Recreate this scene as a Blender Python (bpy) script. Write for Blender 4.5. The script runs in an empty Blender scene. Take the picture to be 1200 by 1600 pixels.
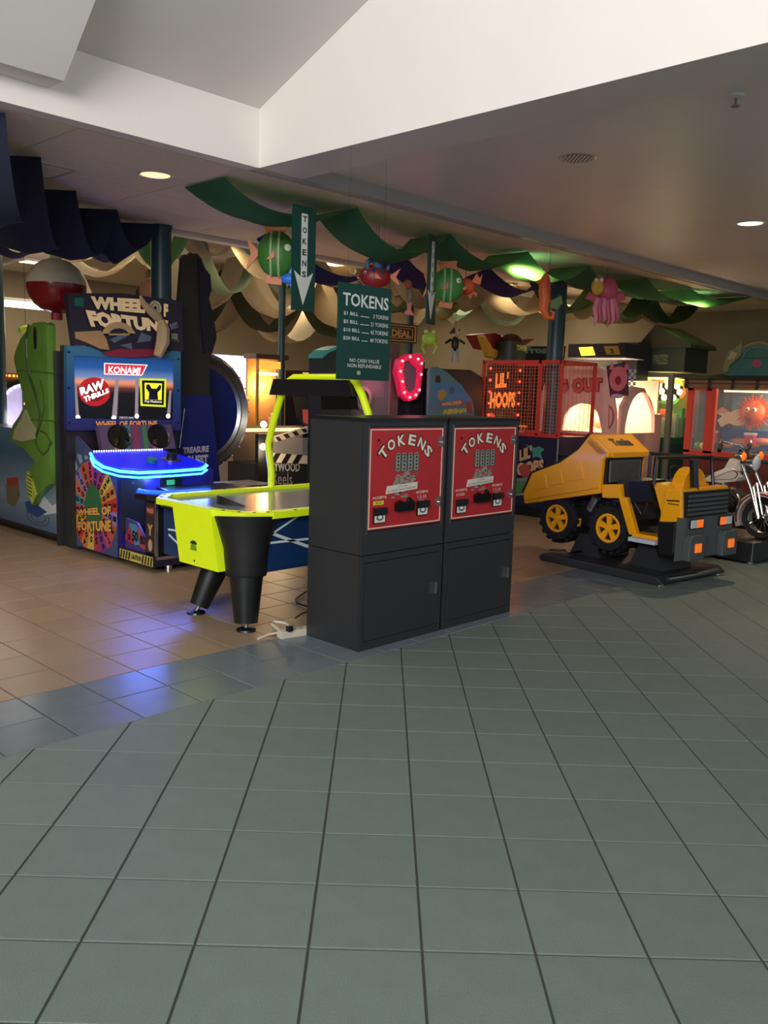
import bpy, bmesh, math, random
from mathutils import Matrix, Vector
random.seed(7)
S = bpy.context.scene
COL = S.collection
# ---------------------------------------------------------------- camera
cam_data = bpy.data.cameras.new('camera')
cam = bpy.data.objects.new('camera', cam_data)
COL.objects.link(cam)
Rv, Uv, Fv = (0.693509, -0.719762, 0.031426), (0.076856, 0.117283, 0.990120), (0.716337, 0.684242, -0.136655)
cam.matrix_world = Matrix(((Rv[0], Uv[0], -Fv[0], 0), (Rv[1], Uv[1], -Fv[1], 0), (Rv[2], Uv[2], -Fv[2], 1.4808), (0, 0, 0, 1)))
cam_data.sensor_width = 36
cam_data.lens = 1358.33 / 1600 * 36
cam_data.clip_start = 0.05
S.camera = cam
# ---------------------------------------------------------------- view and world
S.view_settings.view_transform = 'Standard'
S.view_settings.look = 'None'
S.view_settings.exposure = 0.0
S.view_settings.gamma = 1.0
S.view_settings.use_curve_mapping = False
world = bpy.data.worlds.new('world')
S.world = world
world.use_nodes = True
bg = world.node_tree.nodes['Background']
bg.inputs[0].default_value = (0.78, 0.88, 1.0, 1)
bg.inputs[1].default_value = 0.55

def lamp(kind, name, loc, power, color=(1, 1, 1), size=0.1, aim=None, spot=None, size_y=None, blend=0.6):
    d = bpy.data.lights.new(name, kind)
    d.energy = power
    d.color = color
    if kind == 'AREA':
        d.size = size
        if size_y:
            d.shape = 'RECTANGLE'
            d.size_y = size_y
    else:
        d.shadow_soft_size = size
    if kind == 'SPOT':
        d.spot_size = spot
        d.spot_blend = blend
    o = bpy.data.objects.new(name, d)
    COL.objects.link(o)
    o.location = loc
    if aim is not None:
        o.rotation_euler = (Vector(aim) - Vector(loc)).to_track_quat('-Z', 'Y').to_euler()
    return o

# clerestory daylight: tall side glazing of the hall, off to the left of the camera
lamp('AREA', 'clerestory_daylight', (-4.0, -0.8, 3.9), 640, (1.0, 0.97, 0.93), 5.0, (3.9, 2.4, 5.0), size_y=2.0)

# ---------------------------------------------------------------- materials
def lin(h):
    h = h.lstrip('#')
    out = []
    for i in (0, 2, 4):
        c = int(h[i:i + 2], 16) / 255
        out.append(c / 12.92 if c <= 0.04045 else ((c + 0.055) / 1.055) ** 2.4)
    return tuple(out)

MATS = {}
def mat(name, color, rough=0.5, metal=0.0, emit=0.0, var=0.06, scale=12.0, bump=0.0, obj_var=0.0, alpha=1.0, trans=0.0, spec=0.5, emit_color=None, coat=0.0, sheer=0.0):
    m = bpy.data.materials.new(name)
    m.use_nodes = True
    nt = m.node_tree
    b = nt.nodes['Principled BSDF']
    c = lin(color)
    tc = nt.nodes.new('ShaderNodeTexCoord')
    no = nt.nodes.new('ShaderNodeTexNoise')
    no.inputs['Scale'].default_value = scale
    no.inputs['Detail'].default_value = 3
    nt.links.new(tc.outputs['Object'], no.inputs['Vector'])
    mr = nt.nodes.new('ShaderNodeMapRange')
    mr.inputs[1].default_value = 0.3
    mr.inputs[2].default_value = 0.7
    mr.inputs[3].default_value = 1 - var
    mr.inputs[4].default_value = 1 + var
    nt.links.new(no.outputs[0], mr.inputs[0])
    val = mr.outputs[0]
    if obj_var:
        oi = nt.nodes.new('ShaderNodeObjectInfo')
        m2 = nt.nodes.new('ShaderNodeMapRange')
        m2.inputs[3].default_value = 1 - obj_var
        m2.inputs[4].default_value = 1 + obj_var
        nt.links.new(oi.outputs['Random'], m2.inputs[0])
        mu = nt.nodes.new('ShaderNodeMath')
        mu.operation = 'MULTIPLY'
        nt.links.new(val, mu.inputs[0])
        nt.links.new(m2.outputs[0], mu.inputs[1])
        val = mu.outputs[0]
    vm = nt.nodes.new('ShaderNodeVectorMath')
    vm.operation = 'SCALE'
    vm.inputs[0].default_value = c
    nt.links.new(val, vm.inputs['Scale'])
    nt.links.new(vm.outputs[0], b.inputs['Base Color'])
    b.inputs['Roughness'].default_value = rough
    b.inputs['Metallic'].default_value = metal
    b.inputs['Specular IOR Level'].default_value = spec
    if coat:
        b.inputs['Coat Weight'].default_value = coat
        b.inputs['Coat Roughness'].default_value = 0.08
    if alpha < 1:
        b.inputs['Alpha'].default_value = alpha
    if trans:
        b.inputs['Transmission Weight'].default_value = trans
    if emit:
        b.inputs['Emission Strength'].default_value = emit
        if emit_color:
            b.inputs['Emission Color'].default_value = (*lin(emit_color), 1)
        else:
            nt.links.new(vm.outputs[0], b.inputs['Emission Color'])
    if bump:
        bp = nt.nodes.new('ShaderNodeBump')
        bp.inputs['Strength'].default_value = bump
        bp.inputs['Distance'].default_value = 0.004
        n2 = nt.nodes.new('ShaderNodeTexNoise')
        n2.inputs['Scale'].default_value = 190 if bump < 0.5 else 260
        nt.links.new(tc.outputs['Object'], n2.inputs['Vector'])
        nt.links.new(n2.outputs[0], bp.inputs['Height'])
        nt.links.new(bp.outputs[0], b.inputs['Normal'])
    if sheer:
        tr = nt.nodes.new('ShaderNodeBsdfTranslucent')
        tr.inputs[0].default_value = (min(1, c[0] * 2.4 + .06), min(1, c[1] * 2.0 + .08), min(1, c[2] * 1.2), 1) if 'green' in name else (c[0] * 1.1, c[1] * 1.05, c[2], 1)
        mx = nt.nodes.new('ShaderNodeMixShader')
        mx.inputs[0].default_value = sheer
        nt.links.new(b.outputs[0], mx.inputs[1])
        nt.links.new(tr.outputs[0], mx.inputs[2])
        nt.links.new(mx.outputs[0], nt.nodes['Material Output'].inputs[0])
    MATS[name] = m
    return m

def ramp_mat(name, stops, axis='Z', lo=0.0, hi=1.0, emit=0.0, rough=0.35, radial=None):
    """bands of printed colour along one object axis (or around a centre)"""
    m = bpy.data.materials.new(name)
    m.use_nodes = True
    nt = m.node_tree
    b = nt.nodes['Principled BSDF']
    tc = nt.nodes.new('ShaderNodeTexCoord')
    sx = nt.nodes.new('ShaderNodeSeparateXYZ')
    nt.links.new(tc.outputs['Object'], sx.inputs[0])
    mr = nt.nodes.new('ShaderNodeMapRange')
    mr.inputs[1].default_value = lo
    mr.inputs[2].default_value = hi
    nt.links.new(sx.outputs[axis], mr.inputs[0])
    cr = nt.nodes.new('ShaderNodeValToRGB')
    el = cr.color_ramp.elements
    while len(el) < len(stops):
        el.new(0.5)
    for e, (p, c) in zip(el, stops):
        e.position = p
        e.color = (*lin(c), 1)
    nt.links.new(mr.outputs[0], cr.inputs[0])
    nt.links.new(cr.outputs[0], b.inputs['Base Color'])
    b.inputs['Roughness'].default_value = rough
    if emit:
        nt.links.new(cr.outputs[0], b.inputs['Emission Color'])
        b.inputs['Emission Strength'].default_value = emit
    MATS[name] = m
    return m

def M(k):
    if k in MATS:
        return MATS[k]
    if k.startswith('glow#'):          # backlit print, lamp or painted glint: glow#RRGGBB:strength
        h, s = k[5:].split(':')
        return mat(k, h, 0.4, emit=float(s))
    if k.startswith('#'):              # plain satin print / plastic
        h, _, r = k.partition(':')
        return mat(k, h, float(r) if r else 0.45)
    raise KeyError(k)

mat('hall_tile', '66746f', 0.52, bump=0.35, var=0.05, scale=9, obj_var=0.04)
mat('band_tile', '667078', 0.27, var=0.05, scale=6, obj_var=0.05)
mat('brown_tile', '907d68', 0.36, var=0.07, scale=40, obj_var=0.05)
mat('grout', '3a3c3a', 0.9)
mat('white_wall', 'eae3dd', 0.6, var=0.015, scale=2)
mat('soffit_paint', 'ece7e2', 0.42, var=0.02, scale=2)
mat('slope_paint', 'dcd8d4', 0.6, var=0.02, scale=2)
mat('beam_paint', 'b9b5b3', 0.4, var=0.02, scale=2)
mat('ceiling_panel', 'e4d6be', 0.8, var=0.05, scale=30, obj_var=0.02)
mat('ceiling_grid', '8a7d6c', 0.7)
mat('far_wall', '93866c', 0.8, var=0.12, scale=1.2)
mat('black_satin', '2b2d30', 0.38, var=0.05, scale=60, bump=0.12)
mat('black_plastic', '161718', 0.35)
mat('black_gloss', '0d0d0e', 0.14)
mat('rubber', '141416', 0.55, bump=0.3)
mat('dark_metal', '3a3c3f', 0.35, metal=0.8)
mat('chrome', 'd8d8d8', 0.15, metal=1.0)
mat('steel', 'a9a9a8', 0.35, metal=1.0)
mat('token_red', 'b4262a', 0.35, var=0.04)
mat('cream_print', 'e8dfc9', 0.5)
mat('token_grey', '8d8a80', 0.5)
mat('neon_yellow', 'd9f01a', 0.35, var=0.02, emit=0.10)
mat('hockey_blue', '16345f', 0.35)
mat('hockey_top', '6b7683', 0.2, var=0.03)
mat('sign_green', '0f4038', 0.4, var=0.03)
mat('sign_white', 'd9dcd6', 0.5)
mat('teal_post', '22404a', 0.4)
mat('truck_yellow', 'f2a40e', 0.3, var=0.03, coat=0.3)
mat('truck_grey', '4a4f50', 0.5)
mat('pearl', 'cfc9bd', 0.25, var=0.02, coat=0.5)
mat('oxblood', '8e2f25', 0.4)
mat('engine_metal', '77726a', 0.35, metal=0.8)
mat('green_cloth', '2f6a50', 0.8, sheer=0.45, var=0.12, scale=3)
mat('sage_cloth', '4f5c48', 0.8, sheer=0.4, var=0.12, scale=3)
mat('lime_cloth', '4f9a5a', 0.8, sheer=0.5, var=0.12, scale=3)
mat('blue_cloth', '2c2c62', 0.8, sheer=0.3, var=0.12, scale=3)
mat('navy_cloth', '22263e', 0.8, sheer=0.25, var=0.12, scale=3)
mat('dark_green_cloth', '1e3a33', 0.8, sheer=0.3, var=0.12, scale=3)
mat('cream_cloth', '94866c', 0.8, sheer=0.25, var=0.1, scale=3)
mat('aqua_cloth', '6fb3a8', 0.8, sheer=0.5, var=0.1, scale=3)
mat('glass', 'e8eef0', 0.05, alpha=0.12, spec=0.8)
mat('fish_green', '5f8a38', 0.22, var=0.1, scale=5)
mat('reflector', 'd8d4cc', 0.35, metal=0.6, bump=0.0)
mat('lens_orange', 'ff7a28', 0.25, emit=0.5)
mat('lens_clear', 'dcdcd8', 0.15)
mat('cabinet_dark', '26222a', 0.4)
mat('cabinet_purple', '231c38', 0.4)
ramp_mat('screen_sunset', [(0.0, '05060c'), (0.42, '0b0a12'), (0.5, '5a2a2c'), (0.58, 'e08a5c'), (0.66, '6a7fa8'), (0.8, '1f4f8c'), (1.0, '123a70')], 'Z', 0.0, 1.0, emit=0.75)
ramp_mat('blue_fade', [(0.0, '2a2470'), (0.5, '24508a'), (1.0, '3a7a98')], 'Z', 0.0, 1.0)
ramp_mat('water_print', [(0.0, '2d5278'), (0.35, '7c95a8'), (0.7, '3f6480'), (1.0, '54809a')], 'Z', 0.0, 1.1)
ramp_mat('gold_print', [(0.0, 'c88a4a'), (0.5, 'e8cf92'), (1.0, 'cda06e')], 'Z', 0.0, 0.5)

# ---------------------------------------------------------------- objects
ROOTM = {}
def thing(name, label, cat, loc=(0, 0, 0), rz=0.0, group=None):
    o = bpy.data.objects.new(name, None)
    COL.objects.link(o)
    o.empty_display_size = 0.1
    mw = Matrix.Translation(Vector(loc)) @ Matrix.Rotation(rz, 4, 'Z')
    o.matrix_world = mw
    ROOTM[o.name] = mw
    o['label'] = label
    o['category'] = cat
    if group:
        o['group'] = group
    return o

def relabel(o, label=None, cat=None, group=None, kind=None):
    for k, v in (('label', label), ('category', cat), ('group', group), ('kind', kind)):
        if v:
            o[k] = v
    return o

class Pl:
    """a flat face: origin, x direction as seen by a person facing it, y direction; normal points at that person"""
    def __init__(s, o, xd, yd=(0, 0, 1)):
        s.o, s.x, s.y = Vector(o), Vector(xd).normalized(), Vector(yd).normalized()
        s.n = s.x.cross(s.y)
    def p(s, a, b, d=0.0):
        return s.o + s.x * a + s.y * b + s.n * d
def FV(v):                              # face that looks towards -y; coordinates (x, z)
    return Pl((0, v, 0), (1, 0, 0))
def FU(u):                              # face that looks towards -x; coordinates (-y, z)
    return Pl((u, 0, 0), (0, -1, 0))

class B:
    """collects shapes, builds ONE mesh object"""
    def __init__(s):
        s.bm = bmesh.new()
    def face(s, pts):
        try:
            return s.bm.faces.new([s.bm.verts.new(p) for p in pts])
        except ValueError:
            return None
    def box(s, lo, hi, m=None):
        x0, y0, z0 = lo
        x1, y1, z1 = hi
        vs = [Vector(c) for c in ((x0, y0, z0), (x1, y0, z0), (x1, y1, z0), (x0, y1, z0), (x0, y0, z1), (x1, y0, z1), (x1, y1, z1), (x0, y1, z1))]
        if m is not None:
            vs = [m @ v for v in vs]
        v = [s.bm.verts.new(c) for c in vs]
        for f in ((3, 2, 1, 0), (4, 5, 6, 7), (0, 1, 5, 4), (1, 2, 6, 5), (2, 3, 7, 6), (3, 0, 4, 7)):
            s.bm.faces.new([v[i] for i in f])
        return s
    def prism(s, pl, poly, d0, d1):
        """polygon on a plane, from depth d0 to d1 along its normal"""
        ar = sum(a[0] * b[1] - b[0] * a[1] for a, b in zip(poly, poly[1:] + poly[:1]))
        if ar < 0:
            poly = poly[::-1]
        if d0 > d1:
            d0, d1 = d1, d0
        lo = [s.bm.verts.new(pl.p(a, b, d0)) for a, b in poly]
        hi = [s.bm.verts.new(pl.p(a, b, d1)) for a, b in poly]
        n = len(poly)
        fs = [s.bm.faces.new(hi), s.bm.faces.new(lo[::-1])]
        for i in range(n):
            j = (i + 1) % n
            s.bm.faces.new([lo[i], lo[j], hi[j], hi[i]])
        if n > 4:
            for f in fs:
                f.normal_update()
            bmesh.ops.triangulate(s.bm, faces=fs, ngon_method='EAR_CLIP')
        return s
    def ring(s, pl, outer, inner, d0, d1):
        n = len(outer)
        L = [[s.bm.verts.new(pl.p(a, b, d)) for a, b in q] for q in (outer, inner) for d in (d0, d1)]
        o0, o1, i0, i1 = L
        for i in range(n):
            j = (i + 1) % n
            for q in ((o1[i], o1[j], i1[j], i1[i]), (o0[j], o0[i], i0[i], i0[j]), (o0[i], o0[j], o1[j], o1[i]), (i0[j], i0[i], i1[i], i1[j])):
                s.bm.faces.new(q)
        return s
    def tube(s, pts, r, seg=8, cap=True):
        pts = [Vector(p) for p in pts]
        n = len(pts)
        rs = r if isinstance(r, (list, tuple)) else [r] * n
        rings = []
        up = None
        for i, p in enumerate(pts):
            t = (pts[min(i + 1, n - 1)] - pts[max(i - 1, 0)]).normalized()
            if up is None:
                up = Vector((0, 0, 1)) if abs(t.z) < 0.9 else Vector((1, 0, 0))
            a = t.cross(up).normalized()
            b = a.cross(t).normalized()
            up = b
            rings.append([s.bm.verts.new(p + (a * math.cos(2 * math.pi * k / seg) + b * math.sin(2 * math.pi * k / seg)) * rs[i]) for k in range(seg)])
        for q, w in zip(rings, rings[1:]):
            for k in range(seg):
                l = (k + 1) % seg
                s.bm.faces.new([q[k], q[l], w[l], w[k]])
        if cap:
            s.bm.faces.new(rings[0][::-1])
            s.bm.faces.new(rings[-1])
        return s
    def lathe(s, prof, c, ax=(0, 0, 1), seg=16, a0=0.0, a1=None):
        """prof: (radius, height along axis)"""
        ax = Vector(ax).normalized()
        c = Vector(c)
        e = Vector((1, 0, 0)) if abs(ax.x) < 0.9 else Vector((0, 1, 0))
        e = (e - ax * e.dot(ax)).normalized()
        f = ax.cross(e)
        full = a1 is None
        n = seg if full else seg + 1
        rings = []
        for r, h in prof:
            if r < 1e-6:
                rings.append([s.bm.verts.new(c + ax * h)])
            else:
                rings.append([s.bm.verts.new(c + ax * h + (e * math.cos(t) + f * math.sin(t)) * r) for t in
                              [(2 * math.pi * k / seg if full else a0 + (a1 - a0) * k / seg) for k in range(n)]])
        for q, w in zip(rings, rings[1:]):
            for k in range(seg):
                l = (k + 1) % n
                if len(q) == 1 and len(w) == 1:
                    continue
                if len(q) == 1:
                    s.bm.faces.new([q[0], w[l], w[k]])
                elif len(w) == 1:
                    s.bm.faces.new([q[k], q[l], w[0]])
                else:
                    s.bm.faces.new([q[k], q[l], w[l], w[k]])
        return s
    def cyl(s, p0, p1, r, seg=16, r2=None):
        p0, p1 = Vector(p0), Vector(p1)
        h = (p1 - p0).length
        return s.lathe([(0, 0), (r, 0), (r if r2 is None else r2, h), (0, h)], p0, p1 - p0, seg)
    def ball(s, c, r, seg=12, rows=8, m=None):
        """ellipsoid; r is a number or (rx, ry, rz)"""
        rx, ry, rz = r if isinstance(r, (tuple, list)) else (r, r, r)
        c = Vector(c)
        rings = []
        for i in range(rows + 1):
            t = math.pi * i / rows
            if i in (0, rows):
                q = [Vector((0, 0, rz * math.cos(t)))]
            else:
                q = [Vector((rx * math.sin(t) * math.cos(2 * math.pi * k / seg), ry * math.sin(t) * math.sin(2 * math.pi * k / seg), rz * math.cos(t))) for k in range(seg)]
            rings.append([s.bm.verts.new(c + ((m @ v) if m is not None else v)) for v in q])
        for q, w in zip(rings, rings[1:]):
            for k in range(seg):
                l = (k + 1) % seg
                if len(q) == 1:
                    s.bm.faces.new([q[0], w[k], w[l]])
                elif len(w) == 1:
                    s.bm.faces.new([q[l], q[k], w[0]])
                else:
                    s.bm.faces.new([q[l], q[k], w[k], w[l]])
        return s
    def build(s, name, m, parent=None, local=False, smooth=False, bevel=0.0):
        bm = s.bm
        if bevel:
            bmesh.ops.bevel(bm, geom=[e for e in bm.edges if len(e.link_faces) == 2 and e.calc_face_angle(0) > 0.6], offset=bevel, segments=2, affect='EDGES', clamp_overlap=True, profile=0.6)
        bmesh.ops.recalc_face_normals(bm, faces=bm.faces)
        if parent is not None and not local:
            mw = parent_matrix(parent)
            bm.transform(mw.inverted())
        me = bpy.data.meshes.new(name)
        bm.to_mesh(me)
        bm.free()
        me.materials.append(M(m) if isinstance(m, str) else m)
        if smooth:
            for f in me.polygons:
                f.use_smooth = True
            try:
                me.set_sharp_from_angle(angle=math.radians(40))
            except Exception:
                pass
        o = bpy.data.objects.new(name, me)
        COL.objects.link(o)
        if parent is not None:
            o.parent = parent
        return o

def parent_matrix(o):
    mw = ROOTM.get(o.name)
    if mw is None:
        mw = parent_matrix(o.parent) if o.parent is not None else Matrix.Identity(4)
    return mw

def boxes(name, m, parent, *lohis, bevel=0.0):
    b = B()
    for lo, hi in lohis:
        b.box(lo, hi)
    return b.build(name, m, parent, bevel=bevel)

def plate(pl, poly, name, m, parent, d0=0.0, d1=0.004, bevel=0.0):
    return B().prism(pl, poly, d0, d1).build(name, m, parent, bevel=bevel)

def circ(cx, cy, r, n=20, ry=None, a0=0.0, a1=2 * math.pi):
    full = abs(a1 - a0 - 2 * math.pi) < 1e-6
    k = n if full else n + 1
    return [(cx + r * math.cos(a0 + (a1 - a0) * i / n), cy + (ry or r) * math.sin(a0 + (a1 - a0) * i / n)) for i in range(k)]
def rect(a0, b0, a1, b1):
    return [(a0, b0), (a1, b0), (a1, b1), (a0, b1)]
def grow(poly, k):
    cx = sum(p[0] for p in poly) / len(poly)
    cy = sum(p[1] for p in poly) / len(poly)
    return [(cx + (a - cx) * k, cy + (b - cy) * k) for a, b in poly]

FONT_CACHE = {}
def glyph(s, bold):
    if (s, bold) not in FONT_CACHE:
        cu = bpy.data.curves.new('lettering', 'FONT')
        cu.body = s
        cu.size = 1
        cu.offset = bold
        cu.resolution_u = 2
        cu.extrude = 0.0
        o = bpy.data.objects.new('lettering', cu)
        COL.objects.link(o)
        dg = bpy.context.evaluated_depsgraph_get()
        me = bpy.data.meshes.new_from_object(o.evaluated_get(dg))
        FONT_CACHE[(s, bold)] = ([v.co.copy() for v in me.vertices], [tuple(p.vertices) for p in me.polygons])
        bpy.data.objects.remove(o)
        bpy.data.curves.remove(cu)
        bpy.data.meshes.remove(me)
    return FONT_CACHE[(s, bold)]

def put_text(b, pl, s, quad, d, bold=0.0):
    """fit the string into a four-sided area: quad = lower left, lower right, upper right, upper left"""
    vs, fs = glyph(s, bold)
    if not vs:
        return
    x0, x1 = min(v.x for v in vs), max(v.x for v in vs)
    y0, y1 = min(v.y for v in vs), max(v.y for v in vs)
    q = [Vector(p) for p in quad]
    nv = []
    for v in vs:
        a, c = (v.x - x0) / max(x1 - x0, 1e-6), (v.y - y0) / max(y1 - y0, 1e-6)
        p = (q[0] * (1 - a) + q[1] * a) * (1 - c) + (q[3] * (1 - a) + q[2] * a) * c
        nv.append(b.bm.verts.new(pl.p(p.x, p.y, d)))
    for f in fs:
        try:
            b.bm.faces.new([nv[i] for i in f])
        except ValueError:
            pass

def text(pl, items, m, parent, name='lettering', d=0.006, bold=0.0):
    """items: list of (string, quad or (x0, y0, x1, y1)); every string is a part of its own"""
    for s, q in items:
        b = B()
        if len(q) == 4 and not isinstance(q[0], (tuple, list)):
            q = rect(*q)
        elif len(q) == 2:
            q = rect(q[0][0], q[0][1], q[1][0], q[1][1])
        put_text(b, pl, s, q, d, bold)
        o = B.build_keep(b, name, m, parent)
    return o

def build_keep(b, name, m, parent):
    """flat print: keep faces as they lie"""
    bm = b.bm
    if parent is not None:
        bm.transform(parent_matrix(parent).inverted())
    me = bpy.data.meshes.new(name)
    bm.to_mesh(me)
    bm.free()
    me.materials.append(M(m) if isinstance(m, str) else m)
    o = bpy.data.objects.new(name, me)
    COL.objects.link(o)
    if parent is not None:
        o.parent = parent
    return o
B.build_keep = staticmethod(build_keep)

def arc_text(pl, s, cx, cy, r, a0, a1, h, w, m, parent, d, bold=0.0, name='lettering', ry=None):
    """letters standing round an arc from angle a0 to a1 (degrees)"""
    b = B()
    for i, ch in enumerate(s):
        t = math.radians(a0 + (a1 - a0) * i / (len(s) - 1))
        c = Vector((cx + r * math.cos(t), cy + (ry or r) * math.sin(t)))
        y = Vector((math.cos(t), math.sin(t)))
        y = (y * 0.75 + Vector((0, 0.25))).normalized()
        x = Vector((y.y, -y.x))
        q = [c - x * w / 2, c + x * w / 2, c + x * w / 2 + y * h, c - x * w / 2 + y * h]
        put_text(b, pl, ch, [tuple(k) for k in q], d, bold)
    return build_keep(b, name, m, parent)

def clone(o, loc=None, label=None, group=None, rz=None):
    c = o.copy()
    COL.objects.link(c)
    for ch in list(o.children):
        clone_child(ch, c)
    if loc is not None:
        c.location = loc
    if rz is not None:
        c.rotation_euler = (0, 0, rz)
    if label:
        c['label'] = label
    if group:
        c['group'] = group
    return c
def clone_child(o, parent):
    c = o.copy()
    COL.objects.link(c)
    c.parent = parent
    for ch in list(o.children):
        clone_child(ch, c)

def structure(o):
    o['kind'] = 'structure'
    return o
# ================================================================ SETTING
X0, X1, Y1 = 0.2, 14.6, 15.2
# ---- floor: grout bed, then every tile a piece of its own
def in_view(p):
    d = Vector((p[0], p[1], -1.4808))
    z = d.dot(Vector(Fv))
    if z < 0.3:
        return None
    x = 600 + 1358.33 * d.dot(Vector(Rv)) / z
    y = 800 - 1358.33 * d.dot(Vector(Uv)) / z
    return z if -60 < x < 1260 and y < 1660 else None

floor = structure(B().box((-5, -6, -0.06), (X1 + 0.2, Y1 + 0.2, -0.004)).build('floor', 'grout'))
def clip(poly, k, keep_below, axis=1):
    out = []
    for a, b in zip(poly, poly[1:] + poly[:1]):
        ia, ib = (a[axis] <= k) == keep_below, (b[axis] <= k) == keep_below
        if ia:
            out.append(a)
        if ia != ib:
            t = (k - a[axis]) / (b[axis] - a[axis])
            out.append((a[0] + (b[0] - a[0]) * t, a[1] + (b[1] - a[1]) * t))
    return out
UP = Pl((0, 0, 0), (1, 0, 0), (0, 1, 0))
def tile_mesh(b, poly, g=0.0035):
    """slab with a small bevelled arris, top at z = 0"""
    cx = sum(p[0] for p in poly) / len(poly)
    cy = sum(p[1] for p in poly) / len(poly)
    def inset(k):
        out = []
        for p in poly:
            d = Vector((p[0] - cx, p[1] - cy))
            l = d.length
            out.append((cx + d.x * (1 - k * 1.41 / l), cy + d.y * (1 - k * 1.41 / l)))
        return out
    rings = [[b.bm.verts.new((p[0], p[1], h)) for p in inset(k)] for k, h in ((g, -0.0045), (g, -0.0015), (g + 0.002, 0.0))]
    n = len(poly)
    for q, w in zip(rings, rings[1:]):
        for i in range(n):
            j = (i + 1) % n
            b.bm.faces.new([q[i], q[j], w[j], w[i]])
    b.bm.faces.new(rings[-1])
T = 0.305
EDGE, EDGE2 = 3.33, 3.94
ca, sa = math.cos(math.radians(46)), math.sin(math.radians(46))
cands = []
for i in range(-40, 60):
    for j in range(-20, 60):
        def w(a, c):
            gx, gy = (a - 3.50265) * T, (c + 0.0 - (-10.04256)) * T - 0.0
            return (gx * ca + gy * sa, -gx * sa + gy * ca)
        poly = [w(i, j - 20), w(i + 1, j - 20), w(i + 1, j - 19), w(i, j - 19)]
        c = (sum(p[0] for p in poly) / 4, sum(p[1] for p in poly) / 4)
        if min(p[1] for p in poly) > EDGE or c[0] < -4.5 or c[0] > X1 or c[1] < -5.5:
            continue
        whole = max(p[1] for p in poly) <= EDGE
        if not whole:
            poly = clip(poly, EDGE, True)
            if len(poly) < 3:
                continue
            xs, ys = [p[0] for p in poly], [p[1] for p in poly]
            if max(ys) - min(ys) < 0.015:
                continue
        cands.append(('hall_tile', poly, c, whole, math.radians(-46)))
G = 0.31
k0 = 1.667
for i in range(-20, 42):
    for j in range(0, 36):
        x = k0 + G * i
        if x < -2 or x > X1:
            continue
        y0 = EDGE + 0.305 * j
        if y0 > Y1:
            continue
        s = 'band_tile' if j < 2 else 'brown_tile'
        cands.append((s, rect(x, y0, x + G, y0 + 0.305), (x + G / 2, y0 + 0.1525), True, 0.0))
seen = []
for k in cands:
    z = in_view(k[2])
    seen.append((z if z else 1e3 + Vector(k[2]).length, k))
seen.sort(key=lambda q: q[0])
shared = {}
rest = {}
for n, (z, (mk, poly, c, whole, rz)) in enumerate(seen):
    if n < 300 and z < 900:
        if whole:
            if mk not in shared:
                b = B()
                tile_mesh(b, rect(-T / 2, -T / 2, T / 2, T / 2) if mk == 'hall_tile' else rect(-G / 2, -0.1525, G / 2, 0.1525))
                o = b.build('floor_tile', mk, floor)
                shared[mk] = o
            else:
                o = shared[mk].copy()
                COL.objects.link(o)
                o.parent = floor
            o.location = (c[0], c[1], 0)
            o.rotation_euler = (0, 0, rz)
        else:
            b = B()
            tile_mesh(b, poly)
            b.build('floor_tile', mk, floor)
    else:
        rest.setdefault(mk, B())
        tile_mesh(rest[mk], poly)
for mk, b in rest.items():
    o = b.build('far_floor_tiles', mk, floor)
    o['kind'] = 'stuff'

# ---- arcade ceiling: lay-in panels on a grid, each a piece
BEAM_V, BACK_V = 5.05, 7.72
ceil = structure(B().box((X0, BEAM_V + 0.13, 3.03), (X1, BACK_V - 0.01, 3.2)).build('ceiling', 'ceiling_grid'))
pw, ph = 1.22, 0.61
first = None
for i in range(12):
    for j in range(5):
        x0, y0 = X0 + 0.02 + pw * i, BEAM_V + 0.135 + ph * j
        x1, y1 = min(x0 + pw, X1) - 0.006, min(y0 + ph, BACK_V) - 0.006
        if x1 - x0 < 0.1 or y1 - y0 < 0.1:
            continue
        B().box((x0, y0, 3.0), (x1, y1, 3.03)).build('ceiling_panel', 'ceiling_panel', ceil, bevel=0.004)
ceil2 = structure(B().box((X0, BACK_V + 0.12, 3.33), (X1, Y1 + 0.2, 3.45)).build('ceiling', 'ceiling_panel'))
structure(B().box((X0, BACK_V, 2.97), (X1, BACK_V + 0.12, 3.35)).build('trim_1', 'white_wall'))
# ---- hall soffit, beams and daylight well
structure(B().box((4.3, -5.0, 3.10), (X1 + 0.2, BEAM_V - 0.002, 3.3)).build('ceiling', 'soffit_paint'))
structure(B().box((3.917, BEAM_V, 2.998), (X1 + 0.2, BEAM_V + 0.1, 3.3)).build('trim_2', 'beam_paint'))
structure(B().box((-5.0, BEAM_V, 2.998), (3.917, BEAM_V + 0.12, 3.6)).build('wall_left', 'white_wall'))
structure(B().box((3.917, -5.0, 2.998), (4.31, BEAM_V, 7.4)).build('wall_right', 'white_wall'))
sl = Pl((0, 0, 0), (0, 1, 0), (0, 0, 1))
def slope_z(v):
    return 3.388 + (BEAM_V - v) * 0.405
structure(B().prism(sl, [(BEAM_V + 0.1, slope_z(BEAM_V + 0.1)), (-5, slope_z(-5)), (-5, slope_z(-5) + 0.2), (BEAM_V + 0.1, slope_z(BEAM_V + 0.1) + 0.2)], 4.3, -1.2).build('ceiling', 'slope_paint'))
structure(B().prism(sl, [(BEAM_V, 3.135), (4.863, 3.135), (4.1, 3.81), (4.2, 3.95), (BEAM_V, 3.6)], 2.41, -1.2).build('trim_3', 'slope_paint'))
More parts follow.
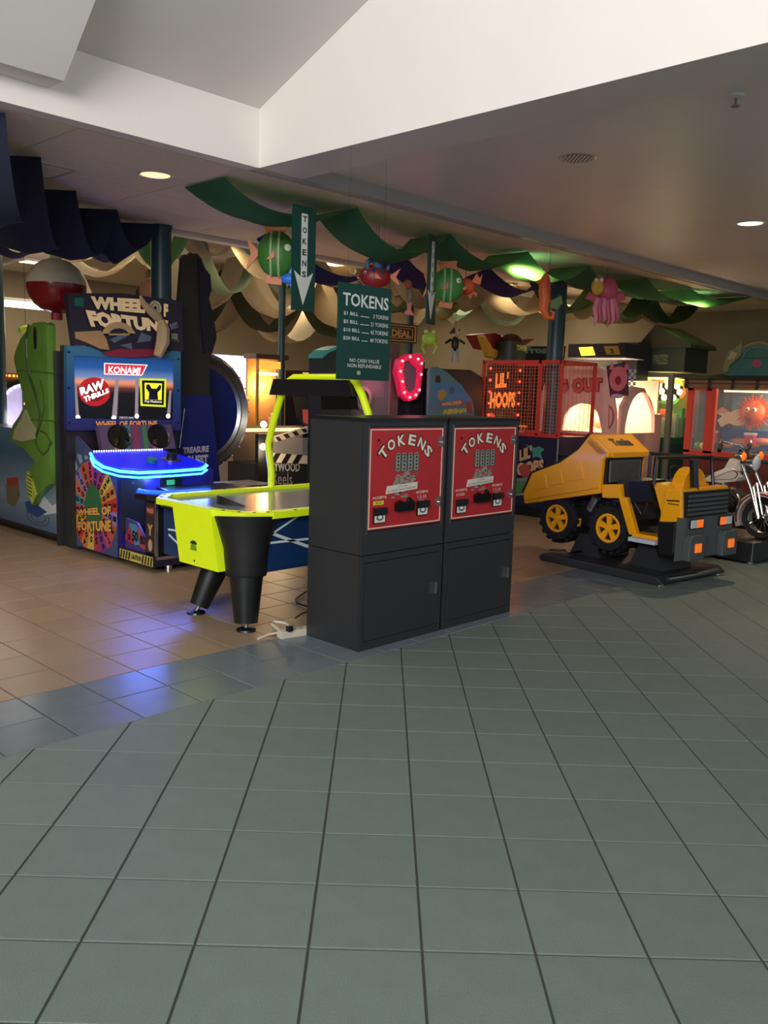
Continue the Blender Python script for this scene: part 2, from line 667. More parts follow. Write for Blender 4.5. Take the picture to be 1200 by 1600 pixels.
# ---- outer walls
structure(B().box((X0, Y1, -0.05), (X1 + 0.2, Y1 + 0.2, 3.45)).build('wall_back', 'far_wall'))
structure(B().box((X1, -5.0, -0.05), (X1 + 0.2, Y1, 3.45)).build('wall_right', 'far_wall'))
structure(B().box((0.0, BEAM_V, -0.05), (X0, Y1, 3.45)).build('wall_left', 'far_wall'))

# ---- posts
def post(x, y, r, z1, label):
    t = thing('column', label, 'column', (x, y, 0))
    B().cyl((x, y, 0), (x, y, z1), r, 20).build('shaft', 'teal_post', t, smooth=True)
    B().cyl((x, y, z1 - 0.03), (x, y, z1), r * 1.12, 20).build('cap', 'teal_post', t, smooth=True)
    B().lathe([(r, 0.0), (r * 1.25, 0.0), (r * 1.25, 0.08), (r, 0.1)], (x, y, 0), seg=20).build('base', 'teal_post', t)
    return t
post(4.72, 7.60, 0.098, 3.0, 'teal round column rising behind the lettered topper of the blue screen game')
post(9.45, 6.15, 0.105, 3.0, 'teal round column standing behind the red mesh basketball cage')
post(9.66, 8.82, 0.055, 3.33, 'thin teal post behind the narrow green arrow sign')
post(3.95, 9.65, 0.10, 3.33, 'teal column at the left edge behind the green fish game')
post(7.3, 8.9, 0.045, 3.33, 'slim dark pole behind the green price board')

# ---- recessed downlights
def downlight(x, y, z, label, glow, power, color):
    t = thing('downlight', label, 'downlight', (x, y, z), group='recessed ceiling downlights')
    B().lathe([(0.105, -0.002), (0.115, -0.008), (0.13, -0.004), (0.13, 0.0), (0.105, 0.0)], (x, y, z), seg=28).build('trim_ring', 'reflector', t, smooth=True)
    B().lathe([(0.0, -0.0035), (0.105, -0.0035), (0.105, -0.0005), (0.0, -0.0005)], (x, y, z), seg=28).build('lens', glow, t)
    if power:
        lamp('SPOT', 'downlight_lamp', (x, y, z - 0.03), power, color, 0.06, (x, y, 0), math.radians(125), blend=0.8)
downlight(3.58, 5.835, 3.0, 'round warm downlight in the arcade ceiling before the first green swag', 'glow#ffd9a8:1.3', 80, (1, .74, .48))
downlight(1.5, 6.3, 3.0, 'warm downlight in the arcade ceiling just past the left edge, over the brown tiles', 'glow#ffd9a8:1.3', 120, (1, .74, .48))
downlight(5.33, 3.38, 3.10, 'unlit mirror downlight in the soffit, nearest the sprinkler', 'reflector', 0, None)
downlight(8.15, 3.31, 3.10, 'lit downlight in the soffit near the right edge', 'glow#ffe9cf:2.5', 130, (1, .74, .45))
t = bpy.data.objects['downlight.002']
B().lathe([(0.0, -0.0055), (0.100, -0.0055), (0.100, -0.0036), (0.0, -0.0036)], (5.33, 3.38, 3.10), seg=24).build('dark_disc', '#55504a', t)  # flat disc, dark in colour so the painted glints stand out
for k in range(8):
    a = -.087 + .0249 * k
    h = math.sqrt(max(.1 ** 2 - a * a, 1e-5)) * .95
    c_, s_ = math.cos(math.radians(44)), math.sin(math.radians(44))
    vx, vy = Vector((c_, -s_, 0)), Vector((s_, c_, 0))
    b = B()
    o_ = Vector((5.33, 3.38, 3.10))
    b.prism(Pl(o_, vx, -vy), [(a - .007, -h), (a + .007, -h), (a + .007, h), (a - .007, h)], 0.0056, 0.0075)
    b.build('glint_bar', 'white_wall', t)  # white bar painting a bright glint of the mirror reflector
t = thing('sprinkler_head', 'white fire sprinkler head in the grey soffit', 'sprinkler', (4.77, 2.07, 3.10))
B().lathe([(0, 0), (0.045, 0), (0.04, -0.012), (0.015, -0.016), (0, -0.016)], (4.77, 2.07, 3.10)).build('escutcheon', 'white_wall', t)
B().cyl((4.77, 2.07, 3.045), (4.77, 2.07, 3.09), 0.008, 8).cyl((4.77, 2.07, 3.04), (4.77, 2.07, 3.046), 0.022, 12).build('deflector', 'steel', t)
# ---- air vent in the arcade ceiling
t = thing('air_vent', 'square slatted air vent in the arcade ceiling above the navy cloth', 'vent', (2.86, 6.35, 3.0))
boxes('frame', 'beam_paint', t, ((2.64, 6.14, 2.985), (3.14, 6.17, 3.0)), ((2.64, 6.55, 2.985), (3.14, 6.58, 3.0)), ((2.64, 6.17, 2.985), (2.67, 6.55, 3.0)), ((3.11, 6.17, 2.985), (3.14, 6.55, 3.0)))
for i in range(7):
    y = 6.2 + i * 0.05
    B().box((2.67, y, 2.984), (3.11, y + 0.028, 2.999)).build('slat', 'ceiling_panel', t)
# ---- fluorescent tubes far behind
t = thing('fluorescent_light', 'long white fluorescent tube lit above the green fish head', 'light', (4.6, 10.2, 2.5))
pa, pb = [(4.982,11.939,2.492),(5.515,11.371,2.44)]
B().tube([pa, pb], 0.036, 10).build('tube', 'glow#fff4e6:7', t)
va, vb = Vector(pa), Vector(pb)
B().tube([va + Vector((0, 0, .05)), vb + Vector((0, 0, .05))], 0.045, 6).build('housing', 'white_wall', t)
for p in (va, vb):
    B().cyl(p + Vector((0, 0, .05)), (p.x, p.y, 3.33), 0.01, 6).build('hanger', 'steel', t)
lamp('POINT', 'tube_lamp', ((va + vb) / 2 + Vector((0, 0, -.12))), 60, (1, .93, .85), 0.3)

# added fill troffers: brighten the deep arcade, mostly hidden above the cloth
for i, (x, y) in enumerate(((5.4, 9.6), (8.4, 9.6), (11.4, 9.4), (6.6, 13.6), (9.8, 13.4), (12.8, 12.0), (13.2, 8.6))):
    t = thing('added_troffer', 'added warm ceiling light panel ' + ('behind the wheel topper', 'behind the blue panel game', 'behind the red bowl topper', 'near the back wall at the left', 'near the back wall in the middle', 'near the back wall at the right', 'behind the green roofed game')[i], 'light', (x, y, 3.33), group='added ceiling light panels deep in the arcade')
    boxes('housing', 'white_wall', t, ((x - .62, y - .16, 3.30), (x + .62, y + .16, 3.33)))
    boxes('diffuser', 'glow#ffe2b8:2.5', t, ((x - .58, y - .13, 3.292), (x + .58, y + .13, 3.30)))
    lamp('AREA', 'troffer_fill', (x, y, 3.285), 30, (1, .84, .62), 1.1, (x, y, 0), size_y=.25)
# lamps over the arcade floor (recessed, above the cloth)
LAMP_PLACE = ['shining through the green swag left of the orange seahorse', 'shining through the green swag at the right edge', 'above the basketball cage', 'above the hockey arch behind the wide arrow sign', 'deep behind the treasure wheel', 'above the blue panel game', 'above the green roofed prize game', 'in the deepest right part of the arcade', 'above the white coin arch at the left edge']
for i, (x, y, z, p) in enumerate(((8.08, 5.72, 2.97, 80), (12.0, 5.6, 2.97, 60), (9.9, 7.2, 2.97, 30), (6.6, 8.8, 3.25, 45), (5.9, 11.2, 3.25, 50), (9.5, 9.8, 3.25, 50), (12.5, 8.5, 3.25, 55), (10.5, 12.5, 3.25, 50), (3.2, 10.5, 3.25, 45))):
    t = thing('downlight', 'small lit ceiling lamp ' + LAMP_PLACE[i], 'downlight', (x, y, z), group='ceiling lamps above the cloth')
    B().lathe([(0.05, 0.02), (0.085, 0.0), (0.09, 0.02), (0.09, 0.03 if z < 3 else 0.08), (0.05, 0.025)], (x, y, z), seg=16).build('trim_ring', 'reflector', t)
    B().lathe([(0, 0.015), (0.05, 0.015), (0.05, 0.02), (0, 0.02)], (x, y, z), seg=16).build('lens', 'glow#ffe2b0:6', t)
    lamp('SPOT', 'ceiling_lamp', (x, y, z - 0.02), p, (1, .8, .52), 0.05, (x, y, 0), math.radians(140), blend=0.7)
# ================================================================ TOKEN MACHINES
def token_machine(u0, u1, label, art, accepts_left, left_handle):
    v0, v1, h = 3.42, 3.872, 1.335
    t = thing('token_machine', label, 'token machine', ((u0 + u1) / 2, (v0 + v1) / 2, 0), group='black token change machines')
    f = FV(v0)
    B().box((u0, v0 + 0.012, 0.0), (u1, v1, 0.555)).build('lower_cabinet', 'black_satin', t, bevel=0.006)
    B().box((u0, v0 + 0.012, 0.56), (u1, v1, h - 0.02)).build('upper_cabinet', 'black_satin', t, bevel=0.006)
    B().box((u0 - 0.004, v0 - 0.004, h - 0.02), (u1 + 0.004, v1 + 0.004, h)).build('top_trim', 'dark_metal', t, bevel=0.004)
    # face frame
    b = B()
    for q in (rect(u0, 0.56, u0 + 0.03, h - 0.02), rect(u1 - 0.03, 0.56, u1, h - 0.02), rect(u0 + .03, h - 0.045, u1 - .03, h - 0.02), rect(u0 + .03, 0.56, u1 - .03, 0.69)):
        b.prism(f, q, -0.014, 0.0)
    b.build('face_frame', 'black_satin', t, bevel=0.003)
    b = B()
    for q in (rect(u0, 0, u0 + 0.03, 0.555), rect(u1 - 0.03, 0, u1, 0.555), rect(u0 + .03, 0.515, u1 - .03, 0.555), rect(u0 + .03, 0, u1 - .03, 0.05)):
        b.prism(f, q, -0.014, 0.0)
    b.build('base_frame', 'black_satin', t, bevel=0.003)
    d = plate(f, rect(u0 + 0.034, 0.054, u1 - 0.034, 0.511), 'door', 'black_satin', t, -0.012, 0.004, bevel=0.003)
    hx = u1 - 0.085
    plate(f, rect(hx, 0.255, hx + 0.022, 0.325), 'handle', 'chrome', d, 0.004, 0.022, bevel=0.004)
    # red panel
    a0, b0, a1, b1 = u0 + 0.038, 0.70, u1 - 0.034, h - 0.055
    pan = plate(f, rect(a0, b0, a1, b1), 'red_panel', 'token_red', t, -0.012, 0.002)
    W, H = a1 - a0, b1 - b0
    def q(x, y):
        return (a0 + W * x, b0 + H * y)
    # cream border line
    B().ring(f, [q(.012, .012), q(.988, .012), q(.988, .988), q(.012, .988)], [q(.022, .022), q(.978, .022), q(.978, .978), q(.022, .978)], 0.002, 0.003).build('border_line', 'cream_print', pan)
    cx, cy = q(.48, .62)
    arc_text(f, 'TOKENS', cx, cy, .25 * W * 1.2, 152, 28, .125 * H, .118 * W, '#141414', pan, 0.0032, 0.07, 'letter_outline', ry=.20 * H)
    arc_text(f, 'TOKENS', cx, cy + .004, .25 * W * 1.2, 152, 28, .108 * H, .098 * W, 'cream_print', pan, 0.0040, 0.03, 'lettering', ry=.20 * H)
    # printed column of coin tubes and the heap of tokens
    B().prism(f, [q(.33, .56), q(.66, .56), q(.66, .735), q(.33, .735)], 0.002, 0.003).build('tube_backing', '#4a4440', pan)  # dark printed backing behind the coin tubes
    b = B()
    bd = B()
    for i in range(4):
        x = .345 + .082 * i
        b.prism(f, [q(x, .565), q(x + .058, .565), q(x + .058, .735), q(x, .735)], 0.003, 0.004)
        b.prism(f, circ(*q(x + .029, .737), .03 * W, 10, .012 * H), 0.003, 0.004)
        for k in range(4):
            bd.prism(f, circ(*q(x + .029, .59 + .037 * k), .012 * W, 8, .012 * H), 0.004, 0.0046)
    b.build('coin_tubes', 'token_grey', pan)
    bd.build('tube_windows', '#1b1a19', pan)
    b = B()
    rnd = random.Random(3)
    for k in range(90):
        yy = rnd.uniform(.30, .555)
        w = .13 if yy > .42 else .11
        b.prism(f, circ(*q(.46 + rnd.uniform(-w, w) + (yy - .42) * .35, yy), .026 * W, 8, .010 * H), 0.002, 0.003 + .0003 * (k % 6))
    b.build('printed_tokens', 'token_grey', pan)
    nt = plate(f, [q(.225, .345), q(.64, .375), q(.645, .445), q(.24, .425)], 'notice', '#d8cfc0', pan, 0.003, 0.0062)
    text(f, [('ATTENTION', [q(.38, .403), q(.50, .41), q(.50, .425), q(.38, .417)]), ('ALL COINS ARE TOKENS NO CHANGE IS GIVEN', [q(.245, .362), q(.62, .388), q(.62, .405), q(.245, .38)])], '#3a3a38', pan, d=0.0066)
    # left acceptor, centre cup, right acceptor
    text(f, [('ACCEPTS', [*q(.055, .305), *q(.235, .33)])], 'cream_print', pan, d=0.0035, bold=0.02)
    text(f, [('ACCEPTS', [*q(.63, .325), *q(.80, .35)])], 'cream_print', pan, d=0.0035, bold=0.02)
    if accepts_left == 'yellow':
        st = plate(f, [q(.07, .245), q(.20, .245), q(.20, .285), q(.07, .285)], 'yellow_sticker', '#d8c83c', pan, 0.002, 0.004)
        text(f, [('$20', [*q(.10, .253), *q(.17, .278)])], '#4a4416', pan, d=0.0044)
    else:
        text(f, [('$ ONES', [*q(.075, .25), *q(.20, .285)])], 'cream_print', pan, d=0.0035)
    text(f, [('1.5.10', [*q(.655, .27), *q(.775, .305)]), ('DOLLARS', [*q(.675, .25), *q(.75, .26)])], 'cream_print', pan, d=0.0035)
    def acceptor(x, y):
        m = plate(f, [q(x, y), q(x + .145, y), q(x + .145, y + .15), q(x, y + .15)], 'bill_acceptor', 'black_plastic', t, 0.002, 0.012, bevel=0.002)
        plate(f, [q(x + .008, y + .008), q(x + .137, y + .008), q(x + .137, y + .075), q(x + .008, y + .075)], 'label_plate', '#dcdad4', m, 0.012, 0.014)
        plate(f, circ(*q(x + .072, y + .055), .045 * W, 12, .03 * H), 'label_emblem', '#58564f', m, 0.014, 0.0145)
        plate(f, circ(*q(x + .072, y + .06), .026 * W, 12, .018 * H), 'label_spot', '#f0eee8', m, 0.0145, 0.015)
        B().box(f.p(*q(x - .005, y + .09), 0.012), f.p(*q(x + .15, y + .155), 0.026)).build('acceptor_mouth', 'black_plastic', m, bevel=0.006)
    acceptor(.07, .065)
    acceptor(.645, .095)
    c0, c1 = q(.345, .165), q(.575, .255)
    cup = B().box(f.p(c0[0], c0[1], 0.002), f.p(c1[0], c1[1], 0.03)).build('coin_cup', 'black_gloss', t, bevel=0.012)
    B().prism(f, [q(.36, .25), q(.43, .25), q(.40, .275)], 0.004, 0.027).build('cup_lip', 'black_gloss', cup)
    B().prism(f, [q(.50, .25), q(.57, .25), q(.515, .30)], 0.004, 0.027).build('cup_lip', 'black_gloss', cup)
    for yy in (.80, .17):
        lk = plate(f, [q(.925, yy), q(.978, yy), q(.978, yy + .105), q(.925, yy + .105)], 'lock_plate', 'steel', t, 0.002, 0.008, bevel=0.002)
        c = q(.955, yy + .045)
        B().cyl(f.p(*c, 0.008), f.p(*c, 0.02), 0.007, 10).build('lock_barrel', 'chrome', lk)
    plate(f, circ(*q(.115, .88), .008, 8), 'keyhole', '#1a1010', pan, 0.002, 0.006)
    # chrome side rails of the panel
    for x in (a0 - 0.006, a1 + 0.003):
        plate(f, rect(x, b0 - 0.02, x + 0.004, b1 + 0.012), 'edge_strip', 'steel', t, -0.002, 0.005)
    return t
token_machine(3.405, 4.118, 'black token machine with a yellow sticker on its red panel, beside the hockey table', 0, 'yellow', 0)
token_machine(4.142, 4.872, 'black token machine without yellow sticker, the one nearer the yellow truck', 0, 'ones', 0)

# ================================================================ HANGING SIGNS
t = thing('price_board', 'dark green price board listing tokens per bill above the token machines', 'sign', (4.1, 4.15, 1.85))
f = FV(4.14)
bq = [(3.857,2.176),(4.341,2.154),(4.357,1.545),(3.877,1.564)]
ZB, ZT = (bq[2][1] + bq[3][1]) / 2, (bq[0][1] + bq[1][1]) / 2
bd = plate(f, [(bq[0][0], ZB), (bq[1][0], ZB), (bq[1][0], ZT), (bq[0][0], ZT)], 'board', 'sign_green', t, -0.012, 0.0, bevel=0.002)
bx0, bx1 = bq[0][0], bq[1][0]
def bb(x0, y0, x1, y1):
    w = bx1 - bx0
    return [(bx0 + w * x0, ZB + (ZT - ZB) * y0), (bx0 + w * x1, ZB + (ZT - ZB) * y1)]
text(f, [('TOKENS', bb(.07, .765, .94, .90))], 'sign_white', t, d=0.003, bold=0.02)
rows = [('$1 BILL', .665, '3 TOKENS', .645), ('$5 BILL', .58, '21 TOKENS', .60), ('$10 BILL', .495, '42 TOKENS', .60), ('$20 BILL', .41, '84 TOKENS', .60)]
it = []
for k, (a, y, c, x) in enumerate(rows):
    it.append((a, bb(.09, y, .36 if k < 2 else .40, y + .042)))
    it.append((c, bb(x, y, .945, y + .042)))
text(f, it, 'sign_white', t, d=0.003, bold=0.012)
b = B()
for k, y in enumerate((.665, .58, .495, .41)):
    q = bb(.41 if k < 2 else .44, y + .003, .57 if k != 3 else .55, y + .010)
    b.prism(f, rect(*q[0], *q[1]), 0, 0.003)
b.build('dash_lines', 'sign_white', t)
text(f, [('NO CASH VALUE', bb(.22, .185, .79, .225)), ('NON REFUNDABLE', bb(.18, .13, .83, .17))], 'sign_white', t, d=0.003, bold=0.012)
q = bb(.37, .055, .43, .095)
plate(f, rect(*q[0], *q[1]), 'paper_sticker', '#b8b09c', t, 0, 0.002)
for x in (bx0 + .08, bx1 - .08):
    B().cyl((x, 4.146, 2.08), (x, 4.146, 3.10), 0.0006, 5).build('hanging_wire', 'dark_metal', t)

def arrow_sign(x, y, w, z0, z1, rz, label):
    t = thing('arrow_sign', label, 'sign', (x, y, (z0 + z1) / 2), rz, group='hanging arrow signs')
    c, s = math.cos(rz), math.sin(rz)
    f = Pl((x, y, 0), (c, s, 0))
    plate(f, rect(-w / 2, z0, w / 2, z1), 'board', 'sign_green', t, -0.01, 0.0, bevel=0.002)
    H = z1 - z0
    ar = [(-.13, .93), (.13, .93), (.13, .325), (.40, .38), (-.02, .06), (-.42, .38), (-.13, .325)]
    plate(f, [(a * w, z0 + H * b) for a, b in ar], 'white_arrow', 'sign_white', t, 0.0, 0.003)
    text(f, [(ch, [(-.09 * w, z0 + H * yy), (.09 * w, z0 + H * (yy + .058))]) for ch, yy in zip('TOKENS', (.85, .745, .64, .535, .43, .325))], '#16302a', t, d=0.004, bold=0.03)
    for a in (-.4, .4):
        plate(f, circ(a * w, z1 - .025, .006, 8), 'grommet', 'steel', t, 0.0, 0.004)
        p = f.p(a * w, 0, -.005)
        B().cyl((p.x, p.y, z1 - 0.03), (p.x, p.y, 3.0), 0.0012, 5).build('hanging_wire', 'steel', t)
arrow_sign(4.645, 5.40, 0.24, 2.10, 2.905, 0.0, 'wide green arrow sign reading tokens down its white arrow, left of the price board')
arrow_sign(6.195, 5.40, 0.20, 2.115, 2.91, math.radians(17), 'narrow green arrow sign turned almost edge on, right of the price board')

# ================================================================ AIR HOCKEY TABLE
t = thing('air_hockey_table', 'neon yellow and blue air hockey table on black splayed legs behind the token machines', 'air hockey table', (4.2, 4.65, 0))
zt = 0.74
out = [(3.06, 4.36), (3.13, 4.13), (3.3, 4.07), (5.25, 4.07), (5.25, 5.22), (3.25, 5.22), (3.08, 5.03)]
inn = [(3.13, 4.38), (3.19, 4.2), (3.31, 4.15), (5.18, 4.15), (5.18, 5.15), (3.28, 5.15), (3.14, 5.0)]
B().prism(UP, [(3.12, 4.37), (3.18, 4.18), (3.31, 4.13), (5.2, 4.13), (5.2, 5.17), (3.28, 5.17), (3.13, 5.02)], 0.36, 0.70).build('apron', 'hockey_blue', t, bevel=0.01)
B().prism(UP, inn, 0.69, zt - 0.022).build('playing_surface', 'hockey_top', t)
B().ring(UP, out, inn, 0.70, zt).build('rail', 'neon_yellow', t, bevel=0.006)
b = B()
for a, c in zip(out, out[1:]):
    n = 2 if (Vector(a) - Vector(c)).length < 1 else 6
    for k in range(n):
        p = Vector(a).lerp(Vector(c), (k + .5) / n)
        p = p.lerp(Vector((4.2, 4.65)), 0.02)
        b.cyl((p.x, p.y, zt), (p.x, p.y, zt + .003), 0.011, 8)
b.build('rail_screws', 'black_plastic', t)
f = FU(3.06)
gp = [(-4.79,0.747),(-4.369,0.742),(-4.286,0.368),(-4.703,0.369)]
g = plate(f, gp, 'goal_panel', 'neon_yellow', t, -0.05, 0.012, bevel=0.004)
ctr = [(-4.545,0.484)]
cx, cy = ctr[0]
plate(f, [(cx - .035, cy - .02), (cx + .035, cy - .02), (cx + .03, cy + .01), (cx, cy + .03), (cx - .03, cy + .01)], 'emblem_dome', '#6f9e1c', g, 0.012, 0.014)
plate(f, circ(cx, cy + .02, .036, 12, .022, 0, math.pi), 'emblem_cap', '#1d3a14', g, 0.012, 0.0145)
plate(f, circ(cx + .01, cy - .085, .006, 8), 'bolt', 'black_plastic', g, 0.012, 0.016)
B().box((3.05, 4.47, 0.69), (3.13, 4.93, 0.705)).build('goal_slot', 'black_plastic', t)
# streaks printed on the long apron
fa = FV(4.13)
lines = [(3.248,0.56),(3.624,0.727),(3.271,0.624),(3.63,0.487),(3.243,0.544),(3.629,0.537)]
b = B()
for a, c, w in ((0, 1, .006), (2, 3, .01), (4, 5, .007)):
    p, q = Vector(lines[a]), Vector(lines[c])
    q = q + (q - p) * 1.5
    n = Vector((-(q - p).y, (q - p).x)).normalized() * w
    b.prism(fa, [tuple(p - n), tuple(q - n), tuple(q + n), tuple(p + n)], 0.0, 0.003)
b.build('streak_print', '#c9d8d8', t)
lines = [(-4.946,0.537),(-4.81,0.543),(-4.939,0.504),(-4.81,0.45),(-4.42,0.543),(-4.34,0.538),(-4.413,0.467),(-4.325,0.369),(-4.407,0.617),(-4.434,0.573)]
fu = FU(3.12)
b = B()
for k in range(0, 10, 2):
    p, q = Vector(lines[k]), Vector(lines[k + 1])
    n = Vector((-(q - p).y, (q - p).x)).normalized() * .006
    b.prism(fu, [tuple(p - n), tuple(q - n), tuple(q + n), tuple(p + n)], 0.0, 0.003)
b.build('streak_print', '#c9d8d8', t)
# legs: fluted upper sleeve at the corner, tapered lower leg, levelling foot
def leg(x, y, tx, ty, z_sleeve, r0):
    up = Vector((tx, ty, 0.70))
    lo = Vector((x, y, 0.0))
    def at(k):
        return lo.lerp(up, k)
    l = B().tube([at(.07), at(.12), at(.5), at(.56)], [r0 * .80, r0 * .85, r0 * 1.18, r0 * 1.18], 18).build('leg', 'black_plastic', t, smooth=True)
    B().tube([at(.48), at(.5), at(.72), at(.9), at(1.0)], [r0 * 1.36, r0 * 1.42, r0 * 1.56, r0 * 1.95, r0 * 2.2], 18).build('sleeve', 'rubber', l, smooth=True)
    B().cyl((x, y, 0.012), tuple(at(.08)), 0.014, 10).build('stem', 'steel', l)
    B().lathe([(0, 0), (0.062, 0), (0.058, 0.012), (0.02, 0.022), (0, 0.022)], (x, y, 0), seg=18).build('foot', 'dark_metal', l)
leg(3.19, 4.19, 3.24, 4.26, .4, .09)
leg(3.19, 4.73, 3.50, 4.66, .4, .08)
leg(5.05, 4.25, 5.02, 4.28, .4, .085)
leg(5.05, 5.05, 5.02, 5.02, .4, .085)
# overhead arch and scorer
ua = 4.17
pf = [(-5.179,0.731),(-5.182,0.863),(-5.225,1.055),(-5.167,1.228),(-5.067,1.46),(-5.024,1.521),(-4.931,1.564)]
arch = [(ua, -a, z) for a, z in pf]
pn = [(-4.389,1.571),(-4.287,1.542),(-4.221,1.453),(-4.161,1.339)]
arch += [(ua, -a, z) for a, z in pn] + [(ua, 4.11, 1.2), (ua, 4.10, .74)]
B().tube(arch, 0.027, 12).build('arch_tube', 'neon_yellow', t, smooth=True)
sc = [(-5.162,1.433),(-5.112,1.552),(-4.316,1.554),(-4.262,1.443)]
s = plate(FU(4.15), sc, 'scorer_box', 'black_plastic', t, -0.06, 0.03, bevel=0.006)
sc = [(-4.592,1.47),(-4.307,1.476),(-4.284,1.356),(-4.588,1.345)]
plate(FU(4.15), sc, 'display_box', 'black_gloss', s, -0.05, 0.02)
# ---- power strip and leads
t = thing('power_strip', 'cream power strip lying on the floor beside the black token machine', 'power strip', (3.3, 4.0, 0))
pa, pb = [(3.242,3.929),(3.433,3.898)]
va, vb = Vector((*pa, .02)), Vector((*pb, .02))
dr = (vb - va).normalized()
vb = va + dr * 0.2
nr = Vector((-dr.y, dr.x, 0)) * .028
b = B()
b.prism(UP, [tuple((va - nr)[:2]), tuple((vb - nr)[:2]), tuple((vb + nr)[:2]), tuple((va + nr)[:2])], 0.0, 0.042)
b.build('body', '#cfc8b4', t, bevel=0.006)
c1 = [(3.277,3.972),(3.21,3.992),(3.118,3.979)]
B().tube([(*c1[0], .02), (*c1[1], .014), (*c1[2], .008)], 0.007, 8).build('lead', '#d8d2c0', t)
c1 = [(3.298,3.991),(3.332,4.114),(3.385,4.167),(3.431,4.11),(3.423,4.019)]
B().tube([(x, y, .02 + .01 * math.sin(i)) for i, (x, y) in enumerate(c1)], 0.0075, 8).build('lead', '#d8d2c0', t)
for k in range(3):
    p = va.lerp(vb, .25 + .25 * k)
    B().box((p.x - .012, p.y - .012, .042), (p.x + .012, p.y + .012, .044)).build('socket', '#8c8674', t)
B().box((va.x + .03, va.y - .05, .042), (va.x + .062, va.y - .022, .075)).build('plug', 'black_plastic', t, bevel=0.004)
t = B()
c1 = [(3.498,4.083),(3.635,4.193),(3.711,4.216)]
c2 = [(3.846,4.371),(3.85,4.484),(3.928,4.589),(4.127,4.708)]
c3 = [(3.657,4.155),(3.613,4.048),(3.44,3.846),(3.343,3.783)]
o = B().tube([(*p, .05) for p in c1[:1]] + [(*p, .03) for p in c1[1:]], 0.006, 8).tube([(*p, .012) for p in c2], 0.006, 8).build('power_cable', 'black_plastic')
relabel(o, 'black power cables looping on the floor behind the cream power strip', 'cable')
# ================================================================ WHEEL GAME (blue screen)
t = thing('wheel_game', 'wheel video game with a lit screen, glowing blue console and printed wheel on its side', 'arcade machine', (4.2, 6.9, 0))
f = FV(7.4)
# screen tower
B().box((3.63, 7.4, 0.55), (4.78, 7.49, 1.80)).build('tower', 'cabinet_dark', t, bevel=0.005)
B().box((3.64, 7.24, 0.0), (4.6, 7.49, .80)).build('rear_body', 'black_satin', t)
bez = [(3.623,1.795),(4.78,1.815),(4.779,1.047),(3.609,1.058)]
scr = [(3.687,1.71),(4.708,1.732),(4.699,1.147),(3.695,1.165)]
B().ring(f, bez, scr, 0.0, 0.05).build('bezel', 'blue_fade', t)
s0 = plate(f, scr, 'screen', 'screen_sunset', t, 0.0, 0.03)
# the sunset picture runs over the screen's own height
zs = [p[1] for p in scr]
mm = MATS['screen_sunset'].node_tree
for n in mm.nodes:
    if n.type == 'MAP_RANGE':
        n.inputs[1].default_value, n.inputs[2].default_value = min(zs), max(zs)
for n in MATS['blue_fade'].node_tree.nodes:
    if n.type == 'MAP_RANGE':
        n.inputs[1].default_value, n.inputs[2].default_value = 1.05, 1.8
D = 0.032
for q in ([(3.694,1.464),(3.718,1.465),(3.737,1.171),(3.707,1.171)], [(4.098,1.534),(4.13,1.535),(4.106,1.165),(4.055,1.165)], [(4.301,1.541),(4.334,1.542),(4.324,1.177),(4.291,1.177)], [(4.664,1.431),(4.686,1.431),(4.671,1.184),(4.635,1.184)]):
    plate(f, q, 'light_beam', 'glow#8f8388:0.6', s0, 0.03, D)
for c in [(3.725,1.171),(4.074,1.165),(4.311,1.183),(4.649,1.184)]:
    plate(f, circ(*c, .022, 10), 'lamp_spot', 'glow#fff4ea:2.5', s0, 0.03, D + .001)
bn = plate(f, [(3.985,1.662),(4.429,1.665),(4.368,1.561),(3.984,1.559)], 'logo_banner', 'glow#f4f2f0:0.9', s0, 0.03, D)
plate(f, [(3.994,1.654),(4.412,1.658),(4.361,1.57),(3.993,1.568)], 'logo_banner_red', 'glow#d8262c:0.8', s0, 0.03, D + .001)
text(f, [('KONAMI', [(4.022,1.572),(4.341,1.572),(4.355,1.638),(4.026,1.635)])], 'glow#ffffff:1.0', s0, d=D + .003, bold=0.03)
c = [(3.888,1.401)]
plate(f, circ(*c[0], .155, 20, .13), 'logo_disc', 'glow#a81820:0.7', s0, 0.03, D)
plate(f, circ(*c[0], .10, 20, .085), 'logo_disc_dark', 'glow#6a1016:0.7', s0, 0.03, D + .001)
text(f, [('RAW', [(3.758,1.364),(3.982,1.432),(3.977,1.518),(3.741,1.432)]), ('THRILLS', [(3.788,1.302),(4.032,1.398),(4.02,1.439),(3.776,1.353)])], 'glow#fbf7f2:1.0', s0, d=D + .003, bold=0.05)
b = B()
b.prism(f, [(4.347,1.536),(4.629,1.54),(4.621,1.27),(4.352,1.28)], 0.03, D)
b.build('badge_glow', 'glow#c8d41c:0.9', s0)
plate(f, [(4.367,1.519),(4.608,1.521),(4.6,1.288),(4.372,1.298)], 'badge_black', '#08080a', s0, 0.03, D + .001)
plate(f, [(4.394,1.496),(4.58,1.495),(4.576,1.337),(4.396,1.34)], 'badge_yellow', 'glow#f0e22c:0.9', s0, 0.03, D + .002)
plate(f, [(4.434,1.341),(4.537,1.339),(4.531,1.409),(4.566,1.44),(4.573,1.471),(4.552,1.483),(4.524,1.445),(4.469,1.444),(4.442,1.485),(4.414,1.479),(4.407,1.449),(4.441,1.407)], 'badge_wrench', '#0d1830', s0, 0.03, D + .003)
text(f, [('Play Mechanix', [(4.393,1.307),(4.579,1.303),(4.579,1.332),(4.393,1.334)])], 'glow#ffffff:0.9', s0, d=D + .004)
text(f, [('CREDITS 00/00', [(4.126,1.159),(4.277,1.156),(4.277,1.177),(4.126,1.18)])], 'glow#c8c8c8:0.7', s0, d=D + .002)
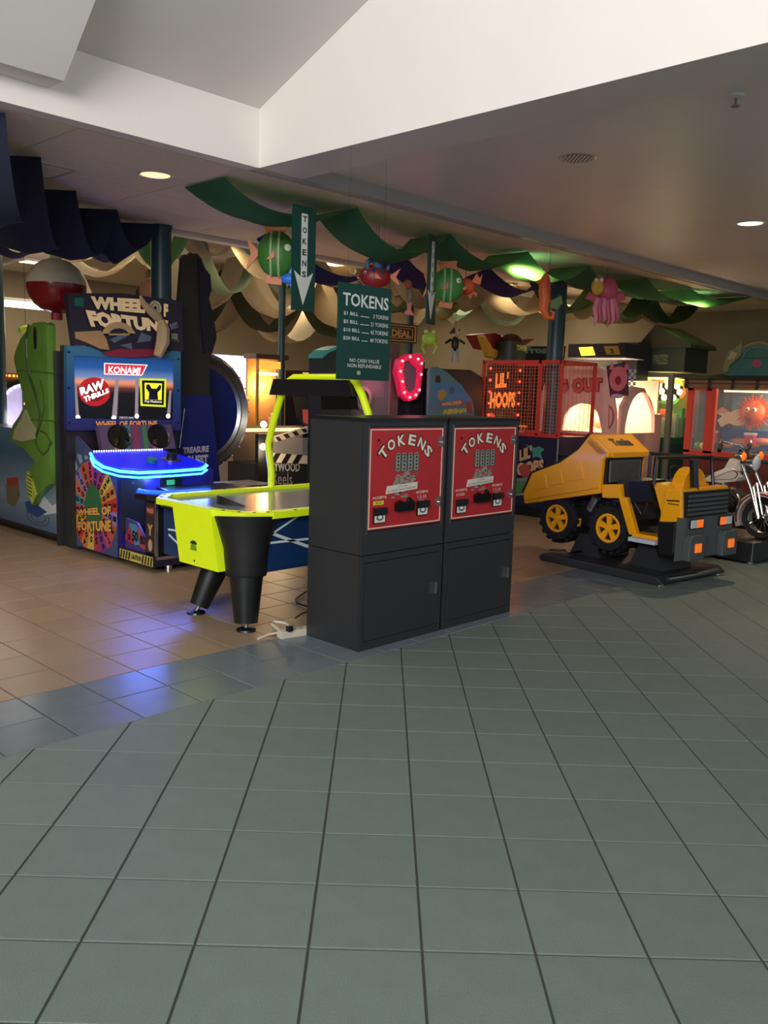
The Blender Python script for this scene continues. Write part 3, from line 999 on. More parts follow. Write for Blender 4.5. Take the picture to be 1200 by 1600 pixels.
text(f, [('WHEEL OF FORTUNE', [(3.883,1.081),(4.515,1.089),(4.515,1.141),(3.884,1.139)])], 'glow#d88a3a:0.45', t, 'bezel_title', d=0.053, bold=0.03)
b = B()
for c in [(3.64,1.741),(4.751,1.734),(3.634,1.429),(4.75,1.432),(3.634,1.125),(4.75,1.122)]:
    b.prism(f, circ(*c, .012, 8), 0.05, 0.055)
b.build('bezel_screws', 'black_plastic', t)
# lettered topper, leaning slightly out
mar = [(3.625,2.24),(4.163,2.294),(4.779,2.283),(4.8,1.81),(4.678,1.81),(4.524,1.747),(4.254,1.716),(4.028,1.733),(3.813,1.807),(3.681,1.799)]
f2 = FV(7.372)
tp = plate(f2, mar, 'topper', '#2a2334', t, -0.03, 0.04)
plate(f2, [(3.934,1.746),(4.125,1.796),(4.49,1.811),(4.636,1.801),(4.51,1.752),(4.254,1.722),(4.028,1.722)], 'topper_swoosh', '#8a2438', tp, 0.04, 0.046)
plate(f2, [(3.689,1.916),(3.937,1.945),(3.986,1.874),(4.016,1.779),(3.923,1.785),(3.801,1.829),(3.694,1.861)], 'left_hand_shape', '#b08a5c', tp, 0.04, 0.048)
text(f2, [('WHEEL', [(3.836,2.122),(4.384,2.123),(4.385,2.27),(3.826,2.243)]), ('F', [(4.567,2.115),(4.63,2.114),(4.63,2.246),(4.568,2.246)]), ('FORTUNE', [(3.827,1.965),(4.629,1.97),(4.63,2.096),(3.776,2.122)])], '#15102a', tp, 'letter_outline', d=0.046, bold=0.10)
tl = text(f2, [('WHEEL', [(3.848,2.129),(4.377,2.132),(4.378,2.26),(3.838,2.236)]), ('F', [(4.574,2.121),(4.623,2.119),(4.623,2.239),(4.575,2.24)]), ('FORTUNE', [(3.84,1.971),(4.622,1.975),(4.623,2.089),(3.788,2.115)])], 'glow#d8b98a:0.28', tp, 'topper_title', d=0.05, bold=0.07)
c = [(4.485,2.191)]
B().ring(f2, circ(*c[0], .065, 16, .068), circ(*c[0], .05, 16, .053), .046, .053).build('letter_wheel_rim', '#cfc2a0', tp)
b = B()
for k in range(6):
    a = math.pi * k / 6
    dx, dy = .052 * math.cos(a), .055 * math.sin(a)
    nx, ny = -.006 * math.sin(a), .006 * math.cos(a)
    b.prism(f2, [(c[0][0] - dx - nx, c[0][1] - dy - ny), (c[0][0] + dx - nx, c[0][1] + dy - ny), (c[0][0] + dx + nx, c[0][1] + dy + ny), (c[0][0] - dx + nx, c[0][1] - dy + ny)], .046, .051)
b.build('letter_wheel_spokes', '#cfc2a0', tp)
# bent arms that hang off the topper, printed figures
pts = [(4.304,2.281),(4.337,2.215),(4.416,2.153),(4.483,2.106),(4.51,2.084),(4.531,1.997),(4.523,1.878),(4.468,1.744)]
B().tube([(x, 7.31 - .03, z) for x, z in pts[:5]], [.012, .03, .042, .045, .03], 8).build('topper_ribbon', '#b59a72', tp, smooth=True)
B().tube([(x, 7.29 - .03, z) for x, z in pts[4:]], [.03, .06, .065, .04], 8).build('topper_ribbon', '#b59a72', tp, smooth=True)
c = [(4.113,1.894)]
B().ring(f2, circ(*c[0], .17, 14, .14, math.radians(20), math.radians(170)), circ(*c[0], .11, 14, .085, math.radians(20), math.radians(170)), .046, .056).build('wheel_arc', '#bfa070', tp)
b = B()
for q in ([(4.018,1.87),(4.165,1.944),(4.191,1.911),(4.062,1.845)], [(4.288,1.858),(4.336,1.955),(4.443,1.927),(4.429,1.885)], [(4.112,1.825),(4.229,1.855),(4.242,1.797)]):
    b.prism(f2, q, .046, .054)
b.build('printed_figures', '#5c6a7c', tp)
text(f2, [('RAW', [(4.651,2.02),(4.728,2.055),(4.721,2.085),(4.644,2.055)]), ('THRILLS', [(4.65,2.001),(4.735,2.035),(4.735,2.053),(4.651,2.018)])], '#c9b6d8', tp, d=.046)
plate(f2, [(4.657,1.972),(4.728,1.971),(4.728,1.916),(4.657,1.917)], 'badge_square', '#8a9a7a', tp, .046, .048)
text(f2, [('PlayMechanix', [(4.636,1.892),(4.749,1.893),(4.749,1.914),(4.636,1.91)])], '#8a9a7a', tp, d=.047)
plate(f2, [(3.694,2.208),(3.777,2.217),(3.776,2.139),(3.693,2.137)], 'green_sticker', '#0c6a50', tp, .04, .043)
# console body with the printed wheel on its flank
fu = FU(3.62)
side = [(-7.208,1.068),(-6.85,0.903),(-6.513,0.737),(-6.529,-0.011),(-7.222,-0.007)]
side = [(side[0][0], 1.02), (side[1][0], .86), (-6.50, .74), (-6.50, 0.04), (-7.22, 0.04)]
low = [(side[0][0], .80), (side[1][0], .80)] + side[2:]
B().prism(fu, low, -0.95, -0.022).build('console_body', 'blue_fade', t, bevel=0.004)
B().prism(fu, side, -0.022, 0.0).build('flank', 'blue_fade', t)
sd = plate(fu, grow(side, .985), 'side_art', '#3f4f74', t, 0.0, 0.003)
wc = [(-6.897,0.422)]
wx, wz = wc[0]
PAL = ['b8382e', 'c87a38', 'c8b048', 'a83a5a', '7a3a86', 'c04a6a', 'b8582e', '8a7ab0', 'c86a4a', '4a8a9a', 'b04a4a', 'c8a038']
ylim = (-7.21, -6.505)
def clip_box(poly, x0, x1, y0, y1):
    for k, kb, ax in ((x1, True, 0), (x0, False, 0), (y1, True, 1), (y0, False, 1)):
        if len(poly) < 3:
            return []
        poly = clip(poly, k, kb, ax)
    return poly
for k in range(20):
    a0, a1 = 2 * math.pi * k / 20, 2 * math.pi * (k + 1) / 20
    am = (a0 + a1) / 2
    R_ = .40
    poly = clip_box([(wx + .09 * math.cos(a0), wz + .09 * math.sin(a0)), (wx + R_ * math.cos(a0), wz + R_ * math.sin(a0)), (wx + R_ * 1.01 * math.cos(am), wz + R_ * 1.01 * math.sin(am)), (wx + R_ * math.cos(a1), wz + R_ * math.sin(a1)), (wx + .09 * math.cos(a1), wz + .09 * math.sin(a1))], ylim[0], ylim[1], .05, 1.0)
    if len(poly) > 2:
        plate(fu, poly, 'wheel_wedge', '#' + PAL[k % 12], sd, 0.003, 0.0055)
b = B()
VAL = ['500', '800', '350', '400', '900', '250', '600', '700', '300', '1000']
for k in range(20):
    am = 2 * math.pi * (k + .5) / 20
    for i, ch in enumerate(VAL[k % 10]):
        r = .36 - .075 * i
        p = Vector((wx + r * math.cos(am), wz + r * math.sin(am)))
        if not (ylim[0] + .03 < p.x < ylim[1] - .03 and .08 < p.y < .98):
            continue
        y = Vector((math.cos(am), math.sin(am)))
        x = Vector((y.y, -y.x))
        put_text(b, fu, ch, [tuple(p - x * .022 - y * .03), tuple(p + x * .022 - y * .03), tuple(p + x * .022 + y * .03), tuple(p - x * .022 + y * .03)], .0065, .05)
build_keep(b, 'wedge_numbers', '#1c1626', sd)
plate(fu, circ(wx, wz, .15, 18, .20), 'wheel_hub', '#2e6a40', sd, .003, .007)
text(fu, [('WHEEL OF', [(-7.199,0.313),(-6.583,0.388),(-6.581,0.479),(-7.197,0.376)]), ('FORTUNE', [(-7.18,0.178),(-6.586,0.247),(-6.584,0.361),(-7.189,0.268)])], '#1c1430', sd, 'letter_outline', d=.0085, bold=.10)
text(fu, [('WHEEL OF', [(-7.187,0.32),(-6.594,0.392),(-6.592,0.473),(-7.185,0.371)]), ('FORTUNE', [(-7.168,0.185),(-6.597,0.251),(-6.594,0.354),(-7.177,0.264)])], '#d8a050', sd, 'side_title', d=.010, bold=.06)
# grey-blue ray print above the wheel
b = B()
for k in range(7):
    a0 = math.radians(60 + 14 * k)
    poly = clip_box([(wx + .42 * math.cos(a0), wz + .42 * math.sin(a0)), (wx + 1.1 * math.cos(a0), wz + 1.1 * math.sin(a0)), (wx + 1.1 * math.cos(a0 + .12), wz + 1.1 * math.sin(a0 + .12)), (wx + .42 * math.cos(a0 + .12), wz + .42 * math.sin(a0 + .12))], ylim[0], -6.92, .3, .86)
    if len(poly) > 2:
        b.prism(fu, poly, .003, .005)
b.build('ray_print', '#7f96a8', sd)
# sloping speaker panel under the screen
sp = Pl((3.9, 7.22, .88), (1, 0, 0), (0, .35, 1))
e = plate(sp, rect(-.02, 0.0, .74, .24), 'speaker_panel', '#5a4a6c', t, -.06, 0.0)
for k, cc in enumerate(('#b89a4a', '#3f7a86', '#8a3a5a', '#4a7a4a', '#b06a3a')):
    plate(sp, [(.10 + .1 * k, .005), (.15 + .1 * k, .005), (.22 + .08 * k, .235), (.12 + .1 * k, .235)], 'burst_print', cc, e, 0, .002)
for x in (.17, .58):
    B().lathe([(0, .002), (.10, .002), (.115, .012), (.12, 0.0)], sp.p(x, .125, 0), sp.n, 20).build('speaker', 'black_plastic', t)
# glowing blue console top
po = [(3.925,7.511),(3.554,6.726),(3.212,5.983),(3.086,5.605),(3.155,5.517),(3.574,5.69),(3.883,5.841),(4.121,6.124),(4.429,6.652),(4.892,7.811)]
top = [(3.62, 6.93), (3.55, 6.72), (3.54, 6.55), (3.62, 6.42), (3.75, 6.36), (4.05, 6.36), (4.35, 6.38), (4.46, 6.46), (4.44, 6.6), (4.3, 6.93)]
tl = Matrix.Translation((0, 6.93, .90)) @ Matrix.Rotation(math.radians(12), 4, 'X') @ Matrix.Translation((0, -6.93, 0))
b = B()
b.prism(UP, top, -.01, .0)
bmesh.ops.transform(b.bm, matrix=tl, verts=b.bm.verts)
b.build('console_top', 'glow#0a14d8:0.75', t)
b = B()
b.prism(UP, grow(top, .99), -.055, -.01)
bmesh.ops.transform(b.bm, matrix=tl, verts=b.bm.verts)
b.build('console_shell', '#0b0d2c', t)
b = B()
strip = [tl @ Vector((x, y, -.018)) for x, y in [(3.615, 6.93)] + [(3.535, 6.72), (3.525, 6.55), (3.60, 6.41), (3.74, 6.345), (4.05, 6.345), (4.36, 6.365), (4.475, 6.455), (4.455, 6.6), (4.31, 6.93)]]
b.tube(strip, .013, 8)
strip2 = [v + Vector((0, 0, -.04)) for v in strip]
b.tube(strip2, .009, 8)
b.build('neon_edge', 'glow#2f8cff:9', t)
b = B()
for k in range(30):
    b.ball(tl @ Vector((3.64 + .66 * k / 29, 6.92, .004)), .007, 6, 4)
b.build('led_row', 'glow#dfe6ff:5', t)
lamp('AREA', 'console_glow', (3.95, 6.30, .86), 9, (.12, .2, 1), 0.7, (3.4, 5.2, 0), size_y=.06)
lamp('POINT', 'console_underglow', (3.95, 6.38, .70), 5, (.15, .3, 1), 0.05)
p = tl @ Vector((3.98, 6.56, 0))
kn = B().cyl(p, p + Vector((0, -.01, .035)), .045, 16).build('trackball', '#1a7a8a', t, smooth=True)
p = tl @ Vector((4.2, 6.6, 0))
kb = B().cyl(p, p + Vector((0, -.002, .012)), .085, 18).build('spinner_plate', 'steel', t)
B().cyl(p + Vector((0, 0, .012)), p + Vector((0, -.01, .06)), .045, 16).build('spinner_knob', 'black_plastic', kb, smooth=True)
# front of the console
f6 = FV(6.50)
dd = plate(f6, [(3.641,0.695),(3.86,0.706),(3.857,0.254),(3.648,0.257)], 'coin_door', 'black_satin', t, 0.0, 0.02, bevel=0.004)
plate(f6, [(3.735,0.675),(3.764,0.676),(3.764,0.66),(3.734,0.659)], 'lock', 'chrome', dd, .02, .026)
pn = plate(f6, [(4.02,0.759),(4.223,0.761),(4.223,0.61),(4.019,0.61)], 'ticket_panel', 'black_plastic', t, 0.0, 0.015)
plate(f6, [(4.082,0.728),(4.114,0.73),(4.114,0.699),(4.082,0.698)], 'white_button', 'glow#e8e8e0:0.4', pn, .015, .022)
plate(f6, [(4.146,0.728),(4.178,0.73),(4.178,0.699),(4.146,0.698)], 'red_button', 'glow#c85a50:0.4', pn, .015, .022)
plate(f6, [(4.076,0.673),(4.152,0.675),(4.152,0.631),(4.076,0.629)], 'green_slot', 'glow#3aa05a:0.5', pn, .015, .02)
# lower print plinth, with caution stripes along its edge
B().box((3.625, 5.96, 0.05), (4.75, 6.49, 0.13)).build('plinth', 'cabinet_purple', t, bevel=0.004)
va = FU(3.68)
av = plate(va, [(-6.49, .13), (-6.15, .13), (-6.15, .22), (-6.3, .36), (-6.49, .38)], 'value_panel', '#4a3a76', t, -.02, .0)
for k, (cc, q) in enumerate((('#a8303a', [(-6.49, .20), (-6.42, .32), (-6.34, .17)]), ('#4a86a0', [(-6.42, .34), (-6.31, .345), (-6.26, .18), (-6.33, .17)]), ('#a84a4a', [(-6.29, .33), (-6.16, .23), (-6.16, .15), (-6.25, .17)]))):
    plate(va, q, 'value_wedge', cc, av, 0, .003)
text(va, [('3', (-6.44, .20, -6.40, .25)), ('50', (-6.37, .20, -6.28, .29)), ('80', (-6.25, .19, -6.17, .27))], '#181428', av, d=.005, bold=.05)
fl = FU(3.625)
b = B()
bd = B()
bd.prism(fl, rect(-6.48, .05, -5.97, .128), 0, .002)
bd.build('caution_band', '#c8bc5a', t)
for k in range(12):
    x = -6.47 + k * .042
    if 4 <= k <= 7:
        continue
    b.prism(fl, [(x, .055), (x + .02, .055), (x + .035, .123), (x + .015, .123)], .002, .004)
b.build('caution_stripes', '#18181a', t)['kind'] = 'stuff'
text(fl, [('CAUTION', (-6.30, .068, -6.14, .11))], '#18181a', t, d=.004, bold=.04)

# ---- glass-sided ticket pedestal standing on the plinth (second game's podium)
t = thing('prize_podium', 'dark glossy podium with a chrome corner and blue lit rim, before the wheel console', 'arcade machine', (4.1, 6.12, 0))
B().box((3.95, 6.14, 0.13), (4.6, 6.47, 0.5)).build('rear_box', 'black_satin', t)
B().box((3.66, 5.97, 0.13), (4.62, 6.14, 0.57)).build('body', 'black_gloss', t, bevel=0.006)
B().box((3.645, 5.955, 0.13), (3.665, 5.975, 0.58)).build('corner_post', 'chrome', t)
B().box((3.645, 5.952, 0.105), (4.64, 5.97, 0.13)).build('base_rail', 'chrome', t)
fl = FU(3.66)
art = plate(fl, rect(-6.125, .15, -5.985, .55), 'side_art', '#3a2a30', t, 0, .003)
plate(fl, rect(-6.11, .46, -6.0, .52), 'red_label', '#8a2a24', art, .003, .005)
text(fl, [('PRIZE', (-6.10, .475, -6.01, .505))], '#c8b8a0', art, d=.006)
text(fl, [('Y', (-6.10, .29, -6.02, .38))], '#b8a064', art, d=.005, bold=.06)
plate(fl, circ(-6.06, .21, .03, 10, .05), 'print_figure', '#b0a08a', art, .003, .005)
fv = FV(5.97)
b = B()
for r in (.07, .10, .13):
    b.ring(fv, circ(3.95, .26, r, 16, r * .6), circ(3.95, .26, r - .008, 16, (r - .008) * .6), 0, .003)
b.build('ring_print', '#5a3a44', t)
plate(fv, [(3.78, .30), (3.83, .30), (3.81, .40)], 'flame_print', '#c8a878', t, 0, .003)
rim = [(3.60, 6.2), (3.62, 6.05), (3.7, 5.93), (3.85, 5.89), (4.4, 5.89), (4.65, 5.95), (4.65, 6.45), (3.95, 6.45), (3.9, 6.2)]
B().prism(UP, rim, 0.57, 0.625).build('deck', 'black_plastic', t, bevel=0.008)
B().tube([(x, y, .64) for x, y in [(3.64, 6.19), (3.61, 6.15), (3.63, 6.06), (3.71, 5.95), (3.86, 5.91), (4.12, 5.91)]], .018, 8).build('blue_rim', 'glow#1648ff:2.2', t)
for x, y in ((3.8, 6.02), (4.55, 6.02)):
    B().cyl((x, y, 0), (x, y, .05), .028, 12).build('caster', 'chrome', t)

# ================================================================ TREASURE WHEEL
t = thing('treasure_wheel', 'big dark blue wheel game with a chrome rim, right of the blue screen game', 'arcade machine', (5.2, 7.1, 0))
f = FV(7.84)
c = (5.32, 1.212)
B().lathe([(0, 0), (.50, 0), (.50, .04), (0, .04)], f.p(*c, .0), (0, -1, 0), 40).build('wheel_disc', '#14206a', t, smooth=True)
B().lathe([(.50, 0), (.622, 0), (.628, .05), (.57, .12), (.505, .06)], f.p(*c, -.02), (0, -1, 0), 48).build('wheel_rim', 'engine_metal', t, smooth=True)
B().lathe([(.47, .045), (.50, .05), (.522, .075), (.50, .085), (.47, .06)], f.p(*c, -.02), (0, -1, 0), 48).build('inner_ring', 'steel', t, smooth=True)
b = B()
for k in range(28):
    a = 2 * math.pi * k / 28
    b.ball(f.p(c[0] +   .60 * math.cos(a), c[1] + .60 * math.sin(a), .085), .010, 8, 5)
b.build('rim_glints', 'glow#8f9ad8:0.15', t)  # faintly glowing beads standing in for reflections on the rim
B().box((4.86, 7.32, 0.0), (5.95, 7.8, 0.46)).build('base_cabinet', '#101a4a', t, bevel=0.006)
B().box((4.86, 6.8, 0.48), (5.1, 7.34, 0.52)).build('deck', 'black_plastic', t, bevel=0.006)
fp = FV(7.55)
pp = [(4.883,1.382),(5.273,1.389),(5.339,0.914),(5.391,0.495),(4.882,0.521)]
pnl = plate(fp, pp, 'side_panel', '#101c66', t, -.05, 0.0)
e = [(4.95,1.255),(4.89,0.858)]
B().tube([(e[0][0], 7.545, e[0][1]), (e[1][0], 7.545, e[1][1])], .006, 6).build('edge_trim', 'steel', t)
text(fp, [('TREASURE', [(4.935,0.798),(5.244,0.809),(5.244,0.876),(4.935,0.863)]), ('QUEST', [(4.966,0.654),(5.237,0.663),(5.236,0.783),(4.965,0.778)])], '#b4adbc', t, d=.003, bold=.05)
# tall dark cut-out topper with a ragged edge
tp = [(4.864,1.355),(4.872,1.747),(4.894,2.123),(4.924,2.497),(4.946,2.721),(4.976,2.762),(4.998,2.74),(5.042,2.789),(5.08,2.769),(5.11,2.792),(5.163,2.749),(5.209,2.654),(5.271,2.599),(5.287,2.461),(5.256,2.369),(5.304,2.22),(5.336,2.081),(5.352,1.978),(5.306,1.846),(5.267,1.766),(5.269,1.362)]
plate(FV(7.6), tp, 'topper_board', '#2a251f', t, -.03, 0.03)
tb = [(5.12,2.741),(5.188,2.65),(5.25,2.594),(5.266,2.457),(5.235,2.365),(5.283,2.217),(5.315,2.079),(5.331,1.977),(5.285,1.844),(5.191,1.814),(5.144,2.142),(5.128,2.455)]
plate(FV(7.57), tb, 'ragged_edge', '#15131f', t, -.01, 0.02)
B().box((5.1, 7.64, 0.5), (5.2, 7.69, 1.7)).build('topper_pole', 'black_satin', t)

# ================================================================ FISH GAME AT THE LEFT
t = thing('fishing_game', 'fishing game with a huge green bass cut-out on its blue water printed side', 'arcade machine', (4.2, 8.2, 0))
B().box((3.63, 7.56, 0.06), (4.6, 9.4, 1.02)).build('body', 'cabinet_dark', t, bevel=0.006)
B().box((3.68, 7.53, 0.0), (4.55, 9.35, 0.06)).build('plinth', 'black_plastic', t)
fu = FU(3.63)
pr_ = plate(fu, rect(-9.4, .09, -7.57, 1.02), 'side_art', 'water_print', t, 0.0, 0.004)
B().box((3.60, 7.5, 0.0), (3.66, 7.56, 1.75)).build('front_edge', 'black_satin', t)
fish = [(-7.38,1.974),(-7.648,2.005),(-7.839,1.999),(-7.974,1.934),(-8.112,1.862),(-8.228,1.746),(-8.261,1.675),(-8.187,1.508),(-8.111,1.391),(-8.05,1.262),(-8.18,1.149),(-8.326,1.058),(-8.404,0.943),(-8.308,0.881),(-8.1,0.852),(-7.968,0.789),(-7.864,0.737),(-8.016,0.647),(-8.047,0.572),(-8.027,0.434),(-7.952,0.326),(-7.867,0.414),(-7.759,0.473),(-7.601,0.56),(-7.496,0.674),(-7.428,0.829)]
fish = [(min(a, -7.565), z) for a, z in fish]
ff = FU(3.60)
fb_ = B().prism(ff, fish, -.03, .05)
fb = fb_.build('bass_cutout', 'fish_green', t, bevel=0.03)
for f_ in fb.data.polygons:
    f_.use_smooth = True
fb.data.set_sharp_from_angle(angle=math.radians(70))
for yy, x0_, x1_ in ((1.70, 34, 97), (1.24, 46, 97)):
    pass
sm = [(-8.197,1.574),(-7.398,1.551),(-8.085,1.123),(-7.415,1.136)]
b = B()
b.tube([ff.p(*sm[0], .051), ff.p(*sm[1], .051)], .004, 5)
b.build('seam', '#3a521e', fb)
b = B()
b.tube([ff.p(*sm[2], .051), ff.p(*sm[3], .051)], .004, 5)
b.build('seam', '#3a521e', fb)
lower = [(-8.026,1.215),(-8.127,1.116),(-8.272,1.012),(-8.305,0.924),(-8.097,0.913),(-7.84,0.952),(-7.81,1.036),(-7.912,1.102)]
plate(ff, lower, 'lower_jaw', '#a8a684', fb, .05, .062)
B().tube([ff.p(a, z, .052) for a, z in [(-7.918,1.985),(-7.978,1.86),(-7.974,1.686),(-7.917,1.511),(-7.795,1.34),(-7.724,1.197),(-7.757,1.062),(-7.812,0.989)]], .013, 6).build('mouth_line', '#2c4a1c', fb)
B().tube([ff.p(a, z, .052) for a, z in [(-7.711,1.485),(-7.652,1.372),(-7.646,1.229),(-7.73,1.081),(-7.798,1.013),(-7.841,0.928),(-7.767,0.851),(-7.678,0.822),(-7.587,0.869),(-7.534,0.947),(-7.631,1.017),(-7.758,1.039)]], .007, 6).build('fin_line', '#3a521e', fb)
plate(ff, circ(*[(-7.795,1.862)][0], .03, 12, .10), 'eye', '#20140e', fb, .05, .058)
plate(ff, [(-8.016,0.641),(-7.913,0.554),(-7.839,0.441),(-7.937,0.34),(-8.014,0.435),(-8.048,0.566)], 'tail_fin', '#b4bc48', fb, .05, .058)
b = B()
for k in range(6):
    a, z = [(-8.018,0.611)][0]
    b.tube([ff.p(a, z - .035 * k, .059), ff.p(a + .09, z - .035 * k - .02, .059)], .005, 5)
b.build('fin_rays', '#2e3c1c', fb)
plate(fu, [(-8.018,0.311),(-7.852,0.414),(-7.699,0.347),(-7.506,0.415),(-7.511,0.309),(-7.861,0.238),(-8.131,0.248)], 'splash_print', '#c4d0d8', pr_, .004, .007)
plate(fu, [(-8.267,0.32),(-8.098,0.351),(-7.937,0.308),(-7.793,0.276),(-7.997,0.203),(-8.216,0.226)], 'splash_blue', '#244a86', pr_, .004, .009)
b = B()
cc = [(-7.997,0.203)]
for r in (.16, .24):
    b.ring(fu, circ(*cc[0], r, 20, r * .33), circ(*cc[0], r - .012, 20, (r - .012) * .33), .004, .006)
b.build('ripple_print', '#2a3c4c', pr_)
rk = plate(fu, [(-8.699,0.44),(-8.545,0.519),(-8.4,0.494),(-8.379,0.364),(-8.503,0.243),(-8.68,0.268)], 'rock_print', '#6a6450', pr_, .004, .007)
b = B()
for x in (12, 17, 22, 27):
    pass
plate(fu, [(-8.664,0.514),(-8.411,0.55),(-8.402,0.469),(-8.669,0.443)], 'red_floats', '#a03a2c', rk, .007, .009)
e = [(-7.38,1.996),(-7.405,1.378)]
# round float on a stick and bobber
t = thing('bobber', 'giant red and white fishing bobber hanging above the wheel game', 'decoration', (3.35, 7.55, 2.1))
cb = [(3.752,7.79,2.34)]
cv = Vector(cb[0])
r = .262
B().lathe([(0, .26)] + [(r * math.sin(a), r * .94 * math.cos(a)) for a in [.25, .5, .8, 1.1, 1.4, 1.52]], cv, seg=24).build('white_half', '#b8ad98:0.25', t, smooth=True)
B().lathe([(r * math.sin(a), r * .94 * math.cos(a)) for a in [1.52, 1.7, 2.0, 2.3, 2.6, 2.9, 3.1]] + [(0, -.25)], cv, seg=24).build('red_half', '#7a161d:0.2', t, smooth=True)
B().cyl(cv + Vector((0, 0, .24)), cv + Vector((0, 0, .33)), .05, 12).build('white_cap', '#cfc4b0', t)
B().cyl(cv + Vector((0, 0, -.30)), cv + Vector((0, 0, -.23)), .05, 12).build('red_cap', '#8a1a22', t)
B().cyl(cv + Vector((0, 0, .33)), (cv.x, cv.y, 3.0 if cv.y < 7.7 else 3.33), .004, 5).build('hanging_cord', '#4a463e', t)
# lit coin game peeping past the left edge
t = thing('coin_arch_game', 'coin game with a white lit arch and amber bulbs at the left edge', 'arcade machine', (3.6, 10.3, 0))
f = FV(9.9)
q0 = [(3.683,1.54),(4.354,1.557),(4.407,0.712),(3.653,0.646)]
zb = [p[1] for p in q0]
u0, u1 = q0[0][0], q0[1][0] + .02
B().box((u0, 9.92, 0), (u1 + .12, 10.6, zb[0] + .02)).build('body', 'cabinet_dark', t)
plate(f, q0, 'back_print', '#8a6a44', t, 0, .02)
ctr = [(4.355,1.007)]
cx, cz = ctr[0]
B().ring(f, circ(cx, cz, .42, 18, .50, math.radians(95), math.radians(265)), circ(cx, cz, .37, 18, .45, math.radians(95), math.radians(265)), .02, .08).build('arch_frame', 'black_plastic', t)
plate(f, circ(cx, cz, .36, 18, .44, math.radians(95), math.radians(265)), 'arch_panel', 'glow#a99fc0:0.6', t, .02, .04)
b = B()
for k in range(18):
    a = math.radians(100 + 160 * k / 17)
    b.ball(f.p(cx + .345 * math.cos(a), cz + .425 * math.sin(a), .05), .014 if k < 9 else .03, 8, 5)
b.build('white_bulbs', 'glow#eef0ff:9', t)
b = B()
for k in range(16):
    b.ball(f.p(u0 + (u1 - u0) * k / 15, zb[0] - .01, .03), .013, 6, 4)
for k in range(14):
    b.ball(f.p(u1 - .03, zb[0] - .05 - .045 * k, .03), .012, 6, 4)
b.build('amber_bulbs', 'glow#ff9a3a:6', t)
lamp('POINT', 'arch_lamp', (cx - .2, 9.6, cz), 8, (.95, .9, 1), .2)
# ================================================================ YELLOW DUMP TRUCK RIDE
PA, PS, PW = Vector((6.656, 4.349, 0)), Vector((-.12895, -.99165, 0)), Vector((.99165, -.12895, 0))
t = thing('dump_truck_ride', 'yellow coin operated dump truck ride on a black rocking base', 'kiddie ride', tuple(PA + PS * .6 + PW * .47), 0.0)
def TS(w):                               # side face of the truck at width w, coordinates (length from the rear, height)
    return Pl(PA + PW * w, PS)
def TF(s):                               # front face at length s, coordinates (width, height)
    return Pl(PA + PS * s, PW)
W0, W1 = .10, .80
def body(poly, name, m, w0=W0, w1=W1, par=None, bevel=0.012):
    return B().prism(TS(0), poly, -w0, -w1).build(name, m, par or t, bevel=bevel)
TK = [(-0.336,0.479),(-0.36,0.58),(-0.262,0.777),(0.065,0.905),(0.258,1.034),(0.379,1.177),(0.587,1.03),(0.533,0.955),(0.523,0.749),(0.522,0.671)]
# tipper body: two flanks, floor, tail, head board and visor
WB = .70
for i, w in enumerate((W0, WB - .045)):
    bd = body(TK, 'bed_side', 'truck_yellow', w, w + .045)
    if i == 0:
        fs = TS(W0)
        for q in ([(-0.188,0.629),(-0.196,0.729),(-0.098,0.774),(-0.067,0.659)], [(-0.023,0.682),(-0.032,0.804),(0.077,0.843),(0.108,0.719)], [(0.18,0.743),(0.176,0.88),(0.301,0.925),(0.341,0.782)]):
            plate(fs, q, 'pressed_panel', 'truck_yellow', bd, 0.0, 0.012, bevel=0.008)
        q = [(-0.302,0.556),(0.501,0.758),(0.511,0.72),(-0.299,0.52)]
        plate(fs, q, 'pressed_rib', 'truck_yellow', bd, 0.0, 0.018, bevel=0.01)
        body([(a - .012, b + .008) for a, b in TK[1:6]] + [(a, b) for a, b in TK[1:6]][::-1], 'black_edge', 'black_plastic', W0 - .006, W0 + .03, bd, 0)
body([TK[0], TK[1], (TK[1][0] + .04, TK[1][1]), (TK[0][0] + .05, TK[0][1] + .03), (TK[9][0], TK[9][1] + .04), TK[9]], 'bed_floor', 'truck_yellow', W0 + .04, WB - .04)
hb = body([TK[9], TK[8], TK[7], (TK[7][0] - .06, TK[7][1] + .02), (TK[9][0] - .06, TK[9][1])], 'head_board', 'truck_yellow', W0 + .04, WB - .04)
vis = body([TK[5], TK[6], (TK[6][0], TK[6][1] - .05), (TK[7][0] - .05, TK[7][1] + .03), (TK[5][0] - .05, TK[5][1] - .08)], 'visor', 'truck_yellow', W0 + .0, WB, None, 0.02)
# lettering on the sloping top of the visor
a, b_ = Vector((TK[5][0], TK[5][1])), Vector((TK[6][0], TK[6][1]))
d3 = (PS * (b_ - a).x + Vector((0, 0, 1)) * (b_ - a).y)
o3 = PA + PS * a.x + Vector((0, 0, a.y))
vp = Pl(o3 + d3, PW, -d3)
text(vp, [('Tonka', (W0 + .17, d3.length * .32, WB - .15, d3.length * .72))], 'black_plastic', vis, d=.004, bold=.06)
fq = TF(TK[6][0])
plate(fq, rect(W0 + .05, TK[6][1] - .045, WB - .05, TK[6][1] - .005), 'visor_lip', 'truck_yellow', vis, 0, .012, bevel=.005)
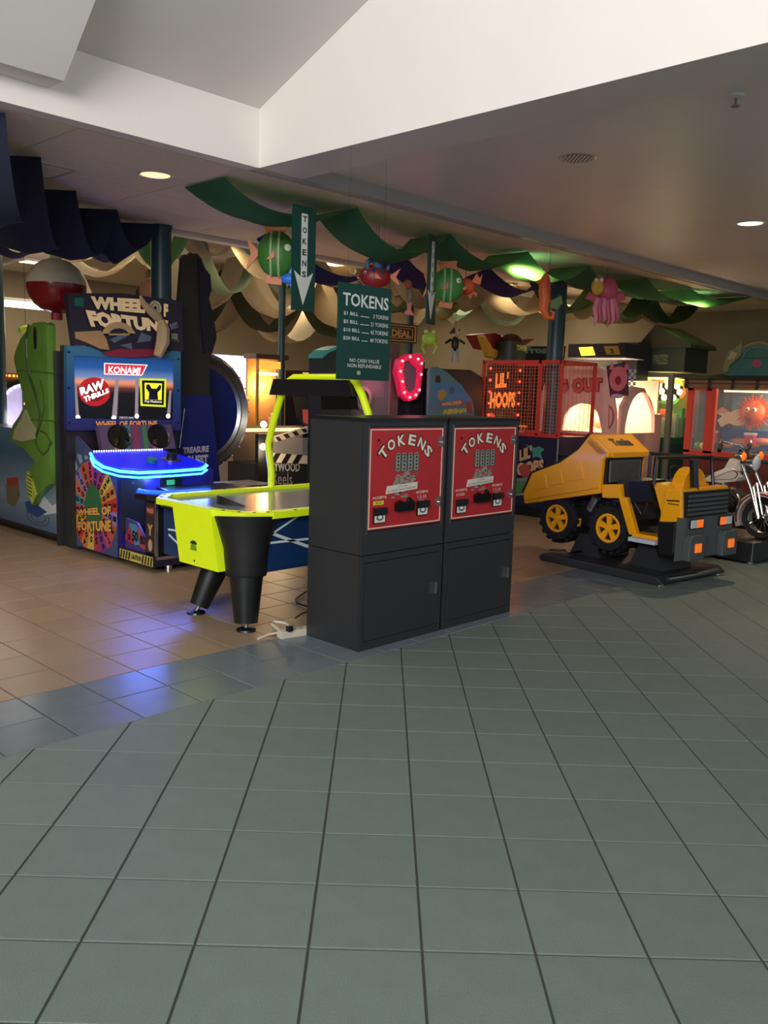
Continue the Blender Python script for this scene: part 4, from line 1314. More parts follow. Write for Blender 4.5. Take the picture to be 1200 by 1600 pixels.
# seat back with ribbed grey pad in a black frame
sb = [(-0.26,0.795),(-0.257,1.008),(0.174,1.003),(0.274,0.773)]
ss = TK[8][0] + .02
z0, z1 = sb[0][1], sb[1][1]
pad = plate(TF(ss), rect(W0 + .04, TK[8][1] - .01, WB - .06, TK[7][1] + .03), 'seat_back_frame', 'black_plastic', t, -.04, .012, bevel=.008)
plate(TF(ss), rect(W0 + .07, TK[8][1] + .02, WB - .09, TK[7][1] + .0), 'seat_back_pad', '#77746e', pad, .012, .02)
n = 14
for k in range(n):
    pass
b = B()
for k in range(n):
    x = W0 + .08 + (WB - W0 - .18) * k / n
    b.prism(TF(ss), rect(x, TK[8][1] + .025, x + .016, TK[7][1] - .005), .02, .028)
b.build('pad_ribs', '#4c4944', pad)
# cab side post, sill, floor and black seat
body([(0.523,0.749),(0.707,0.768),(0.729,0.661),(0.78,0.667),(0.907,0.364),(0.832,0.353),(0.704,0.648),(0.532,0.633)], 'cab_side', 'truck_yellow', W0 + .02, W0 + .08)
body([(0.523,0.749),(0.707,0.768),(0.729,0.661),(0.78,0.667),(0.907,0.364),(0.832,0.353),(0.704,0.648),(0.532,0.633)], 'cab_side', 'truck_yellow', W1 - .08, W1 - .02)
CP = [(0.907,0.369),(1.133,0.387),(1.133,0.451),(0.859,0.411)]
fl = [(0.864,0.347),(1.14,0.378),(1.137,0.414),(0.861,0.384)]
body([(fl[0][0], fl[0][1]), (fl[1][0], fl[0][1]), (fl[1][0], fl[0][1] + .03), (fl[0][0], fl[0][1] + .03)], 'cab_floor', 'truck_yellow', W0 + .02, W1 - .02)
st = [(0.852,0.34),(1.069,0.351),(1.071,0.33),(0.867,0.315)]
B().prism(TS(W0), [(fl[0][0], fl[0][1] - .035), (fl[1][0] - .02, fl[0][1] - .035), (fl[1][0] - .02, fl[0][1] - .002), (fl[0][0], fl[0][1] - .002)], 0.03, -.06).build('step', '#b9c3cc', t, bevel=.006)
S0 = TK[8][0]
body([(S0 + .04, .50), (S0 + .12, .36), (S0 + .20, .36), (S0 + .26, .62), (S0 + .36, .64), (S0 + .36, .78), (S0 + .30, .80), (S0 + .10, .80), (S0 + .04, .72)], 'seat', 'black_satin', W0 + .12, W1 - .12, None, .02)
bx = [(0.772,0.794),(0.958,0.824),(1.027,0.661),(0.806,0.619)]
body(bx, 'coin_box', 'black_plastic', W0 + .05, W0 + .30, None, .006)
c1 = [(0.857,0.625),(0.913,0.557),(0.934,0.527),(0.962,0.568),(0.981,0.64)]
B().tube([TS(W0 + .04).p(a, z) for a, z in c1], .006, 6).build('cable', 'black_plastic', t)
# bonnet
BN = [(1.158,0.783),(1.308,0.794),(1.332,0.53),(1.123,0.502),(1.152,0.652)]
bn = body(BN, 'bonnet', 'truck_yellow', W0, W1, None, .015)
DS = [(1.006,0.809),(1.163,0.799),(1.153,0.642),(1.123,0.502),(1.133,0.387),(1.102,0.393),(1.098,0.583),(1.067,0.658)]
body(DS, 'dashboard', 'truck_yellow', W0 + .06, W1 - .06, None, .01)
fs = TS(W0)
dk = [(1.184,0.693),(1.299,0.701),(1.3,0.691),(1.185,0.682)]
plate(fs, dk, 'side_stripe', 'black_plastic', bn, 0, .004)
b = B()
for k in range(4):
    q = [(1.192,0.668),(1.297,0.66)]
    x = q[0][0] + (q[1][0] - q[0][0]) * k / 4
    dw = (q[1][0] - q[0][0]) / 5.5
    b.prism(fs, [(x, q[0][1]), (x + dw, q[0][1]), (x + dw * 1.4, q[1][1]), (x + dw * .4, q[1][1])], 0, .004)
b.build('hazard_marks', 'black_plastic', bn)
# two rounded humps on the bonnet with the windscreen post between
HZ = BN[0][1]
for s0, w0, w1 in ((BN[0][0] + .03, W0 + .13, W0 + .47),):
    B().prism(TF(s0), [(w0, HZ - .01)] + circ((w0 + w1) / 2, HZ, (w1 - w0) / 2, 14, .165, math.pi, 0) + [(w1, HZ - .01)], -.06, .05).build('hood_hump', 'truck_yellow', bn, bevel=.012)
wz1 = 1.02
B().tube([TS(W0 + .24).p(BN[0][0] + .12, HZ - .02), TS(W0 + .22).p(BN[0][0] + .10, wz1)], .034, 10).build('windscreen_post', 'black_plastic', t)
b = B()
b.tube([TS(W0 + .02).p(BN[0][0] - .12, .80), TS(W0 + .02).p(BN[0][0] - .12, wz1), TS(W1 - .02).p(BN[0][0] - .02, wz1), TS(W1 - .02).p(BN[0][0] + .02, HZ)], .016, 8)
b.build('windscreen_frame', 'black_plastic', t)
# steering wheel
p = TS((W0 + W1) / 2).p(BN[0][0] - .10, HZ + .06)
b = B()
b.tube([p + (PW * math.cos(a) + (Vector((0, 0, 1)) * .8 - PS * .5) * math.sin(a)) * .12 for a in [2 * math.pi * k / 20 for k in range(21)]], .012, 6, False)
b.tube([p - PW * .12, p + PW * .12], .008, 6).tube([p, p + PS * .12 - Vector((0, 0, .06))], .015, 8)
b.build('steering_wheel', 'black_plastic', t)
# front face: grille with louvres, dark bumper, lamps
SF = BN[1][0]
GZ = HZ - .015
gr = plate(TF(SF), rect(W0 + .03, GZ - .205, W1 - .03, GZ), 'grille', 'black_plastic', t, 0, .03, bevel=.01)
for k in range(5):
    plate(TF(SF), rect(W0 + .06, GZ - .19 + .036 * k, W1 - .06, GZ - .19 + .036 * k + .022), 'louvre', 'truck_grey', gr, .03, .042)
bp = B()
Z3 = GZ - .205
bp.prism(TS(0), [(SF - .02, Z3), (SF + .06, Z3), (SF + .07, Z3 - .33), (SF - .02, Z3 - .36)], -W0, -W1)
bm_ = bp.build('bumper', 'truck_grey', t, bevel=.012)
for w0 in (W0 - .005, W1 - .215):
    b = B().prism(TF(SF + .06), [(w0, Z3 - .34), (w0 + .22, Z3 - .34), (w0 + .22, Z3 - .17), (w0 + .19, Z3 - .13), (w0 + .03, Z3 - .13), (w0, Z3 - .17)], -.02, .06)
    k = b.build('bumper_block', 'truck_grey', bm_, bevel=.014)
    B().prism(TF(SF + .12), rect(w0 + .07, Z3 - .27, w0 + .145, Z3 - .20), 0, .014).build('fog_lamp', 'lens_orange', k, bevel=.004)
for w0, a, c in ((W0 + .05, 'lens_clear', 'lens_orange'), (W1 - .22, 'lens_orange', 'lens_clear')):
    hl = B().prism(TF(SF + .065), rect(w0 - .008, Z3 - .088, w0 + .178, Z3 - .008), 0, .012).build('headlamp', 'black_plastic', bm_, bevel=.003)
    B().prism(TF(SF + .065), rect(w0, Z3 - .08, w0 + .08, Z3 - .016), .012, .018).build('lens', a, hl)
    B().prism(TF(SF + .065), rect(w0 + .088, Z3 - .08, w0 + .17, Z3 - .016), .012, .018).build('lens', c, hl)
body([(SF - .20, .52), (SF - .02, .52), (SF - .02, .27), (SF - .06, .24), (SF - .18, .24)], 'front_wing', 'black_plastic', W0 + .0, W1, None, .02)
# chassis and wheels
body([(.02, .52), (S0 + .2, .66), (S0 + .25, .45), (1.1, .36), (1.1, .28), (S0, .26), (.5, .33), (.05, .33)], 'chassis', 'black_plastic', W0 + .16, W1 - .16, None, .01)
B().cyl(TS(W0 + .10).p(.36, .50), TS(W0 + .10).p(.42, .62), .045, 12).build('hydraulic_ram', 'steel', t, smooth=True)
pl_ = plate(TS(W0 + .10), [(0.147,0.391),(0.269,0.413),(0.26,0.342),(0.159,0.322)], 'hazard_plate', 'truck_yellow', t, 0, .02)
b = B()
q = [(0.154,0.392),(0.264,0.377)]
for k in range(4):
    x = q[0][0] + (q[1][0] - q[0][0]) * k / 4
    b.prism(TS(W0 + .10), [(x, q[1][1]), (x + .02, q[1][1]), (x + .035, q[0][1]), (x + .015, q[0][1])], .02, .023)
b.build('hazard_marks', 'black_plastic', pl_)
def wheel(s, z, w, out):
    c = TS(w).p(s, z)
    ax = -PW * out
    R_ = .215
    wl = B().lathe([(.12, -.17), (R_ * .9, -.17), (R_, -.13), (R_, -.04), (R_ * .9, 0), (.125, 0.0), (.12, -.03)], c, ax, 28).build('wheel', 'rubber', t, smooth=True)
    b = B()
    e, g = PS, Vector((0, 0, 1))
    for k in range(18):
        a = 2 * math.pi * k / 18
        r1 = e * math.cos(a) + g * math.sin(a)
        tg = e * -math.sin(a) + g * math.cos(a)
        for o0, o1 in ((-.02, -.08), (-.09, -.15)):
            pts = [c + ax * o0 + r1 * R_ + tg * .02, c + ax * o0 + r1 * R_ - tg * .02, c + ax * o1 + r1 * R_ - tg * .02, c + ax * o1 + r1 * R_ + tg * .02]
            v0 = [b.bm.verts.new(p_ - r1 * .01) for p_ in pts]
            v1 = [b.bm.verts.new(p_ + r1 * .014) for p_ in pts]
            b.bm.faces.new(v1)
            for i in range(4):
                b.bm.faces.new([v0[i], v0[(i + 1) % 4], v1[(i + 1) % 4], v1[i]])
    b.build('tread_blocks', 'rubber', wl)
    b = B()
    b.lathe([(.125, -.05), (.128, 0.0), (.118, .004), (.105, 0.0), (.105, -.04)], c, ax, 24)
    for k in range(5):
        a = 2 * math.pi * k / 5 + .3
        r1 = e * math.cos(a) + g * math.sin(a)
        tg = e * -math.sin(a) + g * math.cos(a)
        q = []
        for d in (-.03, -.008):
            q.append([b.bm.verts.new(c + ax * d + r1 * rr + tg * ww) for rr, ww in ((.02, .018), (.11, .028), (.11, -.028), (.02, -.018))])
        b.bm.faces.new(q[1])
        for i in range(4):
            b.bm.faces.new([q[0][i], q[0][(i + 1) % 4], q[1][(i + 1) % 4], q[1][i]])
    b.cyl(c + ax * -.03, c + ax * .002, .028, 12)
    b.build('rim', 'truck_yellow', wl)
    B().cyl(c + ax * -.06, c + ax * -.032, .118, 20).build('hub_recess', 'black_plastic', wl)
wheel(.03, .385, W0 + .04, 1)
wheel(.60, .375, W0 + .04, 1)
wheel(.03, .385, W1 - .04, -1)
wheel(.60, .375, W1 - .04, -1)
# rocking base
b = B().prism(TS(0), [(-.02, .0), (1.22, 0), (1.27, .03), (1.2, .075), (.02, .075), (-.04, .04)], -.0, -.95)
bs = b.build('base', 'black_satin', t, bevel=.014)
for s0 in (.22, .86):
    B().prism(TS(0), [(s0 - .10, .07), (s0 + .24, .07), (s0 + .15, .27), (s0 - .01, .27)], -.25, -.68).build('pedestal', 'black_satin', t, bevel=.012)
B().tube([TS(0).p(1.24, .05, -.12), TS(0).p(1.26, .05, -.5), TS(0).p(1.24, .055, -.85)], .016, 8).build('bumper_trim', 'chrome', bs)
for s0, w in ((1.22, .04), (.06, .06), (1.22, .90)):
    B().cyl(TS(w).p(s0, 0), TS(w).p(s0, .035), .03, 12).build('levelling_foot', 'chrome', bs)
B().tube([TS(.1).p(.0, .09), TS(.2).p(.12, .10), TS(.12).p(.2, .09), TS(.26).p(.26, .11), TS(.3).p(.34, .22)], .008, 6).build('coiled_cable', 'black_gloss', t)

# ================================================================ MOTORCYCLE RIDE
MO = Vector((8.2, 3.78, 0))
t = thing('motorcycle_ride', 'cream and oxblood motorcycle ride on a black base behind the yellow truck', 'kiddie ride', tuple(MO + PS * .4 + PW * .3))
def MS(w):
    return Pl(MO + PW * w, PS)
MW = .36
m = MS(MW)
b = B().prism(MS(0), [(-1.0, .02), (.78, .02), (.78, .20), (-1.0, .20)], 0, -.80)
bs = b.build('base', 'black_satin', t, bevel=.012)
B().tube([MS(-.004).p(.775, .03, 0), MS(-.004).p(.775, .20, 0)], .010, 6).build('corner_trim', 'chrome', bs)
for s0, w in ((.74, .05), (.74, .72), (-.95, .05), (-.95, .72)):
    B().cyl(MS(w).p(s0, 0), MS(w).p(s0, .03), .032, 12).build('caster', 'chrome', bs)
tk = [(0.082,0.735),(0.201,0.804),(0.346,0.855),(0.4,0.847),(0.437,0.794),(0.422,0.743),(0.358,0.717),(0.1,0.698)]
b = B()
TNK = [(0.063,0.72),(0.181,0.802),(0.279,0.849),(0.359,0.856),(0.423,0.811),(0.439,0.776),(0.404,0.728),(0.258,0.701),(0.072,0.695)]
tank = B().prism(MS(0), TNK, -(MW - .10), -(MW + .10)).build('fuel_tank', 'pearl', t, bevel=.03, smooth=True)
ol = [(0.162,0.737),(0.279,0.799),(0.376,0.839),(0.417,0.827),(0.433,0.797),(0.409,0.764),(0.352,0.743),(0.177,0.723)]
oi = grow(ol, .88)
B().ring(MS(MW - .10), ol, oi, 0, .006).build('pinstripe', 'oxblood', tank)
dm = [(0.266,0.841),(0.317,0.946),(0.37,0.951),(0.429,0.887),(0.434,0.831),(0.347,0.836)]
B().prism(MS(0), dm, -(MW - .08), -(MW + .08)).build('tank_dome', 'pearl', t, bevel=.02, smooth=True)
B().prism(MS(0), [(-0.271,0.628),(-0.168,0.718),(0.045,0.757),(0.086,0.697),(0.02,0.638),(-0.237,0.585)], -(MW - .13), -(MW + .13)).build('saddle', 'black_satin', t, bevel=.03, smooth=True)
rf = [(-0.339,0.547),(-0.255,0.623),(-0.085,0.614),(0.021,0.475),(-0.033,0.436),(-0.15,0.515),(-0.26,0.509),(-0.341,0.398)]
B().prism(MS(0), rf, -(MW - .10), -(MW + .10)).build('rear_fender', 'pearl', t, bevel=.02)
# engine: twin finned cylinders, air cleaner, crankcase, exhaust
eb = [(0.122,0.455),(0.262,0.663),(0.365,0.643),(0.406,0.489),(0.322,0.377),(0.172,0.37)]
eng = B().prism(MS(0), eb, -(MW - .08), -(MW + .08)).build('engine_block', 'dark_metal', t, bevel=.02)
c = [(0.267,0.643)]
B().lathe([(0, .03), (.04, .04), (.062, .03), (.066, 0), (.066, -.05)], MS(MW - .10).p(*c[0]), -PW, 20).build('air_cleaner', 'chrome', eng, smooth=True)
b = B()
q = [(0.246,0.413),(0.429,0.623)]
p0, p1 = Vector(q[0]), Vector(q[1])
for k in range(9):
    c_ = p0.lerp(p1, k / 8)
    n2 = Vector((-(p1 - p0).y, (p1 - p0).x)).normalized() * .045
    dd = (p1 - p0).normalized() * .006
    b.prism(MS(MW - .09), [tuple(c_ - n2 - dd), tuple(c_ + n2 - dd), tuple(c_ + n2 + dd), tuple(c_ - n2 + dd)], -.14, .02)
b.build('cooling_fins', 'engine_metal', eng)
ex = [(0.449,0.613),(0.479,0.567),(0.452,0.439),(0.391,0.381),(0.256,0.376)]
B().tube([MS(MW - .12).p(a, z) for a, z in ex], .014, 8).build('exhaust_pipe', 'chrome', eng, smooth=True)
# front fork, wheel, fender, bars, lamps
wc = [(0.67,0.386)]
ws, wzz = wc[0][0], max(wc[0][1], .40)
RW = wzz - .20
c0 = MS(MW).p(ws, wzz)
wl = B().lathe([(RW * .72, -.05), (RW * .93, -.06), (RW, -.03), (RW, .03), (RW * .93, .06), (RW * .72, .05)], c0, -PW, 28).build('front_wheel', 'rubber', t, smooth=True)
B().lathe([(RW * .73, -.03), (RW * .70, -.045), (RW * .66, 0), (RW * .70, .045), (RW * .73, .03)], c0, -PW, 28).build('rim', 'chrome', wl, smooth=True)
b = B()
for k in range(14):
    a = 2 * math.pi * k / 14
    b.tube([c0, c0 + (PS * math.cos(a) + Vector((0, 0, 1)) * math.sin(a)) * RW * .7], .004, 5)
b.cyl(c0 - PW * .05, c0 + PW * .05, .035, 12)
b.build('spokes', 'chrome', wl)
fd = circ(0, 0, RW * 1.28, 14, None, math.radians(5), math.radians(205))
fi = circ(0, 0, RW * 1.06, 14, None, math.radians(5), math.radians(205))
b = B()
b.prism(MS(0), [(ws + a, wzz + z) for a, z in fd] + [(ws + a, wzz + z) for a, z in fi[::-1]], -(MW - .085), -(MW + .085))
fen = b.build('front_fender', 'pearl', t, bevel=.015)
b = B()
fo = circ(0, 0, RW * 1.21, 12, None, math.radians(60), math.radians(195))
fn = circ(0, 0, RW * 1.13, 12, None, math.radians(60), math.radians(195))
b.prism(MS(MW - .085), [(ws + a, wzz + z) for a, z in fo] + [(ws + a, wzz + z) for a, z in fn[::-1]], 0, .005)
b.build('fender_flash', 'oxblood', fen)
hs, hz = [(0.429,0.881)][0]
hb_ = [(0.446,1.056)][0]
for w in (MW - .10, MW + .10):
    fk = B().tube([MS(w).p(ws, wzz), MS(w).p(ws - .10, wzz + .28), MS(w).p(hs + .03, hz + .02)], [.022, .020, .016], 10).build('fork_leg', 'chrome', t, smooth=True)
    B().tube([MS(w - .03).p(ws + .02, wzz + .02), MS(w - .03).p(ws - .06, wzz + .3), MS(w - .03).p(ws - .03, wzz + .34), MS(w - .03).p(ws + .05, wzz + .05)], .010, 8).build('spring_rod', 'chrome', fk)
B().tube([MS(MW).p(hs + .02, hz - .08), MS(MW).p(hs - .02, hz + .16)], .045, 12).build('steering_head', 'black_satin', t)
gl = [(0.348,0.998),(0.428,1.058),(0.472,1.08),(0.535,1.084)]
zb_ = [(0.391,1.083)][0][1]
bar = [MS(MW - .42).p(gl[0][0] + .05, zb_ - .05), MS(MW - .26).p(hs - .10, zb_ + .03), MS(MW - .10).p(hs - .01, zb_ + .0), MS(MW).p(hs, zb_ - .05), MS(MW + .10).p(hs - .01, zb_), MS(MW + .26).p(hs - .10, zb_ + .03), MS(MW + .42).p(hs - .20, zb_ - .05)]
hbar = B().tube(bar, .012, 8).build('handlebar', 'chrome', t, smooth=True)
for i, j in ((0, 1), (6, 5)):
    B().tube([bar[i], bar[i].lerp(bar[j], .6)], .020, 10).build('grip', 'rubber', hbar, smooth=True)
def lampball(w, s, z, r, m, name):
    l = B().lathe([(0, -.09), (r * .6, -.075), (r, 0), (r * 1.05, .01), (r, .014)], MS(w).p(s, z), PS, 16).build(name, 'chrome', t, smooth=True)
    B().lathe([(r, .012), (r * .7, .028), (0, .034)], MS(w).p(s, z), PS, 16).build('lens', m, l, smooth=True)
lampball(MW - .02, hs + .12, hz + .04, .075, 'lens_clear', 'headlight')
lampball(MW - .16, hs + .06, hz + .10, .045, 'lens_orange', 'turn_signal')
lampball(MW + .16, hs + .06, hz + .10, .045, 'lens_orange', 'turn_signal')
c0 = MS(MW).p(-.60, .42)
wl = B().lathe([(.15, -.06), (.20, -.07), (.22, -.03), (.22, .03), (.20, .07), (.15, .06)], c0, -PW, 24).build('rear_wheel', 'rubber', t, smooth=True)
B().cyl(c0 - PW * .05, c0 + PW * .05, .15, 20).build('hub', 'steel', wl, smooth=True)
B().prism(MS(0), [(-.5, .20), (.0, .20), (.05, .40), (-.45, .40)], -(MW - .06), -(MW + .06)).build('mount', 'black_satin', t)
# ================================================================ BASKETBALL CAGE GAME
u0 = 9.0
t = thing('basketball_game', 'small basketball game inside a red mesh cage strung with red lights', 'arcade machine', (9.6, 6.5, 0))
fu = FU(u0)
cg = [(-6.907,1.922),(-5.745,1.897),(-5.698,1.097),(-6.854,1.036)]
yl, yr = -cg[0][0], -cg[1][0]            # far and near end (y)
zt, zb = cg[0][1], cg[3][1]
u1 = u0 + .75
body_b = boxes('body', 'cabinet_purple', t, ((u0 + .01, yr + .02, .12), (u1, yl, zb - .03)), bevel=.006)
boxes('plinth', 'black_plastic', t, ((u0 + .04, yr + .05, 0), (u1 - .03, yl - .03, .12)))
b = B()
for x in (u0, u1):
    for y in (yl, yr, (yl + yr) / 2 - .28):
        if x == u1 and y not in (yl, yr):
            continue
        b.box((x - .018, y - .018, zb - .02), (x + .018, y + .018, zt))
    b.box((x - .018, yr, zt - .04), (x + .018, yl, zt))
    b.box((x - .018, yr, zb - .04), (x + .018, yl, zb))
for y in (yl, yr):
    b.box((u0, y - .018, zt - .04), (u1, y + .018, zt))
b.build('cage_frame', '#c8362c', t)
b = B()
k = yr
while k < yl:
    b.box((u0 - .002, k - .002, zb), (u0 + .002, k + .002, zt - .03))
    k += .042
k = zb + .03
while k < zt - .03:
    b.box((u0 - .003, yr, k - .002), (u0 + .001, yl, k + .002))
    k += .042
k = yr
while k < yl:
    b.box((u1 - .002, k - .002, zb), (u1 + .002, k + .002, zt - .03))
    k += .06
o = b.build('mesh', '#c2664e', t)
o['kind'] = 'stuff'
fb = FV(yl - .03)
bk = plate(fb, rect(u0 + .03, zb, u1 - .03, zt - .05), 'backboard', '#3a1c18', t, 0, .02)
w = u1 - u0
def bq(x0, z0, x1, z1):
    h = zt - zb
    return [(u0 + w * x0, zb + h * z0), (u0 + w * x1, zb + h * z0 + .02), (u0 + w * x1, zb + h * z1 + .02), (u0 + w * x0, zb + h * z1)]
text(fb, [("LIL'", bq(.22, .60, .62, .84)), ('HOOPS', bq(.10, .30, .86, .56))], '#140c08', bk, 'letter_outline', d=.024, bold=.12)
text(fb, [("LIL'", bq(.23, .61, .61, .83)), ('HOOPS', bq(.11, .31, .85, .55))], 'glow#e8823a:0.9', bk, d=.028, bold=.06)
plate(fb, circ(u0 + w * .18, zb + .12, .10, 14), 'printed_ball', 'glow#d8502a:0.8', bk, .02, .024)
plate(fb, rect(u0 + w * .34, zb + .03, u0 + w * .52, zb + .22), 'printed_block', '#2a5a34', bk, .02, .024)
b = B()
for k in range(6):
    z = zb + .05 + (zt - zb - .15) * k / 5
    for x in (u0 + .05, u1 - .05):
        b.ball((x, yl - .07, z), .016, 8, 5)
b.build('red_bulbs', 'glow#ff3a2a:7', t)
hp = (u0 + w * .55, yl - .26, zb + .06)
b = B()
b.tube([(hp[0] + .13 * math.cos(a), hp[1] + .13 * math.sin(a), hp[2]) for a in [2 * math.pi * k / 18 for k in range(19)]], .012, 6, False)
b.box((hp[0] - .10, yl - .13, hp[2] - .06), (hp[0] + .10, yl - .05, hp[2] + .02))
hoop = b.build('hoop', 'glow#e8622a:0.5', t)
b = B()
for k in range(10):
    a = 2 * math.pi * k / 10
    for da in (.5, -.5):
        b.tube([(hp[0] + .12 * math.cos(a), hp[1] + .12 * math.sin(a), hp[2]), (hp[0] + .07 * math.cos(a + da), hp[1] + .07 * math.sin(a + da), hp[2] - .18)], .004, 4)
b.build('net', '#d8c8b0', hoop)
lamp('POINT', 'cage_lamp', (u0 + .3, yl - .4, zb + .45), 2.5, (1, .22, .12), .12)
side = [(-6.356,0.919),(-5.848,0.919),(-5.795,0.135),(-6.303,0.076)]
text(fu, [("LIL'", [(-6.292,0.667),(-6.095,0.73),(-6.106,0.903),(-6.302,0.826)]), ('HOOPS', [(-6.425,0.454),(-5.907,0.572),(-5.919,0.743),(-6.437,0.639)])], '#140e1e', body_b, 'letter_outline', d=.002, bold=.12)
text(fu, [("LIL'", [(-6.283,0.676),(-6.105,0.737),(-6.115,0.894),(-6.292,0.819)]), ('HOOPS', [(-6.416,0.463),(-5.917,0.579),(-5.927,0.735),(-6.426,0.632)])], '#c89a70', body_b, d=.005, bold=.06)
plate(fu, circ(*[(-6.189,0.571)][0], .085, 14, .085), 'print_ball', '#a8443c', body_b, 0, .006)
plate(fu, [(-6.21,0.896),(-6.066,0.858),(-6.012,0.885),(-5.926,0.852),(-5.978,0.801),(-5.946,0.733),(-6.04,0.757),(-6.095,0.73),(-6.1,0.808)], 'star_print', '#3f8a7a', body_b, 0, .003)
plate(fu, [(-6.327,0.455),(-6.043,0.512),(-6.066,0.288),(-6.313,0.238)], 'court_print', '#7a7a86', body_b, 0, .003)
plate(fu, [(-6.326,0.439),(-6.171,0.437),(-6.219,0.288),(-6.315,0.262)], 'grass_print', '#4a7a44', body_b, .003, .005)
B().tube([(u0, yr, zb - .05), (u0, yr, .15)], .012, 6).build('corner_trim', 'steel', t)
fr = FV(yr + .02)
boxes('ball_tray', 'black_plastic', t, ((u0 + .04, yr - .12, zb - .32), (u1 - .03, yr + .03, zb - .24)))
boxes('tray_rail', 'chrome', t, ((u0 + .03, yr - .13, zb - .24), (u1 - .02, yr - .11, zb - .225)))

# ================================================================ PIG GAME
u0 = 10.3
t = thing('pig_toss_game', 'pale pink pig themed toss game with brightly lit arched openings', 'arcade machine', (10.9, 6.2, 0))
fu = FU(u0)
sh = [(-6.831,0.865),(-6.862,1.484),(-6.803,1.705),(-6.637,1.837),(-6.312,1.907),(-5.975,1.899),(-5.858,1.842),(-5.79,1.678),(-5.686,1.268),(-5.651,0.938)]
hole = [(-6.501,1.042),(-6.474,1.235),(-6.391,1.351),(-6.248,1.415),(-6.081,1.404),(-5.959,1.299),(-5.886,1.075)]
sh = [(sh[0][0], 0.0)] + sh[1:-1] + [(sh[-1][0], 0.0)]
yf, yn = -sh[0][0], -sh[-1][0]
hb = hole[0][1]
def strip_around(pl, outer, hole, name, m, par, d0, d1):
    """panel with an arched opening: built from columns above, beside and below the opening"""
    b = B()
    def ytop(x):
        pts = outer
        best = None
        for a, c in zip(pts, pts[1:]):
            if min(a[0], c[0]) <= x <= max(a[0], c[0]) and abs(c[0] - a[0]) > 1e-6:
                z = a[1] + (c[1] - a[1]) * (x - a[0]) / (c[0] - a[0])
                best = z if best is None else max(best, z)
        return best if best is not None else pts[1][1]
    def htop(x):
        best = None
        for a, c in zip(hole, hole[1:]):
            if min(a[0], c[0]) <= x <= max(a[0], c[0]) and abs(c[0] - a[0]) > 1e-6:
                z = a[1] + (c[1] - a[1]) * (x - a[0]) / (c[0] - a[0])
                best = z if best is None else max(best, z)
        return best
    x0, x1 = min(p[0] for p in outer), max(p[0] for p in outer)
    h0, h1 = min(p[0] for p in hole), max(p[0] for p in hole)
    xs = sorted(set([x0 + 1e-4, x1 - 1e-4, h0, h1] + [x0 + (x1 - x0) * k / 26 for k in range(1, 26)] + [h0 + (h1 - h0) * k / 16 for k in range(1, 16)]))
    for a, c in zip(xs, xs[1:]):
        if c - a < 1e-4:
            continue
        if a >= h0 - 1e-6 and c <= h1 + 1e-6:
            ta, tc = htop(a) or hole[0][1], htop(c) or hole[0][1]
            b.prism(pl, [(a, max(ta, hb)), (c, max(tc, hb)), (c, ytop(c)), (a, ytop(a))], d0, d1)
            b.prism(pl, [(a, 0.0), (c, 0.0), (c, hb), (a, hb)], d0, d1)
        else:
            b.prism(pl, [(a, 0.0), (c, 0.0), (c, ytop(c)), (a, ytop(a))], d0, d1)
    bmesh.ops.remove_doubles(b.bm, verts=b.bm.verts, dist=1e-5)
    return b.build(name, m, par)
pk = strip_around(fu, sh, hole, 'side_panel', '#d8a8a0', t, 0, .05)
text(fu, [('PIG', [(-6.775,1.443),(-6.407,1.565),(-6.45,1.753),(-6.798,1.626)]), ('OUT', [(-6.364,1.532),(-5.904,1.576),(-5.917,1.759),(-6.39,1.753)])], '#5a2a30', pk, 'letter_outline', d=.053, bold=.13)
text(fu, [('PIG', [(-6.766,1.452),(-6.417,1.573),(-6.459,1.744),(-6.787,1.618)]), ('OUT', [(-6.355,1.54),(-5.914,1.584),(-5.926,1.75),(-6.379,1.745)])], '#c8545c', pk, d=.056, bold=.07)
B().ring(fu, circ(*[(-5.814,1.246)][0], .10, 14, .16, math.radians(-70), math.radians(80)), circ(*[(-5.814,1.246)][0], .075, 14, .135, math.radians(-70), math.radians(80)), .05, .056).build('curl_print', '#a8544c', pk)
# front: the second arched panel faces the aisle
fv = FV(yn)
dx = 1.15
sh2 = [(u0 + .02, 0.0), (u0 + .02, sh[-2][1] + .12), (u0 + .25, sh[-3][1] - .02), (u0 + .6, sh[-3][1] - .04), (u0 + .95, sh[-2][1] + .02), (u0 + dx, 1.3), (u0 + dx, 0.0)]
hole2 = [(u0 + .14, hb)] + [(u0 + .55 + .41 * math.cos(a), hb + .50 * math.sin(a) + .05) for a in [math.pi - math.pi * k / 10 for k in range(11)]] + [(u0 + .96, hb)]
strip_around(fv, sh2, hole2, 'front_panel', '#d8a8a0', t, -.05, 0)
boxes('play_field', '#e0b8a0', t, ((u0 + .05, yn + .06, hb - .06), (u0 + dx, yf - .02, hb)))
boxes('rear_wall', '#f0dcc0', t, ((u0 + dx - .04, yn + .06, hb), (u0 + dx, yf - .02, 1.75)))
boxes('end_wall', '#f0dcc0', t, ((u0 + .05, yf - .06, hb), (u0 + dx, yf - .02, 1.75)))
b = B().box((u0 + .2, yn + .2, 1.60), (u0 + .9, yf - .2, 1.63))
b.build('interior_lamp', 'glow#fff0c8:5', t)
lamp('POINT', 'pig_lamp', (u0 + .5, (yn + yf) / 2, 1.45), 16, (1, .82, .6), .15)
for k, (dy, dz) in enumerate(((.3, .10), (.52, .06), (.72, .12))):
    B().ball((u0 + .5 + .1 * k, yn + dy, hb + dz), (.09, .09, .10), 10, 7).build('pig_target', '#e09a8a', t, smooth=True)
